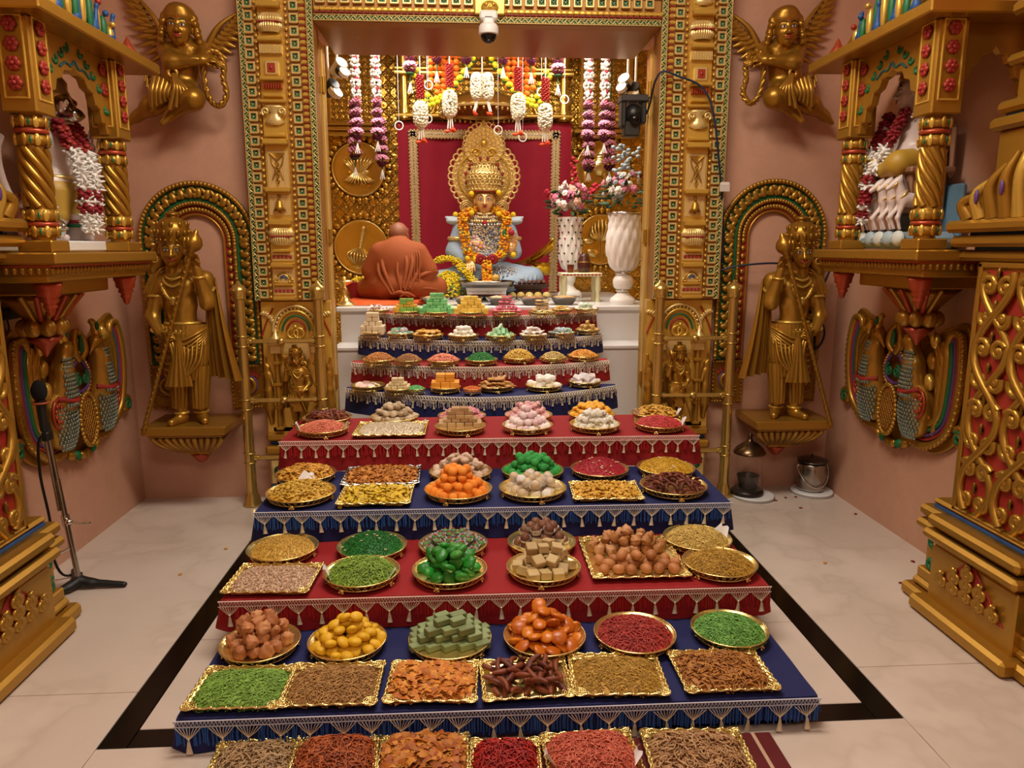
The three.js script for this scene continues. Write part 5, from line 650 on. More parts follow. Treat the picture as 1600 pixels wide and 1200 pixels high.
// ---------------------------------------------------------------- stepped offering tables
// [name of colour, height, x0, x1, z of front edge at the middle, z at the ends, back z, skirt bottom left, right, tassel spacing, label]
const TIERS = [
  ['blue', 0.11, -0.92, 1.13, -2.12, -2.12, -2.645, 0.004, 0.045, 0.094, 'lowest and nearest table under dark blue velvet with cream tassels', 'near'],
  ['red', 0.235, -0.95, 1.18, -2.66, -2.66, -3.215, 0.115, 0.115, 0.085, 'second table from the front under red velvet with cream tassels', 'near'],
  ['blue', 0.38, -0.97, 1.22, -3.225, -3.225, -3.825, 0.24, 0.24, 0.085, 'third table from the front under dark blue velvet with cream tassels', 'near'],
  ['red', 0.545, -1.0, 1.25, -3.84, -3.84, -4.365, 0.385, 0.385, 0.075, 'fourth table from the front under red velvet, before the doorway', 'near'],
  ['blue', 0.635, -0.815, 1.0, -4.50, -4.86, -4.92, 0.48, 0.48, 0.062, 'lowest of the four narrow steps in the doorway, dark blue velvet', 'far'],
  ['red', 0.78, -0.80, 0.98, -4.79, -5.04, -5.14, 0.64, 0.64, 0.062, 'second of the four narrow steps in the doorway, red velvet', 'far'],
  ['blue', 0.915, -0.80, 1.0, -5.08, -5.42, -5.5, 0.785, 0.785, 0.062, 'third of the four narrow steps in the doorway, dark blue velvet', 'far'],
  ['red', 1.06, -0.775, 1.01, -5.38, -5.74, -5.95, 0.92, 0.92, 0.062, 'topmost narrow step against the marble platform, red velvet', 'far'],
];
const tasselGeo = {};
function tassel(s) {   // fan of threads, knot and brush, hanging from y = 0
  if (tasselGeo[s]) return tasselGeo[s];
  const o = [], w = s * 0.44, d = s * 0.42;
  for (let i = 0; i < 8; i++) { const x = lerp(-w, w, i / 7); o.push(sweep([[x, 0, 0], [x * 0.55, -d * 0.55, 0.001], [x * 0.08, -d, 0.002]], s * 0.016, 3)); }
  o.push(ball(s * 0.05, [0, -d, 0.002], 1, 6, 4), cyl(s * 0.035, s * 0.03, s * 0.1, 6, [0, -d - s * 0.05, 0.002]));
  o.push(at(new THREE.ConeGeometry(s * 0.12, s * 0.5, 8, 1, true), [0, -d - s * 0.3, 0.003], [0, 0, 0], [1, 1, 0.6]));
  for (let i = 0; i < 6; i++) { const x = lerp(-1, 1, i / 5) * s * 0.11; o.push(sweep([[x * 0.25, -d - s * 0.08, 0.005], [x, -d - s * 0.56, 0.006]], s * 0.016, 3)); }
  return tasselGeo[s] = join(o);
}
function pathOf([, , x0, x1, zm, ze, zb], n, inset = 0) {   // perimeter left side -> front -> right side
  const p = [], cx = (x0 + x1) / 2, hw = (x1 - x0) / 2, r = 0.02;
  const zf = (x) => zm + (ze - zm) * pow(abs((x - cx) / hw), 1.8);
  for (let i = 0; i < 10; i++) p.push([x0, lerp(zb, zf(x0) - r, i / 9)]);
  for (let i = 0; i <= n; i++) { const x = lerp(x0 + r, x1 - r, i / n); p.push([x, zf(x)]); }
  for (let i = 0; i < 10; i++) p.push([x1, lerp(zf(x1) - r, zb, i / 9)]);
  return { p, zf };
}
TIERS.forEach((t, ti) => {
  const [colr, h, x0, x1, zm, ze, zb, lowL, lowR, sp, label, grp] = t, red = colr === 'red', vel = red ? M.velvetRed : M.velvetBlue;
  const o = thing('offering_table', label, 'table', [0, 0, 0], 0, grp === 'near' ? 'wide offering tables' : 'narrow offering steps');
  const { p, zf } = pathOf(t, 60), R = rng(100 + ti), N = p.length;
  const top = grid((u, v) => { const x = lerp(x0, x1, u); return [x, h, lerp(zf(x), zb, v)]; }, 40, 8);
  const skirt = grid((u, v) => {
    const f = u * (N - 1), i = min(N - 2, fl(f)), a = p[i], b = p[i + 1], x = lerp(a[0], b[0], f - i), z = lerp(a[1], b[1], f - i);
    const low = lerp(lowL, lowR, clamp((x - x0) / (x1 - x0), 0, 1)), drop = h - low, y = h - drop * v;
    const out = v < 0.03 ? 0 : (0.003 + 0.010 * v + 0.004 * v * sin(u * 61 + ti) + 0.003 * v * sin(u * 143));
    const side = x < x0 + 0.015 ? -1 : x > x1 - 0.015 ? 1 : 0;
    return [x + side * out * (ti < 4 ? 2.2 : 1), y - (v < 0.03 ? 0 : 0.003), z + (side ? 0 : out)];
  }, 220, 14);
  const cloth = part('tablecloth', join([top, skirt]), vel, o);
  // wooden table below the cloth
  const leg = cbox(0.035, 0.1, 0.035, 0.003), lm = mat(0x2a1c14, 0.6);
  if (ti === 0) for (const [lx, lz] of [[x0 + 0.05, zm - 0.04], [x1 - 0.05, zm - 0.03], [x0 + 0.05, zb + 0.05], [x1 - 0.05, zb + 0.05]]) part('leg', leg, lm, o, [lx, 0.05, lz]);
  else part('table_frame', box(x1 - x0 - 0.08, 0.03, abs(zb - ze) - 0.03, [(x0 + x1) / 2, h - 0.022, (zb + ze) / 2]), lm, o);
  // trim along the front edge
  const F = []; for (let i = 0; i <= 240; i++) { const x = lerp(x0 - 0.004, x1 + 0.004, i / 240); F.push([x, zf(clamp(x, x0, x1)) + 0.0165]); }
  const near = ti < 4, bh = near ? 0.017 : 0.02, zig = [], len = x1 - x0, nz = Math.round(len / (near ? 0.0115 : 0.018));
  const fp = (x) => [x, zf(clamp(x, x0, x1)) + 0.017];
  for (let i = 0; i < nz; i++) {
    const xa = lerp(x0, x1, i / nz), xb = lerp(x0, x1, (i + 1) / nz), A = fp(xa), B = fp(xb), yt = h + 0.001, yb = h - bh;
    zig.push(sweep([[A[0], yt, A[1]], [(A[0] + B[0]) / 2, yb, (A[1] + B[1]) / 2 + 0.001], [B[0], yt, B[1]]], near ? 0.0021 : 0.0045, 3));
  }
  zig.push(sweep(F.filter((_, i) => i % 4 === 0).map(([x, z]) => [x, h + 0.002, z]), 0.0028, 4), sweep(F.filter((_, i) => i % 4 === 0).map(([x, z]) => [x, h - bh - 0.001, z]), 0.0026, 4));
  part('braid', join(zig), near ? (red ? col(0xe3c3b8, 0.8) : col(0xc3c4d2, 0.8)) : M.braid, cloth);
  const nt = Math.round(len / sp), cords = [], cords2 = [];
  for (let i = 0; i < nt; i++) {
    const x = lerp(x0, x1, (i + 0.5) / nt) + rr(-0.006, 0.006, R), q = fp(x), s = sp * (near ? 0.94 : 0.95);
    const tm = part('tassel', tassel(s), M.cordCream, cloth, [q[0], h - bh, q[1] + 0.0045], [rr(-0.02, 0.06, R), 0, rr(-0.12, 0.12, R)]);
  }
  const nc = Math.round(len / (near ? 0.0088 : 0.0085)), L0 = near ? min(0.062, h - lowL - 0.03) : 0.047;
  for (let i = 0; i < nc; i++) {
    const x = lerp(x0 + 0.004, x1 - 0.004, i / (nc - 1)) + rr(-0.002, 0.002, R), q = fp(x), L = L0 * rr(0.85, 1.1, R), dx = rr(-0.006, 0.006, R);
    const ph = (i / nc * nt) % 1, gap = abs(ph - 0.5) < (near ? 0.05 : 0.10); if (gap) continue;
    (R() < 0.4 ? cords2 : cords).push(sweep([[q[0], h - bh, q[1] - 0.002], [q[0] + dx, h - bh - L * 0.5, q[1] + rr(-0.001, 0.003, R)], [q[0] + dx * 0.6, h - bh - L, q[1] + 0.001]], near ? 0.0031 : 0.0022, 3));
  }
  stuff(part('cord_fringe', join(cords), near ? (red ? M.cordRed : M.cordBlue) : M.cordCream, cloth));
  stuff(part('cord_fringe', join(cords2), near ? (red ? M.cordRed : M.cordBlue) : M.cordLilac, cloth));
});
// red floor mat with a cream line under the nearest trays
{
  const o = thing('floor_mat', 'dark red floor mat with a cream stripe under the nearest trays', 'mat', [0, 0, 0]);
  part('mat', cbox(1.72, 0.012, 0.85, 0.004, [0.10, 0.007, -1.66]), mat(0x5a0d10, 0.9), o);
  part('stripe', cbox(0.012, 0.002, 0.84, 0.0006, [0.90, 0.014, -1.66]), mat(0xb99a80, 0.9), o);
}
// ---------------------------------------------------------------- brass plates and trays
const plateCache = {};
function plateGeos(R) {
  const k = R.toFixed(2); if (plateCache[k]) return plateCache[k];
  R = +k; const lat = [], n = 34, r0 = R * 0.9, r1 = R, y0 = 0.014, y1 = 0.04;
  for (let i = 0; i < n; i++) for (const d of [-1, 1]) { const a = i / n * TAU, b = a + d * TAU / n * 0.9; lat.push(sweep([[cos(a) * r0, y0, sin(a) * r0], [cos(b) * r1, y1, sin(b) * r1]], R * 0.011, 3)); }
  lat.push(torus(r1, R * 0.02, [0, y1, 0], [PI / 2, 0, 0], 44, 5), torus(r0, R * 0.018, [0, y0, 0], [PI / 2, 0, 0], 44, 5));
  const foot = join([ball(R * 0.065, [0, 0.011, 0], [1.25, 0.17 / R / 6.5 + 0.9, 0.7], 8, 6), ball(R * 0.035, [-R * 0.06, 0.005, 0.003], 1, 6, 4), ball(R * 0.035, [R * 0.06, 0.005, 0.003], 1, 6, 4), cyl(R * 0.03, R * 0.045, 0.016, 7, [0, 0.01, 0])]);
  return plateCache[k] = { dish: lathe([[0, 0.022], [R * 0.86, 0.022], [R * 0.985, 0.037], [R * 0.985, 0.0395], [R * 0.87, 0.0255], [0.0, 0.0255]], 36), lattice: join(lat), foot, R };
}
function roundPlate(x, y, z, R, label, turn, group) {
  const o = thing('brass_plate', label, 'plate', [x, y, z], turn, group), g = plateGeos(R);
  part('dish', g.dish, M.brass, o); part('lattice_rim', g.lattice, M.brass, o);
  for (let i = 0; i < 4; i++) { const a = i / 4 * TAU + 0.5; part('foot', g.foot, M.brass, o, [cos(a) * g.R * 0.92, 0, sin(a) * g.R * 0.92], [0, PI / 2 - a, 0]); }
  return o;
}
const trayCache = {};
function trayGeos(w, d) {
  const k = w.toFixed(2) + '_' + d.toFixed(2); if (trayCache[k]) return trayCache[k];
  const base = grid((u, v) => { const x = (u - 0.5) * w, z = (v - 0.5) * d, e = max(abs(u - 0.5), abs(v - 0.5)) * 2; return [x, 0.006 + (e > 0.86 ? pow((e - 0.86) / 0.14, 0.8) * 0.016 : 0), z]; }, 16, 16);
  const rim = [], P = []; const n = 26;
  const edge = (s) => { s = (s % 4 + 4) % 4; const i = fl(s), t = s - i; return i === 0 ? [lerp(-1, 1, t), 1] : i === 1 ? [1, lerp(1, -1, t)] : i === 2 ? [lerp(1, -1, t), -1] : [-1, lerp(-1, 1, t)]; };
  for (let i = 0; i <= 4 * n; i++) { const [a, b] = edge(i / n), q = 1 + 0.014 * sin(i * TAU * 7 / n); P.push([a * w / 2 * q, 0.023 + 0.0025 * sin(i * TAU * 7 / n + 1), b * d / 2 * q]); }
  rim.push(sweep(P, 0.0042, 4), sweep(P.map(([x, y, z]) => [x * 0.93, y - 0.007, z * 0.93]), 0.0028, 3));
  for (let i = 0; i < 4 * n; i += 2) { const a = P[i], b = P[(i + 1) % P.length]; rim.push(sweep([a, [b[0] * 0.93, b[1] - 0.007, b[2] * 0.93]], 0.002, 3)); if (i % 4 === 0) rim.push(ball(0.0062, a, 1, 5, 4)); }
  const corner = []; for (let i = 0; i < 3; i++) corner.push(torus(0.009 + i * 0.007, 0.0022, [0, 0.001 * i, 0], [PI / 2, 0, 0], 12, 4)); corner.push(ball(0.006, [0, 0.002, 0], 1, 6, 4));
  for (let i = 0; i < 6; i++) corner.push(sweep([[0, 0, 0], [cos(i) * 0.023, 0.002, sin(i) * 0.023]], 0.0018, 3));
  return trayCache[k] = { base, rim: join(rim), corner: join(corner) };
}
function squareTray(x, y, z, w, d, label, turn, m, group) {
  const o = thing('gilt_tray', label, 'tray', [x, y, z], turn, group), g = trayGeos(w, d);
  part('base', g.base, m, o); part('rim', g.rim, m, o);
  for (const a of [-1, 1]) for (const b of [-1, 1]) part('corner_rosette', g.corner, m, o, [a * w * 0.445, 0.021, b * d * 0.445]);
  return o;
}
// ---------------------------------------------------------------- loose foods: one mesh per heap
const foodMat = mat(0xffffff, 0.62, 0, { vertexColors: true });
class Heap {
  constructor(seed) { this.p = []; this.n = []; this.c = []; this.i = []; this.R = rng(seed); }
  color(list) { const R = this.R, c = new THREE.Color(list[fl(R() * list.length)]), k = rr(0.82, 1.12, R); return [c.r * k, c.g * k, c.b * k]; }
  strand(pts, r, c) {
    const s = 3, o = this.p.length / 3, n = pts.length;
    for (let i = 0; i < n; i++) {
      const a = pts[max(0, i - 1)], b = pts[min(n - 1, i + 1)], t = V(b[0] - a[0], b[1] - a[1], b[2] - a[2]).normalize(), N = V(0, 1, 0).addScaledVector(t, -t.y), L = N.length(); L < 0.05 ? N.set(1, 0, 0) : N.divideScalar(L); const B = t.clone().cross(N);
      for (let k = 0; k < s; k++) { const q = k / s * TAU, nx = N.x * cos(q) + B.x * sin(q), ny = N.y * cos(q) + B.y * sin(q), nz = N.z * cos(q) + B.z * sin(q); this.p.push(pts[i][0] + nx * r, pts[i][1] + ny * r, pts[i][2] + nz * r); this.n.push(nx, ny, nz); this.c.push(...c); }
    }
    for (let i = 0; i < n - 1; i++) for (let k = 0; k < s; k++) { const a = o + i * s + k, b = o + i * s + (k + 1) % s; this.i.push(a, b, a + s, b, b + s, a + s); }
    this.i.push(o, o + 2, o + 1); const e = o + (n - 1) * s; this.i.push(e, e + 1, e + 2);
  }
  geo(g, c) { const o = this.p.length / 3, P = g.attributes.position, N = g.attributes.normal; for (let i = 0; i < P.count; i++) { this.p.push(P.getX(i), P.getY(i), P.getZ(i)); this.n.push(N.getX(i), N.getY(i), N.getZ(i)); this.c.push(...c); } prep(g); for (const i of g.index.array) this.i.push(o + i); }
  build() {
    const g = new THREE.BufferGeometry(); g.setAttribute('position', new THREE.BufferAttribute(new Float32Array(this.p), 3)); g.setAttribute('normal', new THREE.BufferAttribute(new Float32Array(this.n), 3)); g.setAttribute('color', new THREE.BufferAttribute(new Float32Array(this.c), 3)); g.setIndex(this.i); return prep(g);
  }
}
const dome = (sq, w, d, h) => (x, z) => { const a = abs(x / w), b = abs(z / d), r = sq ? pow(pow(a, 4) + pow(b, 4), 0.25) : hypot(a, b); return r >= 1 ? 0 : h * pow(1 - r * r, sq ? 0.5 : 0.75); };
function heapOf(kind, sq, w, d, h, spec, seed) {   // w, d: half sizes
  const H = new Heap(seed), f = dome(sq, w, d, h), R = H.R, cl = spec.c, area = w * d * (sq ? 4 : PI);
  const spot = () => { for (;;) { const x = rr(-w, w, R), z = rr(-d, d, R); if ((sq ? max(abs(x / w), abs(z / d)) : hypot(x / w, z / d)) < 0.97) return [x, z]; } };
  const core = grid((u, v) => { const a = u * TAU, r = v * 0.99; let x = cos(a) * r, z = sin(a) * r; if (sq) { const k = max(abs(cos(a)), abs(sin(a))); x /= k; z /= k; } x *= w; z *= d; return [x, f(x, z) * 0.93 - 0.001, z]; }, 22, 6, true);
  const dark = new THREE.Color(cl[0]); H.geo(core, [dark.r, dark.g, dark.b]);
  if (kind === 'sev') {
    const th = spec.th ?? 0.0017, len = spec.len ?? 0.03, cnt = clamp(Math.round(area / (th * len) * 0.95), 120, 900), wig = spec.wig ?? 1;
    for (let i = 0; i < cnt; i++) {
      const [x, z] = spot(); let a = rr(0, TAU, R), bend = rr(-1, 1, R) * 1.7 * wig, px = x, pz = z; const pts = [], L = len * rr(0.6, 1.25, R), up = rr(-0.15, 1, R) * th * 2.5;
      for (let k = 0; k < 5; k++) { const in_ = (sq ? max(abs(px / w), abs(pz / d)) : hypot(px / w, pz / d)) < 1.04; pts.push([px, (in_ ? f(px, pz) : 0) + up + sin(k * 1.6 + i) * th * 0.9 * wig, pz]); a += bend * 0.45; px += cos(a) * L / 4; pz += sin(a) * L / 4; if (hypot(px / w, pz / d) > (sq ? 1.38 : 1.03) || (sq && max(abs(px / w), abs(pz / d)) > 1.03)) a += PI * 0.7; }
      H.strand(pts, th * rr(0.85, 1.15, R), H.color(cl));
    }
  } else if (kind === 'grain') {
    const s = spec.s ?? 0.004, cnt = clamp(Math.round(area / (s * s) * 0.42), 150, 1300), el = spec.el ?? 1;
    const proto = new THREE.OctahedronGeometry(1, el > 1.5 ? 0 : 0); prep(proto);
    for (let i = 0; i < cnt; i++) { const [x, z] = spot(), k = s * rr(0.7, 1.2, R); H.geo(at(proto.clone(), [x, f(x, z) + k * rr(0, 0.7, R), z], [rr(0, 6, R), rr(0, 6, R), rr(0, 6, R)], [k * el, k * 0.8, k * 0.8]), H.color(cl)); }
    if (spec.nuts) for (let i = 0; i < 16; i++) { const [x, z] = spot(); H.strand([[x - 0.004, f(x, z) + s, z], [x, f(x, z) + s * 1.6, z + 0.003], [x + 0.005, f(x, z) + s, z]], 0.0026, H.color(spec.nuts)); }
  } else {   // flakes: thin curled chips
    const s = spec.s ?? 0.014, cnt = clamp(Math.round(area / (s * s) * 2.1), 90, 420);
    for (let i = 0; i < cnt; i++) {
      const [x, z] = spot(), k = s * rr(0.6, 1.25, R), b = rr(0.2, 0.9, R) * k, g = grid((u, v) => [(u - 0.5) * 2 * k * (spec.el ?? 1), b * (1 - pow(2 * u - 1, 2)) * 0.6 + b * 0.25 * sin(v * 5), (v - 0.5) * 1.3 * k], 3, 2);
      H.geo(at(g, [x, f(x, z) + 0.002, z], [rr(-0.7, 0.7, R), rr(0, 6.3, R), rr(-0.7, 0.7, R)]), H.color(cl));
    }
    if (spec.sev) for (let i = 0; i < 130; i++) { const [x, z] = spot(); let a = rr(0, TAU, R); const pts = []; for (let k = 0; k < 4; k++) pts.push([x + cos(a + k * 0.5) * k * 0.007, f(x, z) + 0.005, z + sin(a + k * 0.5) * k * 0.007]); H.strand(pts, 0.0022, H.color(spec.sev)); }
  }
  return H.build();
}
// ---------------------------------------------------------------- single sweets, unit size, then scaled
function lumpy(g, amt, seed, fr = 3) { const P = g.attributes.position, s = seed * 1.7; for (let i = 0; i < P.count; i++) { const x = P.getX(i), y = P.getY(i), z = P.getZ(i), k = 1 + amt * (sin(x * fr + s) * sin(y * fr * 1.3 + s * 2) + 0.6 * sin(z * fr * 1.7 + s * 3) * cos(x * fr * 2.1 + s)); P.setXYZ(i, x * k, y * k, z * k); } g.computeVertexNormals(); return g; }
const ico = (d) => { const g = new THREE.SphereGeometry(1, d * 6, d * 4); return g; };
const GEO = {
  ball: ico(2), rough: lumpy(ico(2), 0.09, 3, 5), oval: at(ico(2), [0, 0, 0], [0, 0, 0], [1, 0.58, 0.86]), egg: at(ico(2), [0, 0, 0], [0, 0, 0], [1, 0.75, 0.8]), disc: lumpy(at(ico(2), [0, 0, 0], [0, 0, 0], [1, 0.42, 0.92]), 0.05, 5, 4),
  puff: lumpy(at(ico(2), [0, 0, 0], [0, 0, 0], [1, 0.5, 0.8]), 0.13, 7, 4), chunk: lumpy(at(ico(2), [0, 0, 0], [0, 0, 0], [1, 0.7, 0.8]), 0.2, 9, 5),
  dumpling: (() => { const g = ico(3), P = g.attributes.position; for (let i = 0; i < P.count; i++) { let x = P.getX(i), y = P.getY(i), z = P.getZ(i); const k = 1 - 0.45 * max(0, y); x *= k; z *= k * 0.85; y = y > 0 ? pow(y, 0.8) * 1.25 : y * 0.75; P.setXYZ(i, x, y, z); } return lumpy(g, 0.17, 4, 5); })(),
  cube: cbox(2, 1.5, 2, 0.14), brick: cbox(2.4, 1.0, 1.5, 0.1), slab: cbox(2.2, 0.9, 1.6, 0.12), slice: extr(poly([[-1, -0.8], [1, -0.8], [0, 0.9]]), 1.1, 0.08, [0, 0, -0.5]),
  stick: (() => { const c = curve([[-1.6, -0.1, 0.25], [-0.7, 0.1, 0], [0.4, 0.12, -0.08], [1.6, -0.05, 0.3]], 7); return lumpy(sweep(c, (t) => 0.16 + 0.3 * pow(sin(PI * clamp(t, 0.02, 0.98)), 0.6), 7), 0.03, 2, 5); })(),
  cookie: lathe([[0.02, -0.24], [0.85, -0.22], [1, -0.05], [0.95, 0.14], [0.6, 0.22], [0.02, 0.25]], 12), longcookie: at(ico(2), [0, 0, 0], [0, 0, 0], [2.1, 0.42, 0.75]),
  roll: join([cyl(0.75, 0.75, 1.5, 12, [0, 0, 0], [PI / 2, 0, 0]), torus(0.5, 0.12, [0, 0, 0.75], [0, 0, 0], 12, 5), ball(0.2, [0, 0, 0.75], [1, 1, 0.5], 7, 5)]),
  cup: lathe([[0.02, -0.95], [0.75, -0.95], [1.2, 0.05], [1.17, 0.05], [0.72, -0.9], [0.02, -0.9]], 12), frill: (() => { const n = 14; return grid((u, v) => { const a = u * TAU, r = lerp(0.5, 1.45, v) * (1 + 0.12 * sin(a * 7)); return [cos(a) * r, lerp(-0.6, 0.45, v) + 0.15 * v * sin(a * 7), sin(a) * r]; }, 42, 3, true); })(),
  cherry: ball(0.42, [0, 0.85, 0], 1, 8, 6),
};
function spotsHeap(w, d, s, h, R, sq) {   // resting places of a loose heap: outer shell of each layer
  const out = []; let y = 0;
  for (let l = 0; l < 6; l++) {
    const q = 1 - l * s * 0.66 / min(w, d), ww = w * q - s * 0.42, dd = d * q - s * 0.42; if (y > h || ww < -s * 0.2) break;
    const nx = max(0, Math.ceil(ww / s)), nz = max(0, Math.ceil(dd / s)), top = y + s * 1.1 > h || w * (1 - (l + 1) * s * 0.66 / min(w, d)) - s * 0.42 < s * 0.2;
    for (let i = -nx; i <= nx; i++) for (let j = -nz - 1; j <= nz + 1; j++) {
      const x = i * s * 1.02 + (j & 1 ? s * 0.5 : 0) + rr(-0.12, 0.12, R) * s, z = j * s * 0.9 + rr(-0.12, 0.12, R) * s, e = sq ? max(abs(x) / (ww + 0.001), abs(z) / (dd + 0.001)) : hypot(x / (ww + s * 0.2), z / (dd + s * 0.2));
      if (e > 1.02) continue;
      const inner = sq ? max(abs(x) / ww, abs(z) / dd) : hypot(x / ww, z / dd);
      if (!top && (1 - inner) * min(ww, dd) > s * 1.5) continue;
      out.push([x, y, z, l]);
    }
    y += s * 0.72;
  }
  return out;
}
function spotsStack(nx, nz, layers, sx, sy, sz, R) { const o = []; for (let l = 0; l < layers; l++) { const a = max(1, nx - fl(l * (nx - 1) / layers + 0.3)), b = max(1, nz - fl(l * (nz - 1) / layers + 0.3)); for (let i = 0; i < a; i++) for (let j = 0; j < b; j++) if (l === layers - 1 || i === 0 || j === 0 || i === a - 1 || j === b - 1) o.push([(i - (a - 1) / 2) * sx, l * sy, (j - (b - 1) / 2) * sz, l]); } return o; }
let serial = 0;
function serve(tier, x, z, size, sq, what, spec, depth) {   // one plate or tray with what lies in it
  const y = tier.h + 0.0015, id = ++serial, R = rng(id * 31 + 5), turn = sq ? rr(-0.05, 0.05, R) : rr(0, 1.5, R), place = tier.where;
  const rimmed = tier.far ? 'small ' : '';
  let cw, cd, y0; const zt = z;
  if (spec.noTray) { cw = size * 0.465; cd = (depth ?? size * 0.78) * 0.46; y0 = y + 0.009; }
  else if (sq) { const w = size, d = depth ?? size * 0.78; squareTray(x, y, z, w, d, `${sq === 2 ? 'silver' : 'square gilt'} tray of ${what} ${place}`, turn, sq === 2 ? M.silver : M.brass); cw = w * 0.465; cd = d * 0.46; y0 = y + 0.009; }
  else { roundPlate(x, y, z, size / 2, `${rimmed}round brass plate of ${what} ${place}`, turn); cw = cd = size / 2 * 0.92; y0 = y + 0.026; }
  if (spec.dz) { z += spec.dz; cd *= 0.52; }
  if (spec.paper) for (const [a, tilt] of spec.paper) {
    const pg = grid((u, v) => [(u - 0.5) * size * 0.34 * (1 - 0.5 * v), v * size * 0.17 + 0.006 * sin(u * 9), size * 0.03 * v + 0.008 * sin(u * 5 + a) * v], 6, 5);
    const pm = solo('paper_liner', `white paper liner of the ${what}`, 'paper', pg, M.paper, [x + sin(a) * cw * 0.93, y0 + 0.004, z + cos(a) * cd * 0.93], a, 'paper liners'); pm.rotation.set(tilt, a, rr(-0.2, 0.2, R), 'YXZ');
  }
  const k = spec.k;
  if (k === 'sev' || k === 'grain' || k === 'flake') {
    const m = solo(k === 'sev' ? 'fried_noodle_heap' : k === 'grain' ? 'sweet_crumb_heap' : 'crisp_heap', `heap of ${what} ${place}`, 'food', heapOf(k, !!sq, cw, cd, spec.hh * (sq ? 1 : 1), spec, id), foodMat, [x, y0, z], sq ? turn : 0); stuff(m); return;
  }
  const s = spec.s, mats = spec.c.map((h) => col(h, spec.r ?? 0.55)), g = `${what} ${place}`.slice(0, 70);
  const pos = spec.stack ? spotsStack(...spec.stack, R) : spotsHeap(cw, cd, s * (spec.gap ?? 2), spec.hh, R, sq);
  const base = spec.low ?? 0.5;
  for (const [px, py, pz, l] of pos) {
    const jit = spec.stack ? 0.06 : spec.wild ?? 0.5, ya = spec.stack ? rr(-jit, jit, R) + (spec.turn ?? 0) : rr(0, TAU, R);
    const q = s * rr(0.93, 1.07, R), name = spec.n, lab = spec.one + ' ' + place, cat = spec.cat ?? 'sweet';
    const cs = cos(turn * (sq ? 1 : 0)), sn = sin(turn * (sq ? 1 : 0)), tx = x + px * cs + pz * sn, tz = z - px * sn + pz * cs, ty = y0 + py + s * base;
    const mm = mats[fl(R() * mats.length)];
    let o;
    if (spec.cup || spec.wrap) {
      o = thing(name, lab, cat, [tx, ty, tz], ya, g); part('sweet', GEO[k], mm, o);
      if (spec.cup) part('paper_cup', GEO.cup, M.paper, o); if (spec.wrap) part('wrapper', GEO.frill, col(spec.wrap, 0.5), o); if (spec.cherry) part('cherry', GEO.cherry, col(spec.cherry, 0.3), o);
    } else o = solo(name, lab, cat, GEO[k], mm, [tx, ty, tz], ya, g);
    o.scale.setScalar(q); if (!spec.stack) { o.rotation.x = rr(-jit, jit, R); o.rotation.z = rr(-jit, jit, R); }
  }
}
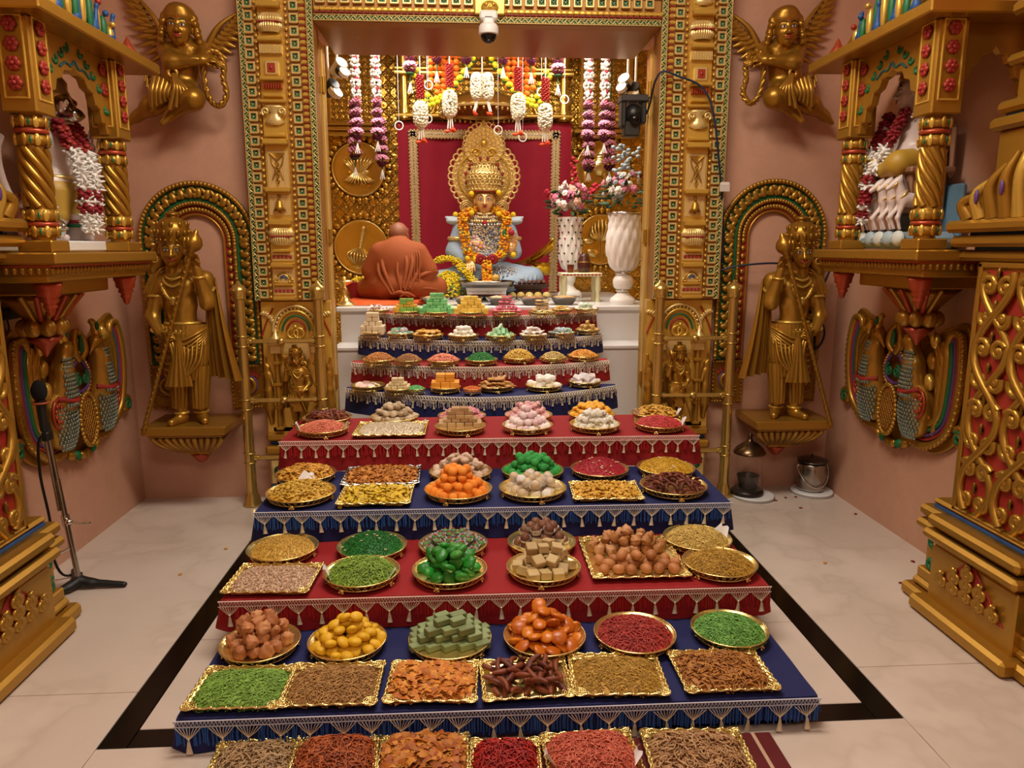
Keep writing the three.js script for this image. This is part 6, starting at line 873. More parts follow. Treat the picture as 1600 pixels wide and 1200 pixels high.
// [tier, x, z, size, 0 round / 1 square gilt / 2 square silver, what, recipe]
const WHERE = ['in the nearest row on the floor','on the lowest blue table','on the front red table','on the middle blue table','on the rear red table','on the lowest doorway step','on the second doorway step','on the third doorway step','on the topmost doorway step'];
const HEIGHT = [0.013,0.11,0.235,0.38,0.545,0.635,0.78,0.915,1.06];
const MENU = [
  [0,-0.66,-2.013,0.239,1,'beige puffed rice sticks',{k:'sev',c:[0xa08058,0xb8976c,0x8c6c48],hh:0.035,th:0.003,len:0.028,wig:0.4}],
  [0,-0.417,-2.013,0.253,1,'rust orange fried noodles',{k:'sev',c:[0xa4501c,0xb8602a,0x8a3c12],hh:0.05,th:0.0026,len:0.04}],
  [0,-0.148,-1.996,0.267,1,'orange spiced crisps with noodles',{k:'flake',c:[0xb06418,0x9c4c10,0xc07a24],hh:0.045,s:0.017,sev:[0xc88a30]}],
  [0,0.099,-1.979,0.21,1,'crimson fried noodles',{k:'sev',c:[0xa81a14,0xb82418,0x8c100c],hh:0.05,th:0.0024,len:0.04}],
  [0,0.361,-1.975,0.283,1,'salmon pink fried noodles',{k:'sev',c:[0xcc6248,0xd87458,0xb85038],hh:0.055,th:0.002,len:0.036,paper:[[1.3,0.3],[-1.3,0.3]]}],
  [0,0.685,-1.955,0.311,1,'beige puffed seeds and sticks',{k:'sev',c:[0xa87c50,0xbc9466,0x94683e],hh:0.04,th:0.0034,len:0.026,wig:0.3}],
  [1,-0.754,-2.249,0.301,1,'bright green fried noodles',{k:'sev',c:[0x7ea43c,0x8cb44a,0x6c9030],hh:0.03,th:0.0018,len:0.04}],
  [1,-0.457,-2.25,0.305,1,'tan brown fried noodles',{k:'sev',c:[0xa87a40,0xb88a4c,0x946830],hh:0.03,th:0.0018,len:0.032}],
  [1,-0.13,-2.245,0.294,1,'orange crisps and noodle mix',{k:'flake',c:[0xc87820,0xb46418,0xd48c30],hh:0.035,s:0.015,sev:[0xd89830]}],
  [1,0.18,-2.244,0.291,1,'dark brown fried sticks',{k:'stick',n:'fried_stick',one:'dark brown fried stick in the square tray',c:[0x6e3018,0x5a2412,0x7c3a1c],s:0.0225,hh:0.04,gap:1.6,cat:'snack'}],
  [1,0.49,-2.251,0.308,1,'mustard yellow fried noodles',{k:'sev',c:[0xb88c30,0xc49a3c,0xa07824],hh:0.03,th:0.0015,len:0.03,wig:0.6}],
  [1,0.853,-2.253,0.312,1,'brown crunchy slivers',{k:'sev',c:[0xa86c28,0xb87c34,0x8c5418],hh:0.03,th:0.0034,len:0.026,wig:0.25}],
  [1,-0.763,-2.501,0.273,0,'golden fried dumplings',{k:'dumpling',n:'fried_dumpling',one:'pinched golden fried dumpling',c:[0xb87848,0xc48858,0xa8683c],s:0.027,hh:0.1,wild:1.2,low:0.7,cat:'snack',gap:1.75}],
  [1,-0.451,-2.497,0.28,0,'yellow oval sweets',{k:'oval',n:'yellow_sweet',one:'flat yellow oval sweet',c:[0xd8a814,0xe0b01c],s:0.0255,hh:0.1,wild:0.6,gap:1.6}],
  [1,-0.078,-2.49,0.295,0,'grey green fudge squares',{k:'brick',n:'fudge_square',one:'grey green fudge square',c:[0x7c8c5c,0x869666,0x727f52],s:0.0235,hh:0.1,stack:[5,4,4,0.058,0.025,0.038],turn:0.5,low:0.52}],
  [1,0.269,-2.489,0.296,0,'glazed orange fritters',{k:'disc',n:'orange_fritter',one:'glossy orange round fritter',c:[0xc86c14,0xd07818,0xb85c0c],s:0.03,hh:0.1,wild:0.7,r:0.35,gap:1.45}],
  [1,0.605,-2.487,0.3,0,'brick red fried noodles',{k:'sev',c:[0xa83028,0xb43c30,0x94241c],hh:0.04,th:0.0022,len:0.036}],
  [1,0.966,-2.496,0.282,0,'leaf green fried noodles',{k:'sev',c:[0x6aa044,0x78b050,0x5a8c38],hh:0.04,th:0.0018,len:0.034}],
  [2,-0.782,-2.799,0.328,1,'pinkish white puffed grains',{k:'grain',c:[0xc8a88c,0xd8bca0,0xb89478],hh:0.025,s:0.0042,el:1.7}],
  [2,-0.437,-2.806,0.291,0,'olive green fried noodles',{k:'sev',c:[0x7c9c30,0x8cac3c,0x6c8826],hh:0.055,th:0.0022,len:0.04,paper:[[1.3,0.3],[-1.3,0.3]]}],
  [2,-0.085,-2.806,0.291,0,'dark green glazed pastries',{k:'puff',n:'green_pastry',one:'shiny dark green folded pastry',c:[0x1c7c20,0x248c28,0x186c1a,0x3c8c34],s:0.033,hh:0.1,wild:0.8,r:0.4,gap:1.5}],
  [2,0.297,-2.806,0.291,0,'tan milk fudge cubes',{k:'cube',n:'fudge_cube',one:'tan milk fudge cube',c:[0xb89c68,0xc0a672,0xaa8e5c],s:0.0225,hh:0.09,wild:0.35,gap:2.3,low:0.75}],
  [2,0.687,-2.924,0.398,1,'brown fried dough balls',{k:'egg',n:'dough_ball',one:'brown fried dough ball in the long tray',c:[0xb0703c,0xb87a46,0xa06434],s:0.0285,hh:0.07,wild:0.5,gap:1.95,cat:'snack',dz:0.085}],
  [2,0.687,-2.924,0.398,1,'light brown fried puffs behind the dough balls',{k:'dumpling',n:'fried_puff',one:'light brown fried puff behind the dough balls',c:[0xb8804c,0xc49060,0xa8703c],s:0.025,hh:0.09,wild:1.0,low:0.6,cat:'snack',dz:-0.1,noTray:1}],
  [2,1.029,-2.806,0.291,0,'golden thin fried noodles',{k:'sev',c:[0xb48828,0xc29634,0x9c7420],hh:0.045,th:0.0016,len:0.036}],
  [2,-0.813,-3.069,0.291,0,'pale gold crumbs',{k:'grain',c:[0xc8a044,0xd4ae52,0xb89038],hh:0.045,s:0.0034}],
  [2,-0.429,-3.069,0.291,0,'emerald green crumbs with nuts',{k:'grain',c:[0x186c20,0x1e7c28,0x125c1a],hh:0.06,s:0.0038,nuts:[0xd8c8a0]}],
  [2,-0.076,-3.069,0.291,0,'cherry topped sweets in lilac wrappers',{k:'ball',n:'wrapped_sweet',one:'green sweet with a red cherry in a lilac wrapper',c:[0x4c7c34,0x5a8c40],s:0.0155,hh:0.05,wrap:0xb8a4b4,cherry:0xa01c18,gap:2.6,wild:0.3}],
  [2,0.315,-3.069,0.291,0,'chocolate nut balls in paper cups',{k:'rough',n:'chocolate_ball',one:'brown nut ball in a white paper cup',c:[0x6c4028,0x7c4c30],s:0.0225,hh:0.075,cup:1,gap:2.2,wild:0.3}],
  [2,1.016,-3.069,0.291,0,'straw yellow fried noodles',{k:'sev',c:[0xccac58,0xd8b864,0xbc9c48],hh:0.05,th:0.0018,len:0.04,paper:[[1.9,0.2]]}],
  [3,-0.797,-3.383,0.315,0,'yellow snack mix',{k:'flake',c:[0xc89c30,0xd4aa3c,0xb88824],hh:0.05,s:0.009,sev:[0xd8b040]}],
  [3,-0.442,-3.367,0.335,1,'lemon yellow crisps',{k:'flake',c:[0xd8b424,0xe0c030,0xc8a41c],hh:0.035,s:0.013}],
  [3,-0.055,-3.383,0.315,0,'orange coconut balls',{k:'ball',n:'orange_ball',one:'orange round sweet ball',c:[0xec8c28,0xf09634,0xe48428],s:0.0225,hh:0.1,r:0.8}],
  [3,0.302,-3.383,0.315,0,'cream sweet balls in paper cups',{k:'rough',n:'cream_ball',one:'cream coloured sweet ball in a white paper cup',c:[0xc0a884,0xccb492],s:0.024,hh:0.075,cup:1,gap:2.25,wild:0.8}],
  [3,0.653,-3.365,0.331,1,'golden curled crisps',{k:'flake',c:[0xd4a030,0xdcac3c,0xc49024],hh:0.035,s:0.011,el:0.8}],
  [3,0.99,-3.382,0.313,0,'dark red brown fried sticks',{k:'stick',n:'fried_stick',one:'dark red brown fried stick on the round plate',c:[0x6a2c16,0x5a2210,0x783820],s:0.018,hh:0.045,gap:2.0,cat:'snack'}],
  [3,-0.836,-3.676,0.298,0,'amber crisps on paper',{k:'flake',c:[0xd0962c,0xdca43a,0xc08620],hh:0.045,s:0.012,paper:[[0.25,-0.75]]}],
  [3,-0.448,-3.671,0.384,2,'orange brown curls',{k:'flake',c:[0xbc7420,0xc8842e,0xa86418],hh:0.04,s:0.01,el:1.3,sev:[0xc88030]}],
  [3,-0.046,-3.667,0.315,0,'pale brown sugared biscuits',{k:'puff',n:'sugared_biscuit',one:'pale brown sugared rough biscuit',c:[0xc4a68c,0xd0b49c,0xb4947a],s:0.029,hh:0.085,wild:0.9,gap:1.6}],
  [3,0.327,-3.667,0.315,0,'green coconut balls',{k:'ball',n:'green_ball',one:'green round sweet ball',c:[0x2c9440,0x349c48,0x288a3a],s:0.0215,hh:0.09,r:0.8}],
  [3,0.679,-3.673,0.304,0,'raspberry red crumbs with nuts',{k:'grain',c:[0xac2030,0xb82c3c,0x981828],hh:0.06,s:0.0036,nuts:[0xe0d0b0]}],
  [3,1.031,-3.671,0.308,0,'yellow crumbs with nuts',{k:'grain',c:[0xcca020,0xd8ac2c,0xb89018],hh:0.055,s:0.0036,nuts:[0xe6d8bc,0xa06838]}],
  [4,-0.8,-3.979,0.278,0,'coral pink fried noodles',{k:'sev',c:[0xe07c5c,0xe88a6a,0xd06c4c],hh:0.045,th:0.0017,len:0.03,paper:[[1.3,0.3],[-1.3,0.3]]}],
  [4,-0.429,-4.0,0.379,1,'white puffed rice',{k:'grain',c:[0xdccdb4,0xe6d8c2,0xcabba0],hh:0.035,s:0.0034,el:1.8,paper:[[1.5,0.2]]}],
  [4,-0.049,-3.979,0.278,0,'tan layered fudge bricks',{k:'brick',n:'fudge_brick',one:'tan layered fudge brick in a wall',c:[0xb08a5c,0xba9668,0xa27c50],s:0.019,hh:0.08,stack:[5,4,6,0.047,0.0195,0.03],low:0.52}],
  [4,0.324,-3.979,0.278,0,'white and pink coconut balls',{k:'ball',n:'coconut_ball',one:'white and pink coconut ball',c:[0xe8d4d0,0xeee2dc,0xdcb8bc,0xe6cfd0],s:0.0205,hh:0.1,r:0.8}],
  [4,0.703,-3.979,0.278,0,'white crumbly sweet chunks',{k:'chunk',n:'white_chunk',one:'white crumbly sweet chunk',c:[0xe6dfd0,0xeee8dc,0xdcd4c2],s:0.022,hh:0.09,wild:1.3,r:0.8}],
  [4,1.07,-3.979,0.278,0,'bright red fried noodles',{k:'sev',c:[0xc83c38,0xd24844,0xb83030],hh:0.045,th:0.0018,len:0.03,paper:[[1.4,0.2]]}],
  [4,-0.823,-4.231,0.278,0,'dark fried sticks',{k:'stick',n:'fried_stick',one:'dark fried stick on the plate behind coral noodles',c:[0x6e2c16,0x5c2210,0x80381c],s:0.017,hh:0.04,gap:2.0,cat:'snack'}],
  [4,-0.435,-4.231,0.278,0,'beige oval biscuits',{k:'oval',n:'beige_biscuit',one:'beige smooth oval biscuit',c:[0xb8a080,0xc2ac8c,0xac9474],s:0.0255,hh:0.075,wild:0.7,gap:1.6}],
  [4,-0.042,-4.231,0.278,0,'orange sweets in pink wrappers',{k:'ball',n:'wrapped_sweet',one:'orange topped sweet in a pink wrapper',c:[0xd88a9c,0xe09aa8],s:0.0155,hh:0.05,wrap:0xdcb0c4,cherry:0xe08030,gap:2.5,wild:0.3}],
  [4,0.351,-4.231,0.278,0,'pink rolled sweets',{k:'roll',n:'rolled_sweet',one:'pink and brown rolled sweet',c:[0xd8a0a0,0xe0b0ac,0xc88888],s:0.0195,hh:0.065,wild:0.8}],
  [4,0.728,-4.231,0.278,0,'golden yellow oval sweets',{k:'oval',n:'yellow_sweet',one:'golden yellow oval sweet',c:[0xe0a020,0xe8ac2c],s:0.0225,hh:0.075,wild:0.5,gap:1.6}],
  [4,1.111,-4.231,0.278,0,'golden thin crisps',{k:'flake',c:[0xd09c34,0xdcaa42,0xc08c28],hh:0.045,s:0.013,paper:[[1.3,0.3],[-1.3,0.3]]}],
  [5,-0.656,-4.771,0.214,0,'white and pink round sweets',{k:'cookie',n:'round_sweet',one:'white and pink round sweet',c:[0xe4d0c4,0xeadcd0,0xdcb8b0],s:0.027,hh:0.03,wild:0.4}],
  [5,-0.45,-4.647,0.173,0,'pale fudge cubes in a pyramid',{k:'slab',n:'fudge_cube',one:'pale fudge cube in a pyramid',c:[0xcdb88a,0xd6c296],s:0.0165,hh:0.09,stack:[4,4,5,0.038,0.0155,0.028],low:0.5}],
  [5,-0.334,-4.618,0.122,0,'pale green crumbs',{k:'grain',c:[0x6cbc74,0x7ccc84],hh:0.03,s:0.004}],
  [5,-0.149,-4.673,0.208,0,'orange fudge bars',{k:'brick',n:'fudge_bar',one:'orange fudge bar',c:[0xe0962c,0xe8a23a],s:0.024,hh:0.09,stack:[3,3,4,0.06,0.0245,0.038],low:0.52}],
  [5,0.023,-4.596,0.129,0,'orange crumbs',{k:'grain',c:[0xd87430,0xe0843c],hh:0.026,s:0.004}],
  [5,0.177,-4.698,0.228,0,'brown long biscuits',{k:'longcookie',n:'long_biscuit',one:'brown long biscuit',c:[0xb07c3c,0xba8846],s:0.019,hh:0.06,wild:0.25,gap:1.7,cat:'biscuit'}],
  [5,0.491,-4.703,0.233,0,'white egg shaped sweets',{k:'egg',n:'egg_sweet',one:'white egg shaped sweet',c:[0xece8e4,0xe8e0cc],s:0.028,hh:0.06,wild:0.4}],
  [5,0.776,-4.827,0.228,0,'white sugared bars',{k:'slab',n:'sugared_bar',one:'white sugared bar',c:[0xdcd8dc,0xe6e2e4,0xd8c8c4],s:0.022,hh:0.05,wild:0.8,gap:1.8}],
  [6,-0.599,-4.928,0.213,0,'orange brown fried noodles',{k:'sev',c:[0xb8742c,0xc48238],hh:0.05,th:0.0026,len:0.03}],
  [6,-0.4,-4.887,0.181,0,'nut brown fried noodles',{k:'sev',c:[0x9c6830,0xa8743c],hh:0.045,th:0.0026,len:0.03}],
  [6,-0.166,-4.873,0.219,0,'coral fried noodles',{k:'sev',c:[0xdc8060,0xe48e6e],hh:0.045,th:0.003,len:0.03}],
  [6,0.086,-4.887,0.213,0,'dark green crumbs',{k:'grain',c:[0x2c7c34,0x38883e],hh:0.055,s:0.0048}],
  [6,0.345,-4.96,0.224,0,'mustard fried noodles',{k:'sev',c:[0xd0a43c,0xdab04a],hh:0.06,th:0.003,len:0.032}],
  [6,0.58,-4.946,0.185,0,'straw coloured fried noodles',{k:'sev',c:[0xc0a25c,0xccb06a],hh:0.045,th:0.0026,len:0.03}],
  [6,0.795,-5.025,0.212,0,'light orange fried noodles',{k:'sev',c:[0xdc9430,0xe4a240],hh:0.045,th:0.0028,len:0.03}],
  [7,-0.684,-5.342,0.18,0,'cream fudge cubes in blocks',{k:'cube',n:'fudge_cube',one:'cream fudge cube in a block',c:[0xdccaa4,0xe4d4b2],s:0.02,hh:0.12,stack:[4,3,5,0.043,0.031,0.042],low:0.75}],
  [7,-0.482,-5.288,0.203,0,'white and green sweets in cups',{k:'rough',n:'cup_sweet',one:'white and green sweet in a paper cup',c:[0xb8ccc0,0x6ca880,0xcabcc8],s:0.0165,hh:0.045,cup:1,gap:2.2,wild:0.4}],
  [7,-0.281,-5.196,0.22,0,'yellow brown small cakes',{k:'cookie',n:'small_cake',one:'yellow brown small cake',c:[0xd8a848,0xc89440,0xe0b860],s:0.021,hh:0.04,wild:0.4,gap:1.6}],
  [7,-0.033,-5.142,0.218,0,'white milk sweets',{k:'egg',n:'milk_sweet',one:'white milk sweet',c:[0xf0ece4,0xece6d8],s:0.018,hh:0.07,wild:0.5}],
  [7,0.226,-5.127,0.218,0,'green and white slices',{k:'slice',n:'sweet_slice',one:'green and white triangular slice',c:[0x8cc494,0xb4d4b0,0x9ccca0],s:0.021,hh:0.07,wild:0.5}],
  [7,0.458,-5.152,0.196,0,'white flat sweets',{k:'cookie',n:'flat_sweet',one:'white flat sweet',c:[0xecdcd4,0xf0e6de],s:0.019,hh:0.05,wild:0.5,gap:1.6}],
  [7,0.671,-5.26,0.2,0,'blue and green sweets in cups',{k:'chunk',n:'cup_sweet',one:'blue and green sweet in a paper cup',c:[0xa8ccdc,0x8cc4a4,0xd4e0e4],s:0.0165,hh:0.045,wild:0.5,cup:1,gap:2.2}],
  [7,0.887,-5.418,0.186,0,'tan oval dough sweets',{k:'egg',n:'dough_sweet',one:'tan oval dough sweet',c:[0xb89450,0xc4a05c],s:0.02,hh:0.085,wild:0.5}],
  [8,-0.662,-5.54,0.152,0,'white sweets with red tops',{k:'ball',n:'topped_sweet',one:'white sweet ball with a red top',c:[0xe4d8d0,0xd8c4bc],s:0.0165,hh:0.05,cherry:0x8c2020,wrap:0xe8e0dc,gap:2.2}],
  [8,-0.443,-5.413,0.19,0,'yellow and green fudge bricks',{k:'brick',n:'fudge_brick',one:'yellow and green fudge brick',c:[0xe0b040,0xd8a838,0x7cb050],s:0.02,hh:0.1,stack:[4,3,5,0.05,0.021,0.032],low:0.52}],
  [8,-0.222,-5.345,0.221,0,'pale green fudge bricks',{k:'brick',n:'fudge_brick',one:'pale green fudge brick in a pyramid',c:[0x7ccc84,0x88d48e,0x70c078],s:0.02,hh:0.14,stack:[5,4,7,0.05,0.021,0.032],low:0.52}],
  [8,0.023,-5.33,0.221,0,'yellow fudge bricks',{k:'brick',n:'fudge_brick',one:'yellow fudge brick in a pyramid',c:[0xecc854,0xf0d060,0xe4bc48],s:0.02,hh:0.12,stack:[5,4,6,0.05,0.021,0.032],low:0.52}],
  [8,0.281,-5.315,0.217,0,'pink round biscuits in a pyramid',{k:'cookie',n:'pink_biscuit',one:'pink round biscuit in a pyramid',c:[0xe06c80,0xe87c90,0xd86078],s:0.0195,hh:0.14,stack:[5,5,7,0.04,0.0195,0.036],low:0.28}],
  [8,0.535,-5.299,0.205,0,'stacked tan biscuits',{k:'cookie',n:'tan_biscuit',one:'tan round biscuit in a stack',c:[0xc4a468,0xceb078],s:0.024,hh:0.1,stack:[3,3,5,0.05,0.0215,0.045],low:0.28}],
  [8,0.707,-5.517,0.153,0,'small yellow biscuits',{k:'cookie',n:'yellow_biscuit',one:'small yellow biscuit',c:[0xdcb450,0xe4c060],s:0.0185,hh:0.03,wild:0.3,gap:1.7}],
  [8,0.894,-5.566,0.19,0,'white and green rolled sweets',{k:'roll',n:'rolled_sweet',one:'white and green rolled sweet',c:[0xdcdcd4,0xb8ccb4,0xe8e4e0],s:0.02,hh:0.05,wild:0.8}],
];
for (const [t, x, z, size, sq, what, spec] of MENU) serve({ h: HEIGHT[t], where: WHERE[t], far: t > 4 }, x, z, size, sq, what, spec, what.includes('dough balls') ? 0.42 : undefined);
// ---------------------------------------------------------------- inside the shrine room
const PY = 1.0905;   // top of the marble platform
{ // crimson backdrop with gilt braid
  const o = thing('crimson_backdrop', 'crimson cloth backdrop with gold braid border behind the seated deity', 'backdrop', [0, 0, -7.8]);
  part('cloth', grid((u, v) => [lerp(-0.69, 1.075, u), lerp(2.8, PY + 0.003, v), 0.012 * sin(u * 17) * (0.3 + v) + 0.008 * sin(u * 41 + v * 3)], 80, 12), mat(0xa3082e, 0.75, 0, { sheen: 0.3, sheenColor: new THREE.Color(0xd03050) }), o);
  part('frame_pole', cyl(0.012, 0.012, 1.85, 8, [0.19, 2.8, -0.03], [0, 0, PI / 2]), M.gold, o);
  const bar = (x0, y0, x1, y1) => { const L = hypot(x1 - x0, y1 - y0), a = Math.atan2(y1 - y0, x1 - x0), q = [cbox(L, 0.075, 0.006, 0.002)]; for (let i = 0; i < L / 0.034; i++) for (const k of [-1, 1]) q.push(ball(0.014, [-L / 2 + 0.017 + i * 0.034, k * 0.036, 0.003], [1, 1, 0.4], 5, 4)); const r = part('braid_border', join(q), mat(0xcdb27e, 0.5, 0.45), o, [(x0 + x1) / 2, (y0 + y1) / 2, 0.026], [0, 0, a]); part('sequin_row', join(Array.from({ length: fl(L / 0.026) }, (_, i) => ball(0.009, [-L / 2 + 0.013 + i * 0.026, 0, 0.005], [1, 1, 0.5], 5, 4))), M.silver, r); };
  bar(-0.57, 2.68, 0.95, 2.68); bar(-0.535, 2.72, -0.515, 1.1); bar(0.915, 2.72, 0.895, 1.1);
}
// embossed medallions on the sheet-metal wall
const medallion = (x, y, r, label, motif) => {
  const o = thing('wall_medallion', label, 'medallion', [x, y, -7.895], 0, 'gilt medallions on the shrine wall');
  part('disc', lathe([[0, 0.012], [r * 0.72, 0.02], [r * 0.8, 0.035], [r * 0.86, 0.02], [r * 0.9, 0], [0, 0]], 40, [0, 0, 0], [PI / 2, 0, 0]), M.sheetPlain, o);
  part('rim', torus(r * 0.82, r * 0.03, [0, 0, 0.03], [0, 0, 0], 44, 6), M.brass, o);
  for (let i = 0; i < 30; i++) { const a = i / 30 * TAU; part('petal', at(ball(r * 0.1, [0, 0, 0], [0.85, 1.1, 0.5], 7, 5), [sin(a) * r * 0.98, cos(a) * r * 0.98, 0.02], [0, 0, -a]), M.sheetPlain, o); }
  motif(o, r);
};
const lotus = (o, r) => { for (let row = 0; row < 2; row++) for (let i = 0; i < 11; i++) { const a = lerp(-1.25, 1.25, i / 10); part('lotus_petal', sweep(curve([[sin(a) * r * 0.12, -r * 0.12, 0.04], [sin(a) * r * 0.4, r * (row ? -0.3 : 0.12) + (row ? -1 : 1) * cos(a) * r * 0.1, 0.07], [sin(a) * r * 0.56, r * (row ? -0.28 : 0.2) + (row ? -1 : 1) * cos(a) * r * 0.22, 0.04]], 8), (t) => r * 0.06 * (1 - 0.85 * t), 6), M.brass, o); } part('seed_pod', ball(r * 0.34, [0, -r * 0.1, 0.035], [1, 0.4, 0.2], 16, 8), M.brass, o); };
const club = (o, r) => { const T3 = [0, 0, -0.22]; part('mace_head', at(join([ball(r * 0.32, [0, 0, 0], [1, 0.8, 0.35], 16, 8), ...Array.from({ length: 7 }, (_, i) => sweep(curve([[(i - 3) * r * 0.03, r * 0.24, 0.03], [(i - 3) * r * 0.1, 0, 0.1], [(i - 3) * r * 0.03, -r * 0.24, 0.03]], 8), r * 0.035, 5))]), [-r * 0.1, -r * 0.28, 0.03], T3), M.brass, o); part('mace_handle', at(join([lathe([[r * 0.1, 0], [r * 0.07, r * 0.1], [r * 0.06, r * 0.6], [r * 0.09, r * 0.68], [r * 0.06, r * 0.76], [0, r * 0.8]], 12), ...Array.from({ length: 8 }, (_, i) => torus(r * 0.07, r * 0.02, [0, r * 0.12 + i * r * 0.065, 0], [PI / 2 + 0.3, 0, 0], 12, 5))]), [-r * 0.06, -r * 0.1, 0.035], T3), M.brass, o); part('mace_tip', ball(r * 0.1, [-r * 0.18, -r * 0.62, 0.03], [1.2, 0.8, 0.5], 10, 6), M.brass, o); };
const kalash = (o, r) => { part('pot', lathe([[0.0, -r * 0.2], [r * 0.2, -r * 0.18], [r * 0.36, 0], [r * 0.38, r * 0.12], [r * 0.28, r * 0.28], [r * 0.18, r * 0.34], [r * 0.3, r * 0.42], [0, r * 0.44]], 20, [0, 0, 0.02], [0, 0, 0], [1, 1, 0.35]), M.brass, o); part('crest', lathe([[r * 0.2, 0], [r * 0.14, r * 0.12], [0, r * 0.26]], 14, [0, r * 0.44, 0.03], [0, 0, 0], [1, 1, 0.4]), M.brass, o); for (const k of [-1, 1]) part('ribbon', sweep(curve([[k * r * 0.3, 0, 0.04], [k * r * 0.52, -r * 0.1, 0.05], [k * r * 0.5, -r * 0.4, 0.05]], 10), (t) => r * (0.04 + 0.08 * t), 6, 0.4, [0, 0, 1]), M.brass, o); part('spout', sweep(curve([[0, -r * 0.15, 0.05], [r * 0.1, -r * 0.45, 0.06], [0, -r * 0.62, 0.05]], 10), r * 0.07, 7), M.brass, o); };
const bloom = (o, r) => { for (let i = 0; i < 9; i++) { const a = lerp(-1.2, 1.2, i / 8); part('lotus_petal', sweep(curve([[0, 0, 0.04], [sin(a) * r * 0.4, cos(a) * r * 0.3, 0.07], [sin(a) * r * 0.42, cos(a) * r * 0.62 + r * 0.05, 0.04]], 8), (t) => r * 0.075 * (1 - 0.8 * t), 6), M.brass, o); } for (const k of [-1, 1]) { part('leaf', ball(r * 0.2, [k * r * 0.3, -r * 0.45, 0.035], [1.1, 0.7, 0.25], 10, 6, [0, 0, k * 0.3]), M.brass, o); part('leaf', ball(r * 0.16, [k * r * 0.42, -r * 0.05, 0.035], [1.3, 0.6, 0.25], 10, 6), M.brass, o); } part('stem', sweep([[0, 0, 0.04], [0, -r * 0.7, 0.03]], r * 0.03, 6), M.brass, o); };
medallion(-1.10, 2.345, 0.32, 'gilt lotus medallion on the shrine wall behind the left garlands', lotus); medallion(-1.10, 1.56, 0.33, 'gilt mace medallion on the shrine wall left of the priest', club);
medallion(1.42, 2.36, 0.34, 'gilt water pot medallion on the shrine wall behind the right garlands', kalash); medallion(1.42, 1.64, 0.31, 'gilt lotus bloom medallion on the shrine wall between the vases', bloom);
// embossed pilasters, cornice and hanging parasol of the shrine
for (const [x, lab] of [[-1.1, 'embossed gilt wall pilaster behind the left garlands'], [1.42, 'embossed gilt wall pilaster behind the right garlands']]) { const o = thing('embossed_pilaster', lab, 'pilaster', [x, 2.72, -7.89], 0, 'embossed shrine pilasters'); part('shaft', uvScale(cbox(0.5, 0.85, 0.12, 0.008, [0, 0.46, 0.06]), 2), M.sheet, o); for (const [y, w] of [[0, 0.66], [0.05, 0.58], [-0.05, 0.54]]) part('cornice', cbox(w, 0.04, 0.17, 0.012, [0, y, 0.085]), M.sheetPlain, o); for (const k of [-1, 1]) part('edge_strip', cbox(0.035, 0.85, 0.14, 0.006, [k * 0.25, 0.46, 0.07]), M.sheetPlain, o); }
{ const o = thing('altar_canopy', 'embossed gilt altar canopy above the crimson backdrop', 'canopy', [0.19, 2.82, -7.88]); part('frieze', uvScale(cbox(1.76, 0.78, 0.1, 0.008, [0, 0.4, 0.05]), 2), M.sheet, o); for (const [y, d] of [[0.03, 0.2], [0.42, 0.24], [0.47, 0.18]]) part('cornice', cbox(1.78, 0.035, d, 0.01, [0, y, d / 2]), M.sheetPlain, o); for (const k of [-1, 1]) { part('post', lathe([[0.07, 0], [0.05, 0.1], [0.045, 0.5], [0.07, 0.6], [0.06, 0.7], [0.08, 0.78]], 16, [k * 0.8, 0, 0.13]), M.sheetPlain, o); part('bracket_scroll', sweep(spiral(k * 0.62, 0.12, 0.2, 0.03, k > 0 ? 0 : PI, k * 1.3, 28, 0.12), 0.022, 6), M.sheetPlain, o); } }
{ const o = thing('gilt_parasol', 'round gilt parasol hanging above the deity', 'parasol', [0.16, 2.83, -7.25]); part('canopy', lathe([[0.0, 0.16], [0.12, 0.15], [0.28, 0.1], [0.39, 0.02], [0.4, -0.03], [0.385, -0.03], [0.37, 0.02], [0, 0.12]], 40), M.sheetPlain, o); part('rim', torus(0.4, 0.014, [0, -0.02, 0], [PI / 2, 0, 0], 44, 6), M.goldPale, o); for (let i = 0; i < 44; i++) part('pendant_bead', ball(0.013, [cos(i / 44 * TAU) * 0.4, -0.05, sin(i / 44 * TAU) * 0.4], [1, 1.4, 1], 5, 4), M.brass, o); part('chain', cyl(0.006, 0.006, 0.62, 6, [0, 0.46, 0]), M.gold, o); }
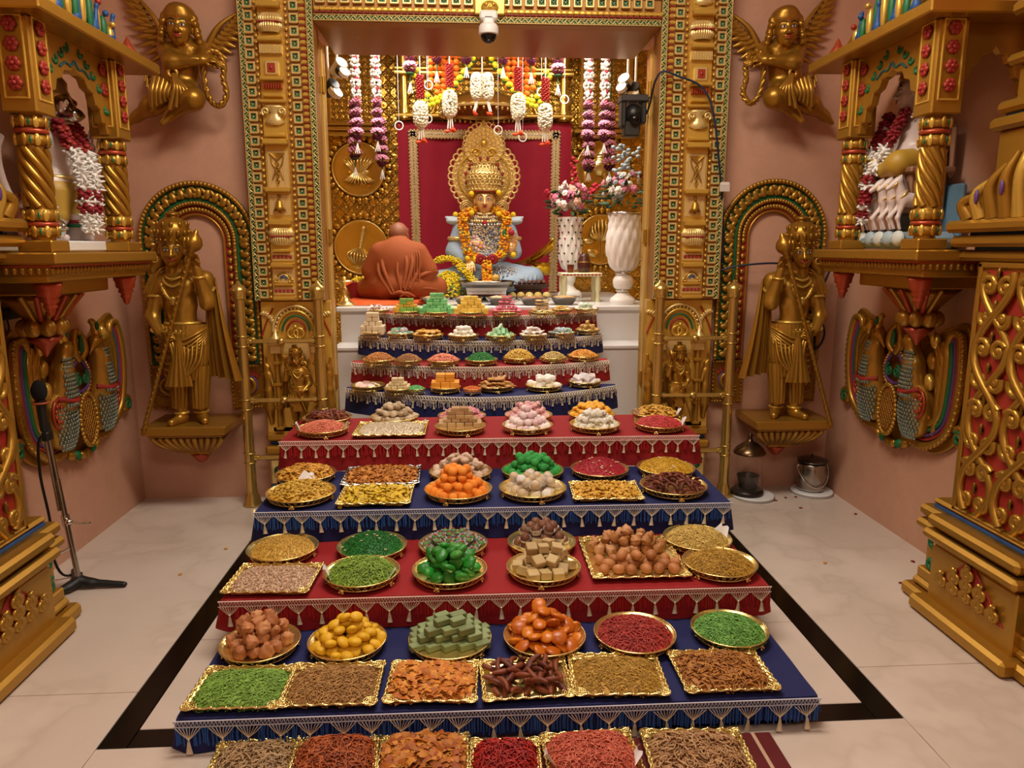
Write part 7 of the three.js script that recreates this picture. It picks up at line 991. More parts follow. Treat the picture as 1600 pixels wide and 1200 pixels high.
// ---------------------------------------------------------------- seated deity
{
  const o = thing('seated_deity', 'golden faced seated deity with lace halo crown and blue robe', 'statue', [0.165, PY, -7.1]);
  const c = (a, b, r, q, k) => ['c', a, b, r, q, k], e = (p, r, k) => ['e', p, r, null, k], hp = [-0.0, 0.9, 0.06], hs = 0.118;
  part('plinth', lathe([[0, 0], [0.48, 0], [0.48, 0.03], [0.4, 0.07], [0, 0.07]], 32, [0.02, 0, 0], [0, 0, 0], [1, 1, 0.7]), mat(0x6e7d8c, 0.5), o);
  part('body', join([placeHead(hp, [0.04, 0, 0], hs), blob([c([-0.2, 0.66, 0], [-0.27, 0.42, 0.03], 0.07, 0.055), c([-0.27, 0.42, 0.03], [-0.13, 0.34, 0.22], 0.05, 0.036), c([0.2, 0.66, 0], [0.26, 0.42, 0.08], 0.07, 0.055), c([0.26, 0.42, 0.08], [0.24, 0.46, 0.18], 0.05, 0.036), c([0, 0.68, 0], [0, 0.8, 0.02], 0.07, 0.06), c([0.28, 0.15, 0.24], [0.12, 0.12, 0.3], 0.05, 0.036), c([0.12, 0.12, 0.3], [0.18, 0.12, 0.36], 0.034, 0.026)], 0.011, 0.03), blob([...handPrims([-0.13, 0.36, 0.22], [-0.05, -0.7, 0.7], [0.2, -0.7, -0.7], 0.17, 1, 0.35), ...handPrims([0.24, 0.45, 0.18], [0, 1, 0.1], [-0.1, -0.1, 1], 0.18, -1, 0.12, 0.1)], 0.0065, 0.012)]), mat(0xe0b47c, 0.3, 0.25), o);
  addFace(o, hp, [0.04, 0, 0], hs);
  part('robe', blob([e([0, 0.56, 0], [0.21, 0.17, 0.12]), e([0, 0.4, 0.02], [0.2, 0.16, 0.13]), e([0, 0.68, 0], [0.23, 0.06, 0.1]), c([-0.21, 0.66, 0], [-0.285, 0.43, 0.03], 0.085, 0.075), c([-0.285, 0.43, 0.03], [-0.2, 0.37, 0.15], 0.072, 0.058), c([0.21, 0.66, 0], [0.275, 0.43, 0.06], 0.085, 0.075)], 0.0115, 0.05), col(0x9db4cc, 0.6), o);
  part('lower_robe', blob([c([-0.12, 0.22, 0.05], [-0.42, 0.15, 0.14], 0.13, 0.1), c([-0.42, 0.15, 0.14], [-0.12, 0.12, 0.28], 0.095, 0.075), c([0.12, 0.22, 0.05], [0.44, 0.18, 0.14], 0.13, 0.1), c([0.44, 0.18, 0.14], [0.2, 0.13, 0.28], 0.095, 0.07), e([0, 0.2, 0.05], [0.25, 0.12, 0.17])], 0.0125, 0.05), col(0x96adc4, 0.6), o);
  for (let i = 0; i < 9; i++) { const t = i / 8; part('robe_fold', sweep(curve([[lerp(-0.4, -0.15, t), 0.245 - 0.02 * t, 0.13 + 0.03 * t], [lerp(-0.43, -0.12, t), 0.17, 0.24 + 0.05 * t], [lerp(-0.4, -0.1, t), 0.09, 0.24 + 0.09 * t]], 8), 0.014, 5), col(0x9db4cc, 0.6), o); part('robe_fold', sweep(curve([[lerp(0.44, 0.16, t), 0.275 - 0.03 * t, 0.13 + 0.03 * t], [lerp(0.46, 0.14, t), 0.19, 0.25 + 0.05 * t], [lerp(0.43, 0.14, t), 0.1, 0.25 + 0.06 * t]], 8), 0.014, 5), col(0x9db4cc, 0.6), o); }
  // beaded breast plate, collar and jewelled lap panel
  const R = rng(41), bead = mat(0xd8cbb0, 0.3, 0.35), bd = []; for (let i = 0; i < 800; i++) { const y = rr(0.34, 0.76, R), x = rr(-0.15, 0.15, R) * (y > 0.66 ? 1.2 : 1), z = 0.128 * sqrt(max(0.05, 1 - pow(x / 0.24, 2))) * (y > 0.66 ? 0.85 : 1) + 0.016; bd.push(ball(rr(0.006, 0.011, R), [x, y, z], 1, 5, 3)); } stuff(part('beadwork', join(bd), bead, o));
  const bl = []; for (let i = 0; i < 34; i++) { const y = rr(0.36, 0.7, R), x = rr(-0.15, 0.15, R); bl.push(ball(0.009, [x, y, 0.13 * sqrt(max(0.05, 1 - pow(x / 0.24, 2))) + 0.022], 1, 5, 3)); } stuff(part('blue_beads', join(bl), mat(0x5c74a8, 0.3), o));
  const lp = []; for (let i = 0; i < 300; i++) { const x = rr(0.02, 0.36, R), t = R(), y = 0.31 - 0.3 * (x - 0.02) * 0.35 - t * 0.1, z = 0.17 + 0.13 * t; lp.push(ball(0.008, [x, y, z], 1, 5, 3)); } stuff(part('lap_beads', join(lp), mat(0xb7b9bd, 0.3, 0.4), o));
  for (let row = 0; row < 4; row++) part('beaded_collar', join(Array.from({ length: 17 }, (_, i) => { const a = (i / 16 - 0.5) * 2.9, r = 0.085 + row * 0.03; return ball(0.0145, [sin(a) * r, 0.79 - row * 0.034 - 0.02 * cos(a), 0.02 + cos(a) * (r * 0.85 + 0.02)], [1, 1, 0.8], 6, 4); })), [M.goldPale, mat(0xcdbb96, 0.3, 0.5), M.goldPale, M.silver][row], o);
  for (const k of [-1, 1]) { part('shoulder_wing', blob([e([k * 0.27, 0.71, 0.02], [0.09, 0.035, 0.06]), c([k * 0.28, 0.72, 0.02], [k * 0.36, 0.745, 0.02], 0.035, 0.012)], 0.009, 0.02), col(0xb8c8d4, 0.6), o); part('armlet', ring([k * 0.25, 0.55, 0.02], 0.085, 0.085, 0.02, [0, 0, k * 0.3]), M.goldPale, o); }
  // crown
  part('crown', join([lathe([[0.122, 0], [0.14, 0.03], [0.135, 0.06], [0.15, 0.09], [0.155, 0.14], [0.135, 0.19], [0.1, 0.22], [0, 0.235]], 28, [0, 0.975, 0.045]), ...Array.from({ length: 120 }, (_, i) => { const row = fl(i / 24), a = (i % 24 + (row & 1) * 0.5) / 24 * TAU, r = [0.142, 0.152, 0.16, 0.148, 0.118][row]; return torus(0.019, 0.0065, [sin(a) * r, 1.005 + row * 0.045, 0.045 + cos(a) * r], [row > 2 ? -0.5 : 0, a, 0], 8, 4); })]), M.goldPale, o);
  part('red_headband', ring([0, 0.972, 0.045], 0.122, 0.118, 0.009), M.red, o);
  // lace halo: rings of filigree with scalloped edge and a pointed top lobe
  const halo = part('halo', lathe([[0.17, 0], [0.3, 0.004], [0.3, 0.012], [0.17, 0.012]], 40, [0, 1.12, -0.035], [PI / 2, 0, 0]), M.goldPale, o);
  const fil = (cx, cy, r, n, s) => { for (let i = 0; i < n; i++) { const a = i / n * TAU; part('filigree_ring', torus(s, s * 0.3, [cx + sin(a) * r, cy + cos(a) * r, cy > 1.3 ? 0.01 : -0.02], [0, 0, 0], 10, 4), M.goldPale, halo); } };
  fil(0, 1.12, 0.305, 32, 0.031); fil(0, 1.12, 0.268, 36, 0.022); fil(0, 1.12, 0.225, 32, 0.021); fil(0, 1.12, 0.185, 26, 0.021); fil(0, 1.12, 0.15, 22, 0.02); part('halo_rim', torus(0.235, 0.009, [0, 1.12, 0.002], [0, 0, 0], 44, 5), M.goldBright, halo);
  part('top_lobe', extr(poly([[0, 0.2], [0.05, 0.14], [0.14, 0.08], [0.175, 0], [0.16, -0.1], [0.09, -0.16], [0, -0.18], [-0.09, -0.16], [-0.16, -0.1], [-0.175, 0], [-0.14, 0.08], [-0.05, 0.14]], true), 0.012, 0.003, [0, 1.415, -0.005]), M.goldPale, halo);
  fil(0, 1.41, 0.17, 24, 0.024); fil(0, 1.41, 0.132, 22, 0.018); fil(0, 1.41, 0.095, 16, 0.018); fil(0, 1.41, 0.058, 10, 0.018); part('lobe_bud', ball(0.03, [0, 1.41, 0.012], [1, 1.2, 0.4], 10, 6), M.goldBright, halo); part('lobe_tip', at(new THREE.ConeGeometry(0.022, 0.06, 8), [0, 1.6, 0]), M.goldPale, halo);
  for (const k of [-1, 1]) { part('lobe_curl', sweep(spiral(k * 0.07, 1.33, 0.045, 0.01, k > 0 ? 0 : PI, k * 1.3, 18, 0.016), 0.011, 5), M.goldBright, halo); for (const [x, y] of [[0.035, 1.275], [0.13, 1.22], [0.172, 1.14], [0.165, 1.06]]) part('red_gem', ball(0.016, [k * x, y, 0.014], [0.9, 1.3, 0.5], 7, 5), M.red, halo); part('ear_fan', join([0, 1, 2].map((i) => torus(0.02 + i * 0.018, 0.008, [k * 0.17, 0.84, 0.0], [0, 0, 0], 14, 4))), M.goldPale, halo); }
  // hide halo pieces' offset: halo sits behind the head
}
// garland, flower balls and petals on the deity
const petalRope = (o, pts, r, cols, n, R, name = 'marigold_strand') => { const C2 = curve(pts, n), list = cols.map(() => []); C2.forEach((v, i) => { for (let q = 0; q < 16; q++) { const a = rr(0, TAU, R), b = rr(-1, 1, R); list[fl(i * 0.5 + a * 0.48) % cols.length].push(ball(r * rr(0.2, 0.32, R), [v.x + cos(a) * r * 0.75, v.y + b * r * 0.5, v.z + sin(a) * r * 0.75], [1, 0.7, 1], 5, 3)); } }); list.forEach((l, i) => l.length && stuff(part(name, join(l), col(cols[i], 0.75), o))); };
{
  const R = rng(51), o = thing('marigold_garland', 'yellow and orange marigold garland hanging on the seated deity', 'garland', [0.165, PY, -7.1]);
  for (const k of [-1, 1]) petalRope(o, [[k * 0.1, 0.82, 0.05], [k * 0.2, 0.74, 0.13], [k * 0.19, 0.6, 0.19], [k * 0.15, 0.42, 0.23], [k * 0.05, 0.36, 0.25]], 0.05, [0xf2a50c, 0xeec21a, 0xe88a08], 26, R);
  petalRope(o, [[0.01, 0.33, 0.3], [0.015, 0.22, 0.35], [0.01, 0.12, 0.39]], 0.052, [0xf0a010, 0xf2c21c, 0xe88c0a], 14, R);
  for (const k of [-1, 1]) part('red_rose', join([ball(0.055, [0, 0, 0], [1, 0.9, 0.8], 10, 7), torus(0.03, 0.016, [0, 0, 0.035], [0, 0, 0], 12, 5), ball(0.02, [0, 0, 0.045], 1, 7, 5)]), col(0x8e0f22, 0.7), o, [k * 0.055 + 0.01, 0.36, 0.28]);
  part('red_rose', join([ball(0.024, [0, 0, 0], 1, 8, 6)]), col(0xb01c30, 0.7), o, [0, 0.69, 0.165]); part('red_rose', ball(0.03, [0.24, 0.6, 0.24], 1, 8, 6), col(0xa81c34, 0.7), o);
  for (const [x, y, z] of [[-0.12, 0.95, 0.16], [0.13, 0.96, 0.16], [-0.27, 0.77, 0.03], [0.27, 0.77, 0.03], [-0.12, 0.78, 0.14], [0.13, 0.77, 0.14], [-0.16, 0.37, 0.26], [-0.09, 0.36, 0.28], [-0.03, 0.36, 0.29], [0.26, 0.4, 0.22]]) part('yellow_flower', lumpy(ball(0.026, [0, 0, 0], 1, 10, 7), 0.05, 3, 90), col(0xf0cc1c, 0.7), o, [x, y, z]);
  for (let i = 0; i < 30; i++) { const a = rr(0, TAU, R), r = rr(0, 0.075, R); part('wrist_flower', ball(0.017, [0, 0, 0], [1, 1, 0.7], 6, 5), col([0xf0d8c8, 0xd8a0b8, 0xf0c030][i % 3], 0.7), o, [-0.08 + cos(a) * r, 0.5 + sin(a) * r, 0.25 + 0.02 * cos(r * 20)]); }
  part('green_leaf', ball(0.035, [0.175, 0.59, 0.23], [0.5, 1.3, 0.4], 8, 6), M.green, o);
  // heap of yellow petals
  const h = new Heap(61), hp = solo('flower_petal_heap', 'heap of loose yellow flower petals beside the seated deity', 'flowers', (() => { for (let i = 0; i < 1100; i++) { const t = h.R(), a = rr(0, TAU, h.R), r = sqrt(h.R()), x = cos(a) * r * 0.21, z = sin(a) * r * 0.14, y = 0.24 * pow(max(0, 1 - r * r), 0.7); const k = rr(0.012, 0.02, h.R); h.geo(at(new THREE.OctahedronGeometry(1, 0), [x, y + rr(0, 0.012, h.R), z], [rr(0, 6, h.R), rr(0, 6, h.R), 0], [k, k * 0.5, k * 0.8]), h.color([0xe8c818, 0xf0d424, 0xdcb810, 0x7a8a20])); } return h.build(); })(), foodMat, [-0.17, PY, -6.86]); stuff(hp);
  petalRope(o, [[-0.44, 0.34, 0.1], [-0.36, 0.37, 0.16], [-0.26, 0.34, 0.22], [-0.18, 0.24, 0.32], [-0.08, 0.14, 0.38]], 0.045, [0xe8cc20, 0xf0d830], 22, R, 'petal_trail');
}
// ---------------------------------------------------------------- priest seen from behind
{
  const o = thing('person', 'shaven headed person in an orange robe sitting cross legged, seen from behind', 'person', [-0.58, PY + 0.035, -6.36]);
  const c = (a, b, r, q, k) => ['c', a, b, r, q, k], e = (p, r, k) => ['e', p, r, null, k];
  const body = join([placeHead([0.0, 0.535, -0.1], [0.5, PI - 0.35, 0], 0.108), blob([c([0, 0.4, -0.02], [0, 0.49, -0.07], 0.06, 0.055), e([0, 0.3, 0], [0.18, 0.2, 0.11]), c([0.17, 0.37, -0.02], [0.26, 0.19, -0.04], 0.056, 0.045), c([0.26, 0.19, -0.04], [0.14, 0.12, -0.26], 0.042, 0.03), c([-0.17, 0.37, -0.02], [-0.24, 0.18, -0.05], 0.056, 0.045), c([-0.24, 0.18, -0.05], [-0.1, 0.12, -0.26], 0.042, 0.03), c([0.1, 0.1, 0], [0.3, 0.09, -0.14], 0.09, 0.075), c([-0.1, 0.1, 0], [-0.3, 0.09, -0.14], 0.09, 0.075), c([0.3, 0.09, -0.14], [-0.05, 0.06, -0.24], 0.06, 0.045), c([-0.3, 0.09, -0.14], [0.05, 0.06, -0.24], 0.06, 0.045)], 0.011, 0.04), blob([...handPrims([0.14, 0.12, -0.26], [-0.6, 0, -0.6], [0, -1, 0], 0.16, 1, 0.4), ...handPrims([-0.1, 0.12, -0.26], [0.6, 0, -0.6], [0, -1, 0], 0.16, -1, 0.4)], 0.0065, 0.012)]);
  part('body', body, M.skin, o);
  addFace(o, [0, 0.535, -0.1], [0.5, PI - 0.35, 0], 0.108, { eyeliner: null, tilak: null, lips: col(0x6e3c2c, 0.6) });
  const cloth = col(0x95491a, 0.8), R = rng(71);
  const robe = part('robe', blob([e([0, 0.3, 0.005], [0.205, 0.21, 0.135]), e([0, 0.42, -0.03], [0.17, 0.08, 0.1]), c([0.16, 0.39, -0.02], [0.235, 0.24, -0.03], 0.085, 0.09), c([-0.16, 0.39, -0.02], [-0.235, 0.24, -0.04], 0.085, 0.085), e([0, 0.12, 0.02], [0.23, 0.12, 0.15]), c([0.12, 0.1, 0], [0.31, 0.09, -0.13], 0.115, 0.095), c([-0.12, 0.1, 0], [-0.29, 0.085, -0.13], 0.115, 0.09), c([0, 0.43, -0.03], [0, 0.475, -0.055], 0.085, 0.078)], 0.0105, 0.04), cloth, o);
  const folds = [[[0.05, 0.44, 0.06], [0.08, 0.3, 0.145], [0.05, 0.1, 0.175]], [[0.1, 0.44, 0.04], [0.125, 0.3, 0.13], [0.06, 0.08, 0.18]], [[0.02, 0.4, 0.085], [0.0, 0.25, 0.15], [0.03, 0.08, 0.18]], [[-0.12, 0.42, 0.04], [-0.12, 0.28, 0.125], [-0.03, 0.06, 0.175]], [[-0.16, 0.36, 0.05], [-0.15, 0.22, 0.12], [-0.05, 0.05, 0.175]], [[0.16, 0.4, 0.03], [0.18, 0.28, 0.09], [0.1, 0.1, 0.16]], [[0.1, 0.13, 0.14], [0.22, 0.15, 0.03], [0.33, 0.13, -0.1]], [[0.08, 0.09, 0.16], [0.24, 0.09, 0.05], [0.38, 0.06, -0.1]], [[-0.04, 0.05, 0.18], [0.02, 0.07, 0.2], [0.1, 0.03, 0.19]], [[0.02, 0.03, 0.19], [0.07, 0.06, 0.2], [0.14, 0.03, 0.17]]];
  for (const f of folds) part('robe_fold', sweep(curve(f, 14), (t) => 0.009 + 0.008 * sin(t * PI), 7, 0.8), cloth, o);
  for (let i = 0; i < 7; i++) part('pleat', sweep(curve([[0.06 + i * 0.012, 0.47 - i * 0.006, 0.0], [0.07 + i * 0.018, 0.38, 0.09], [0.045 + i * 0.022, 0.16, 0.155 - i * 0.006]], 10), 0.008, 5), cloth, o);
  part('sleeve_edge', sweep(curve([[0.15, 0.18, 0.1], [0.24, 0.22, 0.06], [0.32, 0.23, -0.02], [0.3, 0.2, -0.1]], 12), 0.016, 6), cloth, o);
  part('collar_roll', ring([0, 0.455, -0.04], 0.09, 0.082, 0.02, [0.35, 0, 0]), cloth, o);
  const m = thing('seat_mat', 'bright orange cloth seat under the sitting person', 'mat', [-0.62, PY, -6.33]); part('cloth', at(lumpy(cbox(0.8, 0.035, 0.46, 0.015, [0, 0.018, 0]), 0.02, 4, 8), [0, 0, 0]), col(0xc8500f, 0.8), m); part('hanging_edge', grid((u, v) => [lerp(-0.42, 0.05, u), 0.034 - 0.03 * v, 0.232 + 0.03 * v + 0.008 * sin(u * 20)], 20, 4), col(0xd85a14, 0.8), m);
}
{ // crimson bucket with petals
  const o = thing('crimson_bucket', 'crimson plastic tub of yellow petals beside the sitting person', 'tub', [-0.94, PY, -6.62]); part('tub', lathe([[0, 0], [0.09, 0], [0.13, 0.16], [0.14, 0.165], [0.135, 0.172], [0.122, 0.165], [0.085, 0.01], [0, 0.01]], 24), col(0xa01830, 0.5), o);
  const h = new Heap(81); for (let i = 0; i < 200; i++) { const a = rr(0, TAU, h.R), r = sqrt(h.R()) * 0.115, k = 0.014; h.geo(at(new THREE.OctahedronGeometry(1, 0), [cos(a) * r, 0.155 + 0.05 * (1 - pow(r / 0.115, 2)), sin(a) * r], [rr(0, 6, h.R), 0, rr(0, 6, h.R)], [k, k * 0.6, k]), h.color([0xe0c018, 0xe8cc28])); } stuff(part('petals', h.build(), foodMat, o));
  const l = thing('brass_oil_lamp', 'small brass lamp stand by the left jamb of the shrine', 'lamp', [-1.0, PY, -6.1]); part('stand', lathe([[0, 0], [0.085, 0], [0.085, 0.02], [0.04, 0.04], [0.02, 0.09], [0.03, 0.12], [0.015, 0.16], [0.08, 0.19], [0.085, 0.205], [0, 0.205]], 18), M.brass, l); part('flame_cup', ball(0.02, [0, 0.22, 0], [1, 0.8, 1], 8, 6), M.brass, l);
}
{ // low white table with the steel offering tray
  const o = thing('offering_stool', 'low white carved table under the steel tray before the deity', 'table', [0.165, PY, -6.58]);
  part('top', cbox(0.36, 0.025, 0.24, 0.006, [0, 0.113, 0]), M.white, o); part('apron', join([cbox(0.34, 0.04, 0.01, 0.003, [0, 0.082, 0.11]), ...Array.from({ length: 22 }, (_, i) => ball(0.0075, [-0.16 + i * 0.0152, 0.082, 0.117], 1, 5, 3))]), M.white, o); part('red_line', cbox(0.33, 0.006, 0.004, 0.001, [0, 0.062, 0.114]), M.red, o);
  for (const a of [-1, 1]) for (const b of [-1, 1]) part('leg', lathe([[0.02, 0], [0.03, 0.015], [0.016, 0.04], [0.022, 0.07], [0.022, 0.1]], 10, [a * 0.15, 0, b * 0.09]), M.white, o);
  const t = thing('steel_tray', 'polished steel tray of offerings on the low white table', 'tray', [0.165, PY + 0.1265, -6.58]); part('tray', lathe([[0, 0], [0.235, 0], [0.25, 0.045], [0.257, 0.047], [0.257, 0.051], [0.245, 0.05], [0.23, 0.006], [0, 0.006]], 40), mat(0x8a837c, 0.16, 1), t); part('rice', lathe([[0, 0.05], [0.12, 0.045], [0.215, 0.012], [0, 0.01]], 24), col(0xcdbd98, 0.8), t);
  solo('yellow_sweet_ball', 'round yellow sweet on the steel tray', 'sweet', lumpy(ball(0.035, [0, 0, 0], [1, 0.8, 1], 12, 8), 0.03, 2, 40), col(0xc9a24c, 0.7), [0.25, PY + 0.205, -6.57]);
  for (let i = 0; i < 5; i++) { const b = thing('steel_bowl', ['wide steel bowl of food behind the green fudge', 'wide steel bowl of food behind the yellow fudge', 'wide steel bowl of food behind the pink biscuits', 'wide steel bowl of food behind the tan biscuits', 'rightmost wide steel bowl of food on the marble platform'][i], 'bowl', [-0.27 + i * 0.27 + (i === 4 ? -0.01 : 0), PY, -6.12 + (i % 2) * 0.03], 0, 'steel bowls'); part('bowl', lathe([[0, 0], [0.07, 0], [0.125, 0.06], [0.132, 0.063], [0.125, 0.066], [0.067, 0.006], [0, 0.006]], 28), M.steel, b); part('food', lathe([[0, 0.075], [0.07, 0.068], [0.118, 0.056], [0, 0.05]], 20), col([0xc8a070, 0xb8905c, 0xd0b080, 0x9c6c3c, 0xc89a60][i], 0.8), b); }
}
{ // basket with fruit, gilt lotus stand with leaf-shaped bowl
  const o = thing('wicker_basket', 'dark brown wicker tray beside the deity', 'basket', [0.56, PY, -6.86]); part('tray', lathe([[0, 0.09], [0.16, 0.09], [0.2, 0.13], [0.19, 0.135], [0.15, 0.1], [0, 0.1]], 24, [0, 0, 0], [0, 0, 0], [1, 1, 0.7]), col(0x4a2a1c, 0.7), o); part('foot', lathe([[0.15, 0], [0.13, 0.09], [0.12, 0.09], [0.14, 0]], 20, [0, 0, 0], [0, 0, 0], [1, 1, 0.7]), col(0x4a2a1c, 0.7), o);
  for (let i = 0; i < 7; i++) part('cinnamon_roll', sweep(curve([[-0.15 + i * 0.045, 0.145, -0.07], [-0.13 + i * 0.045, 0.16, 0], [-0.13 + i * 0.045, 0.145, 0.08]], 6), 0.018, 6), col(0x6a3c28, 0.7), o);
  for (let i = 0; i < 5; i++) solo('round_fruit', 'pale yellow fruit in the row below the wicker tray', 'fruit', ball(0.038, [0, 0, 0], [1, 0.95, 1], 12, 9), col([0xc8b46c, 0xc0a458][i % 2], 0.5), [0.4 + i * 0.078, PY + 0.037, -6.66], 0, 'fruit below the wicker tray');
  const g = thing('lotus_stand', 'gilt lotus shaped stand right of the deity', 'stand', [0.69, PY, -7.2]); part('stem', lathe([[0.1, 0], [0.1, 0.015], [0.03, 0.03], [0.022, 0.2], [0.04, 0.235], [0, 0.235]], 18), M.brass, g); for (let i = 0; i < 8; i++) { const a = i / 8 * TAU; part('petal', at(ball(0.055, [0, 0, 0], [1, 0.9, 0.45], 9, 7), [sin(a) * 0.09, 0.25, cos(a) * 0.09], [0.3, a, 0]), col(0xd9b01e, 0.35), g); } part('leaf', sweep(curve([[-0.02, 0.03, 0.05], [-0.07, 0.1, 0.07], [-0.1, 0.06, 0.08]], 8), 0.03, 6, 0.4), col(0xc9a01c, 0.4), g);
  const cch = thing('gilt_leaf_bowl', 'large gilt leaf shaped bowl resting on the lotus stand', 'bowl', [0.66, PY + 0.265, -7.18]); part('bowl', grid((u, v) => { const a = (u - 0.5) * 2, r = v; return [lerp(-0.21, 0.17, u) , 0.06 + 0.15 * u * u + (abs(v - 0.5) * 2) * 0.09 * (0.25 + u) - 0.03, (v - 0.5) * 0.26 * sin(clamp(u * 1.05 + 0.02, 0, 1) * PI * 0.8 + 0.2)]; }, 20, 12), mat(0xd3a52c, 0.25, 0.9), cch); part('cup', lathe([[0, 0], [0.07, 0.01], [0.1, 0.06], [0.095, 0.06], [0.06, 0.02], [0, 0.012]], 20, [0.05, 0.0, 0]), mat(0xd3a52c, 0.25, 0.9), cch); for (let i = 0; i < 6; i++) part('rib', sweep(curve([[-0.2, 0.045, 0], [0, 0.06 + 0.01 * i, (i - 2.5) * 0.03], [0.165, 0.2 + abs(i - 2.5) * 0.02, (i - 2.5) * 0.035]], 10), 0.006, 5), mat(0xd3a52c, 0.25, 0.9), cch);
}
// ---------------------------------------------------------------- vases with bouquets, painted stool
const vaseG = (pts, dia, R, H) => { const L = new THREE.SplineCurve(pts.map(([a, b]) => new THREE.Vector2(a, b))), n = 12; return grid((u, v) => { const q = L.getPoint(v), a = u * TAU, rows = dia; const d = 0.012 * (abs(sin(a * n / 2 + v * rows)) * abs(sin(a * n / 2 - v * rows))) * (q.y > H * 0.33 ? 1 : 0); return [cos(a) * (q.x + d), q.y, sin(a) * (q.x + d)]; }, 96, 60, true); };
function bouquet(o, cx, cy, cz, r, spec, R) {
  for (let i = 0; i < 46; i++) { const a = rr(0, TAU, R), el = rr(-0.25, 1.35, R), q = r * rr(0.75, 1, R), p = [cx + cos(a) * cos(el) * q, cy + sin(el) * q * 0.95, cz + sin(a) * cos(el) * q]; const [hex, s] = spec[i % spec.length]; const f = join([0, 1, 2, 3, 4, 5, 6].map((k) => ball(s * 0.55, [cos(k * TAU / 6) * s * 0.55 * (k < 6 ? 1 : 0), sin(k * TAU / 6) * s * 0.55 * (k < 6 ? 1 : 0), k < 6 ? 0 : s * 0.3], [1, 1, 0.6], 6, 4))); part('blossom', f, col(hex, 0.75), o, p, [-el, PI / 2 - a, 0]); }
  for (let i = 0; i < 44; i++) { const a = rr(0, TAU, R), el = rr(-0.5, 0.7, R), q = r * rr(0.85, 1.15, R); part('leaf', ball(0.05, [0, 0, 0], [0.35, 0.12, 1], 6, 4), col(0x2c4a26, 0.7), o, [cx + cos(a) * cos(el) * q, cy + sin(el) * q * 0.9 - 0.02, cz + sin(a) * cos(el) * q], [-el, PI / 2 - a, rr(-1, 1, R)]); }
}
{
  const R = rng(91), prof = [[0.11, 0], [0.115, 0.03], [0.1, 0.06], [0.06, 0.085], [0.035, 0.12], [0.05, 0.16], [0.052, 0.2], [0.03, 0.25], [0.06, 0.27], [0.09, 0.32], [0.103, 0.42], [0.1, 0.52], [0.092, 0.6], [0.105, 0.68], [0.112, 0.74]];
  const o = thing('dotted_vase', 'white quilted vase with dark dots beside the crimson backdrop', 'vase', [0.955, PY, -6.9]); part('vase', vaseG(prof, 16, R, 0.74), M.white, o);
  const L = new THREE.SplineCurve(prof.map(([a, b]) => new THREE.Vector2(a, b))); for (let row = 0; row < 7; row++) for (let i = 0; i < 10; i++) { const a = (i + (row & 1) * 0.5) / 10 * TAU, v = 0.66 + row * 0.05, q = L.getPoint(v); part('jewel_dot', ball(0.009, [cos(a) * (q.x + 0.012), q.y, sin(a) * (q.x + 0.012)], 1, 6, 4), (i * 3 + row) % 4 ? M.ink : col(0xb03050, 0.4), o); }
  const b = thing('flower_bouquet', 'pink and white artificial bouquet in the dotted vase', 'bouquet', [0.955, PY + 0.72, -6.9], 0, 'bouquets'); bouquet(b, 0, 0.15, 0, 0.19, [[0xe8e4e0, 0.034], [0xd87c9c, 0.04], [0xeee8e4, 0.034], [0xe0b0a0, 0.038], [0xc46480, 0.036], [0xf0ece8, 0.03]], R);
  for (let i = 0; i < 34; i++) { const t = i / 33, k = i % 3; part('red_spray', ball(0.022, [0, 0, 0], [1, 0.8, 1], 6, 4), col(0xb8243c, 0.7), b, [[0.02, -0.2, 0.2][k] * (k ? 0.7 + t * 0.55 : 1) + rr(-0.03, 0.03, R), [0.3, 0.16, 0.2][k] + t * [0.24, 0.1, 0.12][k], rr(-0.03, 0.05, R)]); }
  const prof2 = [[0.1, 0], [0.105, 0.04], [0.06, 0.08], [0.04, 0.11], [0.075, 0.14], [0.085, 0.2], [0.05, 0.26], [0.1, 0.3], [0.135, 0.4], [0.145, 0.52], [0.13, 0.62], [0.125, 0.68], [0.132, 0.75]];
  const o2 = thing('quilted_vase', 'tall plain white quilted vase by the right jamb', 'vase', [1.3, PY, -6.15]); part('vase', vaseG(prof2, 18, R, 0.75), M.white, o2); for (const [y, r] of [[0.115, 0.05], [0.255, 0.06], [0.74, 0.135]]) part('glitter_band', torus(r, 0.014, [0, y, 0], [PI / 2, 0, 0], 32, 6), M.silver, o2);
  const b2 = thing('flower_bouquet', 'dark leafed bouquet of white and pink flowers in the quilted vase', 'bouquet', [1.3, PY + 0.74, -6.15], 0, 'bouquets'); bouquet(b2, 0, 0.16, 0, 0.2, [[0xd8d4cc, 0.032], [0x9aa8ac, 0.022], [0x86989e, 0.022], [0xc8c0b4, 0.03], [0x6c1420, 0.034], [0xc87890, 0.034]], R); for (let i = 0; i < 40; i++) { const t = i / 39; part('grey_spray', ball(0.02, [0, 0, 0], [1, 0.8, 1], 6, 4), col(0x9aaab0, 0.7), b2, [rr(-0.12, 0.1, R), 0.28 + t * 0.26, rr(-0.08, 0.08, R)]); }
  const s = thing('painted_stool', 'white and gold painted stool in front of the dotted vase', 'stool', [0.985, PY, -6.5]); part('top', cbox(0.36, 0.03, 0.26, 0.006, [0, 0.235, 0]), mat(0xd8d2a8, 0.4, 0.3), s); part('gem_edge', join(Array.from({ length: 11 }, (_, i) => ball(0.011, [-0.155 + i * 0.031, 0.235, 0.131], [1.2, 0.8, 0.5], 6, 4))), M.red, s); for (const a of [-1, 1]) for (const d of [-1, 1]) { const lg = part('leg', lathe([[0.03, 0], [0.026, 0.02], [0.02, 0.08], [0.03, 0.1], [0.03, 0.2], [0.024, 0.22]], 4, [a * 0.145, 0, d * 0.1], [0, PI / 4, 0]), mat(0xd8d2a8, 0.4, 0.3), s); }
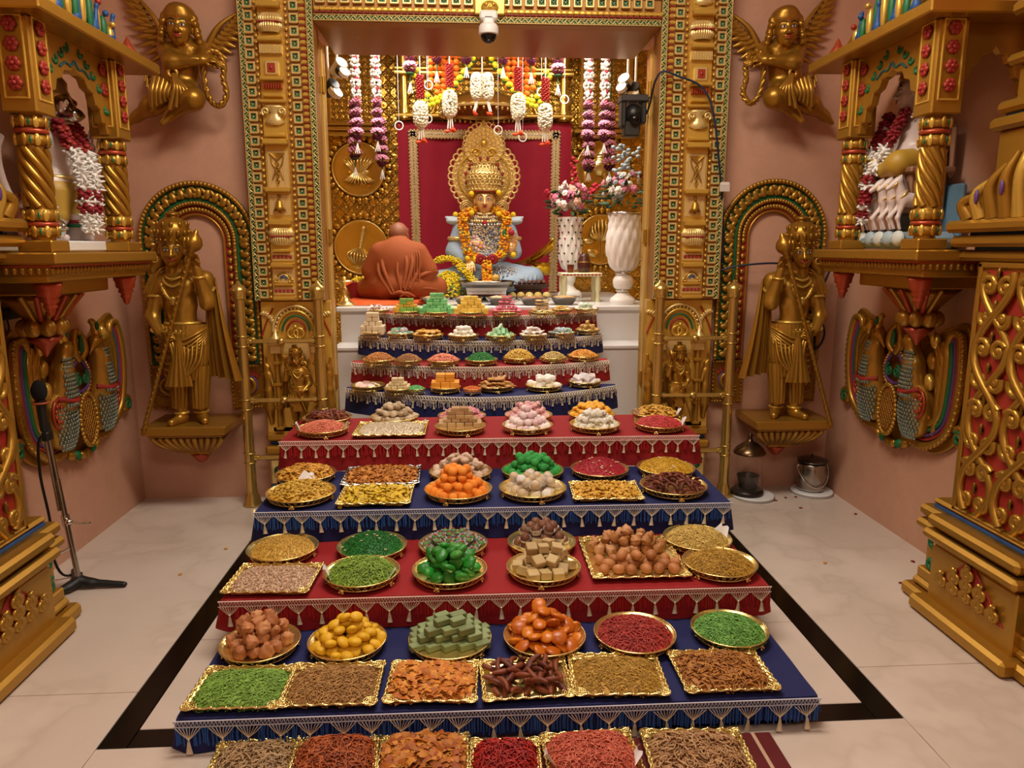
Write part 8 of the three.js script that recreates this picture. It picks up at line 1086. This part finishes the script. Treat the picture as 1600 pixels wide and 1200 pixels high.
  const j = thing('brown_jar', 'dark brown lidded jar on the painted stool', 'jar', [1.03, PY + 0.25, -6.55]); part('jar', lathe([[0, 0], [0.05, 0], [0.06, 0.05], [0.058, 0.1], [0.04, 0.14], [0.042, 0.16], [0, 0.162]], 20), col(0x4a2018, 0.35), j); part('band', torus(0.058, 0.004, [0, 0.09, 0], [PI / 2, 0, 0], 24, 4), M.gold, j);
  const k = thing('copper_cup', 'small copper cup on the painted stool', 'cup', [0.9, PY + 0.25, -6.47]); part('cup', lathe([[0, 0], [0.026, 0], [0.03, 0.07], [0.027, 0.07], [0.023, 0.005], [0, 0.005]], 18), mat(0x7c3a28, 0.3, 0.6), k);
}
// ---------------------------------------------------------------- hanging garlands and tassels
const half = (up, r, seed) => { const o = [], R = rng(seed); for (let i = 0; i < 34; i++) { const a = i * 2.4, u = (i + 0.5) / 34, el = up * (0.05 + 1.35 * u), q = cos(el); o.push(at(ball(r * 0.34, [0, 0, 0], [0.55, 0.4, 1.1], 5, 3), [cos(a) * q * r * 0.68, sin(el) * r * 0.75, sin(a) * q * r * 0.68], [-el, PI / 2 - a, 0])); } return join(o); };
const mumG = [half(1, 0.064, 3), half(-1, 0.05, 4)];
const puffG = (() => { const o = [], R = rng(5); for (let i = 0; i < 46; i++) { const a = rr(0, TAU, R), u = rr(-1, 1, R), q = sqrt(1 - u * u); o.push(ball(0.014, [cos(a) * q * 0.04, u * 0.042, sin(a) * q * 0.04], 1, 5, 3)); } return join(o); })();
function longGarland(x, z, y0, y1, label, white = 4, group = 'long flower garlands') {
  const o = thing('hanging_garland', label, 'garland', [x, 0, z], 0, group), n = Math.round((y0 - y1) / 0.085);
  part('string', cyl(0.006, 0.006, 3.6 - y1, 5, [0, (3.6 + y1) / 2, 0]), col(0x2c5a2c, 0.8), o);
  for (let i = 0; i < n; i++) { const y = y0 - i * 0.085; if (i < white) { part('white_flower', puffG, col(0xe6dcd0, 0.75), o, [0, y, 0], [0, i, 0]); part('red_bud', ball(0.022, [0.01, -0.05, 0.02], 1, 6, 4), col(0x8c1c2c, 0.7), o, [0, y, 0]); continue; }
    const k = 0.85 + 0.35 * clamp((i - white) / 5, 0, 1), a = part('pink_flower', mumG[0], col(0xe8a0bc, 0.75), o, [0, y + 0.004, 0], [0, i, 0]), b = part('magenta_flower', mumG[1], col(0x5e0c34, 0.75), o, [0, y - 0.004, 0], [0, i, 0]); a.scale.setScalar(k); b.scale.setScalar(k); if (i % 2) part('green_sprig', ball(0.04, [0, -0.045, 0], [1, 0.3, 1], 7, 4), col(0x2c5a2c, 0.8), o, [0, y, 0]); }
  part('end_threads', join([-1, 0, 1].map((k) => sweep([[0, y1, 0], [k * 0.02, y1 - 0.09, 0.01]], 0.005, 4))), M.white, o);
}
longGarland(-0.965, -6.9, 3.4, 2.47, 'outer long pink and white garland left of the crimson backdrop', 7); longGarland(-0.785, -6.9, 3.4, 2.49, 'inner long pink and white garland left of the crimson backdrop', 7); longGarland(1.1, -6.9, 3.4, 2.47, 'inner long pink and white garland right of the crimson backdrop', 7); longGarland(1.25, -6.9, 3.4, 2.49, 'outer long pink and white garland right of the crimson backdrop', 7);
longGarland(-1.04, -7.25, 2.85, 2.3, 'thin magenta garland beside the lotus medallion', 0, 'thin garlands'); longGarland(-0.79, -7.25, 2.7, 2.28, 'thin magenta garland in front of the lotus medallion', 0, 'thin garlands'); longGarland(1.17, -7.25, 2.75, 2.28, 'thin magenta garland beside the water pot medallion', 0, 'thin garlands'); longGarland(1.37, -7.25, 2.85, 2.28, 'thin magenta garland in front of the water pot medallion', 0, 'thin garlands');
[[-0.465, 2.93, 'short pink garland at the left end of the marigold swag'], [-0.24, 3.02, 'short pink garland left of the orange strands'], [0.01, 3.06, 'short pink garland left of the centre tassel'], [0.32, 3.06, 'short pink garland right of the centre tassel'], [0.56, 3.02, 'short pink garland right of the orange strands'], [0.79, 2.93, 'short pink garland at the right end of the marigold swag']].forEach(([x, y, l]) => longGarland(x, -6.62, 3.3, y, l, 0, 'short pink garlands'));
function whiteTassel(x, y, red, label, two) {
  const o = thing('jasmine_tassel', label, 'tassel', [x, y, -6.5], 0, 'white jasmine tassels'), R = rng(fl(x * 999)); part('string', cyl(0.004, 0.004, 3.6 - y, 5, [0, (3.6 - y) / 2, 0]), M.white, o);
  const b = []; for (const dx of two ? [-0.045, 0.045] : [0]) for (let i = 0; i < 300; i++) { const a = rr(0, TAU, R), v = rr(-1, 1, R), r = (two ? 0.045 : 0.055) * sqrt(1 - pow(abs(v), 4)); b.push(ball(0.0125, [dx + cos(a) * r, -0.02 + v * 0.105, sin(a) * r], [1, 0.8, 1], 5, 3)); } stuff(part('jasmine_buds', join(b), col(0xe8e0c8, 0.75), o));
  if (red) part('red_flower_sleeve', join(Array.from({ length: 70 }, (_, i) => ball(0.014, [cos(i * 2.4) * 0.026, 0.11 + i * 0.0026, sin(i * 2.4) * 0.026], [1, 0.8, 1], 5, 3))), col(0x98180e, 0.8), o);
  part('threads', join((two ? [-0.05, -0.04, 0.04, 0.05] : [-0.014, 0, 0.014]).map((k) => sweep([[k * 0.8, -0.11, 0], [k * 1.5, -0.22, 0]], 0.006, 4))), M.white, o); for (const k of two ? [-0.06, 0.06] : [-0.025, 0.025]) part('orange_flower', lumpy(ball(0.026, [k, -0.235, 0], [1, 0.6, 1], 8, 5), 0.06, 2, 60), col(0xd84818, 0.8), o);
}
whiteTassel(-0.375, 2.67, true, 'white jasmine tassel at the left end'); whiteTassel(-0.13, 2.76, true, 'white jasmine tassel second from the left'); whiteTassel(0.14, 2.9, false, 'double white jasmine tassel in the centre', true); whiteTassel(0.44, 2.74, true, 'white jasmine tassel fourth from the left'); whiteTassel(0.67, 2.66, true, 'white jasmine tassel at the right end');
{
  const R = rng(97), o = thing('marigold_swag', 'swag of orange and yellow marigolds across the shrine top', 'garland', [0.145, 0, -6.72]);
  for (const k of [-1, 1]) { for (let i = 0; i < 5; i++) { const x = k * (0.22 + i * 0.055), len = 0.17 + 0.05 * (2.5 - abs(i - 2)); for (let q = 0; q < 9; q++) { const y = 3.27 - q * 0.05; if (y < 3.07 - len + 0.02) break; part('orange_marigold', lumpy(ball(0.03, [0, 0, 0], [1, 0.8, 1], 8, 6), 0.05, 2, 60), col(0xe87818, 0.8), o, [x, y, 0]); } }
    for (let i = 0; i < 13; i++) { const t = i / 12, x = k * lerp(0.08, 0.55, t), y = 3.14 - 0.34 * sin(min(1, t * 1.25) * PI / 2) + (t > 0.8 ? (t - 0.8) * 1.2 : 0); for (let q = 0; q < 2; q++) part('yellow_marigold', ball(0.027, [0, 0, 0], [1, 0.85, 1], 8, 6), col(0xdcd828, 0.8), o, [x + q * k * 0.03, y - q * 0.045, 0.05]); part('green_leaf', ball(0.025, [0, 0, 0], [1.3, 0.5, 0.6], 6, 4), M.green, o, [x, y - 0.02, 0.03]); } }
  [[632, 200], [677, 142], [675, 190], [780, 205], [817, 215], [845, 150], [880, 160]].forEach(([px, py], i) => { const x = 0.145 + (px - 757) * 0.0057, y = 2.86 - (py - 150) * 0.0057, g = thing('ring_pendant', ['small white ring pendant at the left corner of the backdrop', 'small white ring pendant beside the left marigold swag', 'small white ring pendant on the left top edge of the backdrop', 'small white ring pendant just right of the halo tip', 'lowest small white ring pendant, right of the halo', 'small white ring pendant beside the right marigold swag', 'rightmost small white ring pendant'][i], 'pendant', [x, y, -6.6], 0, 'ring pendants'); part('ring', torus(0.034, 0.0055, [0, 0, 0], [0, 0, 0], 22, 5), M.white, g); part('red_drop', ball(0.009, [0, 0, 0], [0.7, 1.5, 0.7], 6, 4), M.red, g); part('thread', cyl(0.0015, 0.0015, 3.6 - y - 0.034, 4, [0, (3.6 - y + 0.034) / 2, 0]), M.white, g); });
}
// spotlights fixed beside the doorway inside the shrine (switched-off heads)
for (const [x, y, ry, l] of [[-0.93, 2.84, 0.7, 'upper white spotlight head at the left inside the doorway'], [-1.0, 2.7, 0.9, 'lower black spotlight head at the left inside the doorway'], [1.21, 2.76, -0.7, 'white spotlight head at the right inside the doorway'], [1.27, 2.7, -0.5, 'lower black spotlight head at the right inside the doorway']]) { const o = thing('spot_lamp', l, 'spotlight', [x, y, -5.75], ry, 'spotlight heads'); const low = l.startsWith('lower'); part('head', at(cyl(0.045, 0.045, 0.11, 16), [0, 0, 0.02], [1.0, 0, 0]), low ? M.black : M.white, o); part('band', at(cyl(0.047, 0.047, 0.04, 16), [0, -0.03, 0.065], [1.0, 0, 0]), low ? M.white : M.black, o); part('lens', at(cyl(0.04, 0.04, 0.03, 16), [0, -0.045, 0.09], [1.0, 0, 0]), M.white, o); part('stem', cyl(0.01, 0.01, 3.61 - y - 0.03, 8, [0, (3.61 - y) / 2 + 0.015, 0]), M.white, o); }
// ---------------------------------------------------------------- brass railings
for (const [s, x0, x1, label] of [[-1, -1.33, -0.88, 'brass railing with two posts before the left door column'], [1, 1.61, 1.16, 'brass railing with two posts before the right door column']]) {
  const o = thing('brass_railing', label, 'railing', [0, 0, -4.4], 0, 'brass railings');
  for (const x of [x0, x1]) {
    const p = part('post', join([lathe([[0, 0], [0.058, 0], [0.058, 0.012], [0.05, 0.02], [0.045, 0.05], [0.034, 0.075], [0.03, 0.1], [0.029, 1.26], [0, 1.26]], 18)]), M.brassRail, o, [x, 0, 0]);
    for (const y of [0.27, 0.33, 0.6, 0.66, 0.98, 1.04]) part('collar', torus(0.031, 0.0055, [0, y, 0], [PI / 2, 0, 0], 18, 5), M.brassRail, p);
    part('finial', lathe([[0.03, 1.255], [0.04, 1.265], [0.04, 1.29], [0.046, 1.3], [0.048, 1.315], [0.034, 1.335], [0.012, 1.35], [0.01, 1.36], [0, 1.366]], 18), M.brassRail, p);
  }
  for (const y of [0.30, 0.655, 1.01]) { const w = abs(x1 - x0), r = part('rail', join([cyl(0.013, 0.013, w, 10, [0, 0, 0], [0, 0, PI / 2])]), M.brassRail, o, [(x0 + x1) / 2, y, 0]); part('rail_knob', ball(0.024, [0, 0, 0], [1.1, 1, 1], 12, 8), M.brassRail, r); for (const k of [-1, 1]) part('ferrule', cyl(0.019, 0.019, 0.02, 10, [k * (w / 2 - 0.04), 0, 0], [0, 0, PI / 2]), M.brassRail, r); }
}
// ---------------------------------------------------------------- microphone on stand
{
  const o = thing('microphone_stand', 'chrome and black microphone stand by the left pilaster', 'stand', [-1.81, 0, -3.3]); o.scale.y = 0.85;
  for (const a of [0.35, 2.5, 4.5]) part('foot', at(blob([['c', [0, 0.045, 0], [0.05, 0.03, 0], 0.03, 0.022], ['c', [0.05, 0.03, 0], [0.2, 0.016, 0], 0.022, 0.015]], 0.008, 0.02), [0, 0, 0], [0, a - 0.35, 0]), M.black, o);
  part('lower_tube', sweep([[0, 0.04, 0], [-0.045, 0.62, 0]], 0.012, 10), M.steel, o); part('clutch', sweep([[-0.024, 0.36, 0], [-0.03, 0.42, 0]], 0.018, 10), M.chrome, o);
  part('clutch_lever', join([ball(0.017, [-0.005, 0.39, 0.02], 1, 8, 6), sweep(curve([[0, 0.39, 0.02], [0.05, 0.385, 0.03], [0.1, 0.39, 0.04]], 8), 0.006, 6)]), M.chrome, o);
  part('upper_tube', sweep([[-0.03, 0.42, 0], [-0.062, 0.86, 0]], 0.009, 8), M.steel, o); part('side_tube', sweep([[-0.045, 0.45, 0.012], [-0.07, 0.86, 0.012]], 0.007, 8), M.steel, o); part('thumb_screw', sweep([[-0.012, 0.24, 0.0], [-0.09, 0.2, 0.05]], 0.007, 6), M.chrome, o); part('clip', join([sweep([[-0.06, 0.84, 0], [-0.068, 0.93, 0.005]], 0.02, 8), cbox(0.03, 0.05, 0.05, 0.006, [-0.06, 0.86, 0.01])]), M.black, o);
  const m = thing('microphone', 'black microphone with foam head in its stand clip', 'microphone', [-1.877, 0.735, -3.285]); part('handle', sweep([[0, 0.02, 0.0], [-0.002, 0.16, 0]], (t) => lerp(0.015, 0.021, t), 10), M.black, m); part('foam_head', lumpy(ball(0.036, [-0.003, 0.2, 0], [0.9, 1.35, 0.9], 14, 10), 0.01, 2, 80), mat(0x0b0b0b, 0.95), m); part('orange_ring', torus(0.032, 0.005, [-0.002, 0.148, 0], [PI / 2, 0, 0], 20, 5), col(0xb0542a, 0.5), m);
  solo('microphone_cable', 'black cable hanging from the microphone to the floor', 'cable', sweep(curve([[-1.877, 0.745, -3.3], [-1.93, 0.7, -3.33], [-1.95, 0.55, -3.34], [-1.93, 0.3, -3.34], [-1.95, 0.15, -3.36], [-1.93, 0.02, -3.4], [-1.88, 0.008, -3.45], [-1.86, 0.008, -3.36]], 40), 0.006, 6), M.black);
  const b = thing('power_adapter', 'black adapter with plug hanging on the left wall', 'adapter', [XL + 0.003, 1.267, -3.36]); part('case', cbox(0.04, 0.05, 0.16, 0.008, [0.02, 0, 0]), M.black, b); part('plug', cbox(0.035, 0.04, 0.05, 0.006, [0.02, 0, -0.1]), M.black, b);
  solo('wall_cable', 'thin dark cable running down the left wall', 'cable', sweep(curve([[XL + 0.01, 1.38, -3.3], [XL + 0.01, 1.33, -3.33], [XL + 0.008, 1.29, -3.35], [XL + 0.01, 1.2, -3.38], [XL + 0.01, 1.1, -3.3]], 24), 0.004, 5), M.black);
  const sb = thing('wall_clip', 'small black bracket above the wall cable on the left wall', 'bracket', [XL + 0.001, 1.62, -3.36]); part('plate', cbox(0.02, 0.035, 0.14, 0.004, [0.01, 0, 0]), M.black, sb); part('knob', ball(0.012, [0.022, 0, -0.04], 1, 7, 5), M.black, sb);
}
// ---------------------------------------------------------------- bell jar and steel pot
{
  const disc = (x, z, l) => { const o = thing('marble_disc', l, 'disc', [x, 0, z], 0, 'marble discs'); part('slab', lathe([[0, 0], [0.125, 0], [0.13, 0.006], [0.13, 0.018], [0.124, 0.023], [0, 0.023]], 32), M.marbleWhite, o); part('rim', torus(0.129, 0.004, [0, 0.012, 0], [PI / 2, 0, 0], 32, 4), mat(0x8f8a84, 0.5), o); };
  disc(1.79, -4.36, 'round marble slab under the glass lantern'); disc(2.2, -4.42, 'round marble slab under the steel pot');
  const j = thing('glass_lantern', 'glass bell lantern with dark metal lid behind the right railing', 'lantern', [1.755, 0.0235, -4.37]);
  part('base', lathe([[0, 0], [0.1, 0], [0.1, 0.02], [0.085, 0.035], [0, 0.035]], 26), mat(0x3a332c, 0.35, 0.7), j); part('glass', lathe([[0.084, 0.03], [0.086, 0.12], [0.086, 0.22], [0.082, 0.265]], 32), mat(0xffffff, 0.03, 0, { transmission: 1, thickness: 0, ior: 1.45 }), j);
  part('inner_cup', lathe([[0, 0.035], [0.05, 0.04], [0.07, 0.12], [0.066, 0.12], [0.045, 0.05], [0, 0.045]], 22), mat(0x4a443e, 0.4, 0.6), j); part('lid', lathe([[0.098, 0.262], [0.1, 0.27], [0.085, 0.295], [0.05, 0.325], [0.022, 0.34], [0.012, 0.36], [0.014, 0.38], [0, 0.395]], 26), mat(0x6a543c, 0.25, 0.9), j);
  const p = thing('steel_pot', 'lidded steel pot with wire handle in the right corner', 'pot', [2.19, 0.0235, -4.42]);
  part('body', lathe([[0, 0], [0.082, 0], [0.085, 0.02], [0.08, 0.05], [0.09, 0.07], [0.093, 0.11], [0.085, 0.15], [0.087, 0.165], [0.084, 0.19], [0, 0.19]], 30), M.steel, p); part('lid', lathe([[0.092, 0.188], [0.092, 0.2], [0.06, 0.212], [0.012, 0.216], [0.012, 0.232], [0, 0.236]], 28), mat(0x6a645e, 0.3, 0.9), p); part('wire_handle', sweep(Array.from({ length: 25 }, (_, i) => { const a = PI * i / 24; return [cos(a) * 0.1, 0.165 - sin(a) * 0.13, 0.06 * sin(a) + 0.035 * sin(a)]; }), 0.0035, 5), M.chrome, p); for (const k of [-1, 1]) part('lug', ball(0.01, [k * 0.09, 0.165, 0], 1, 7, 5), M.chrome, p);
}
// petals fallen on the floor
{
  const pg = lumpy(at(new THREE.SphereGeometry(1, 7, 4), [0, 0, 0], [0, 0, 0], [0.014, 0.003, 0.009]), 0.2, 3, 200);
  [[1.905, -4.28, 0], [1.99, -4.33, 0], [2.06, -4.34, 0], [2.0, -4.14, 0], [2.28, -4.02, 0], [2.22, -3.35, 0], [2.02, -3.12, 0], [1.77, -3.36, 1], [-1.4, -3.42, 1], [-1.28, -3.72, 1]].forEach(([x, z, y], i) => solo('fallen_petal', y ? (x < 0 ? (z < -3.6 ? 'yellow petal on the floor near the left railing' : 'orange petal on the floor near the microphone stand') : 'yellow petal on the floor near the right pilaster') : i < 5 ? 'dark red petal on the floor near the steel pot' : i === 5 ? 'dark red petal on the floor beside the right wall' : 'dark red petal on the floor before the right pilaster', 'petal', pg, y ? col(0xc98a2c, 0.7) : col(0x7c1018, 0.7), [x, 0.003, z], i, 'fallen petals'));
}
// ---------------------------------------------------------------- cameras and cable
{
  const o = thing('dome_camera', 'white dome security camera under the middle of the lintel', 'camera', [0.132, 2.76, -4.39]);
  part('mount', join([cbox(0.1, 0.05, 0.07, 0.01, [0, 0.06, -0.01]), cbox(0.06, 0.06, 0.05, 0.01, [0, 0.03, 0])]), M.white, o); part('housing', lathe([[0, 0.02], [0.045, 0.015], [0.055, 0], [0.056, -0.035], [0.05, -0.042], [0, -0.04]], 26), M.white, o); part('dome', at(new THREE.SphereGeometry(0.045, 22, 12, 0, TAU, PI / 2, PI / 2), [0, -0.04, 0]), mat(0x0c0c0e, 0.06), o); part('lens', ball(0.014, [0, -0.075, 0.018], 1, 10, 7), mat(0x2a2a30, 0.1), o);
  const p = thing('video_camera', 'dark grey swivel video camera on the right door jamb', 'camera', [1.03, 2.39, -4.72]);
  part('mount_plate', cbox(0.17, 0.04, 0.13, 0.006, [0, 0.06, 0]), mat(0x3a3734, 0.5), p); for (const [w, h, x] of [[0.03, 0.15, -0.065], [0.03, 0.13, 0.06]]) part('yoke_arm', cbox(w, h, 0.1, 0.008, [x, 0.045 - h / 2, 0]), mat(0x26241f, 0.5), p); part('head', blob([['e', [0, -0.03, 0.01], [0.055, 0.065, 0.06]]], 0.006, 0.01), mat(0x1b1a18, 0.4), p); part('lens', join([at(cyl(0.03, 0.032, 0.04, 20), [0, -0.06, 0.06], [1.9, 0, 0]), ball(0.024, [0, -0.066, 0.078], [1, 1, 0.5], 12, 8)]), mat(0x060606, 0.08), p); part('cable_box', cbox(0.1, 0.09, 0.08, 0.008, [-0.01, -0.115, 0]), mat(0x26241f, 0.5), p); part('arm', join([cyl(0.012, 0.012, 0.1, 8, [0.09, 0.055, 0], [0, 0, PI / 2])]), M.steel, p);
  const cpts = [[1.1, 2.44, -4.7], [1.1, 2.36, -4.66], [1.095, 2.4, -4.55], [1.09, 2.5, -4.41], [1.12, 2.54, -4.385], [1.22, 2.51, -4.375], [1.33, 2.47, -4.375], [1.39, 2.4, -4.37], [1.43, 2.28, -4.37], [1.475, 2.08, -4.4], [1.51, 1.9, -4.43], [1.55, 1.73, -4.49], [1.56, 1.5, -4.49], [1.54, 1.42, -4.49], [1.62, 1.44, -4.46], [1.74, 1.455, -4.44], [1.88, 1.46, -4.46], [1.99, 1.45, -4.46], [2.07, 1.38, -4.48], [2.13, 1.27, -4.48], [2.2, 1.13, -4.49], [2.24, 1.02, -4.49], [2.2, 0.93, -4.49], [2.11, 0.905, -4.49], [2.05, 0.96, -4.49], [2.06, 1.08, -4.49], [2.13, 1.2, -4.46], [2.2, 1.33, -4.47], [2.24, 1.42, -4.48]];
  solo('blue_network_cable', 'dark blue cable from the video camera looping over the right niche', 'cable', sweep(curve(cpts, 160), 0.0065, 6), mat(0x16263f, 0.45));
  const tp = thing('tape_patch', 'clear tape patch holding the blue cable beside the right niche', 'tape', [1.525, 1.905, -4.41]); part('tape', cbox(0.06, 0.05, 0.004, 0.001), mat(0xcfc4b8, 0.4), tp); part('tape', cbox(0.05, 0.02, 0.005, 0.001, [0, 0.02, 0.001]), mat(0xe2dad0, 0.4), tp);
}
scene.traverse((o) => { if (o.isMesh) { o.castShadow = true; o.receiveShadow = true; } });
renderer.render(scene, camera);
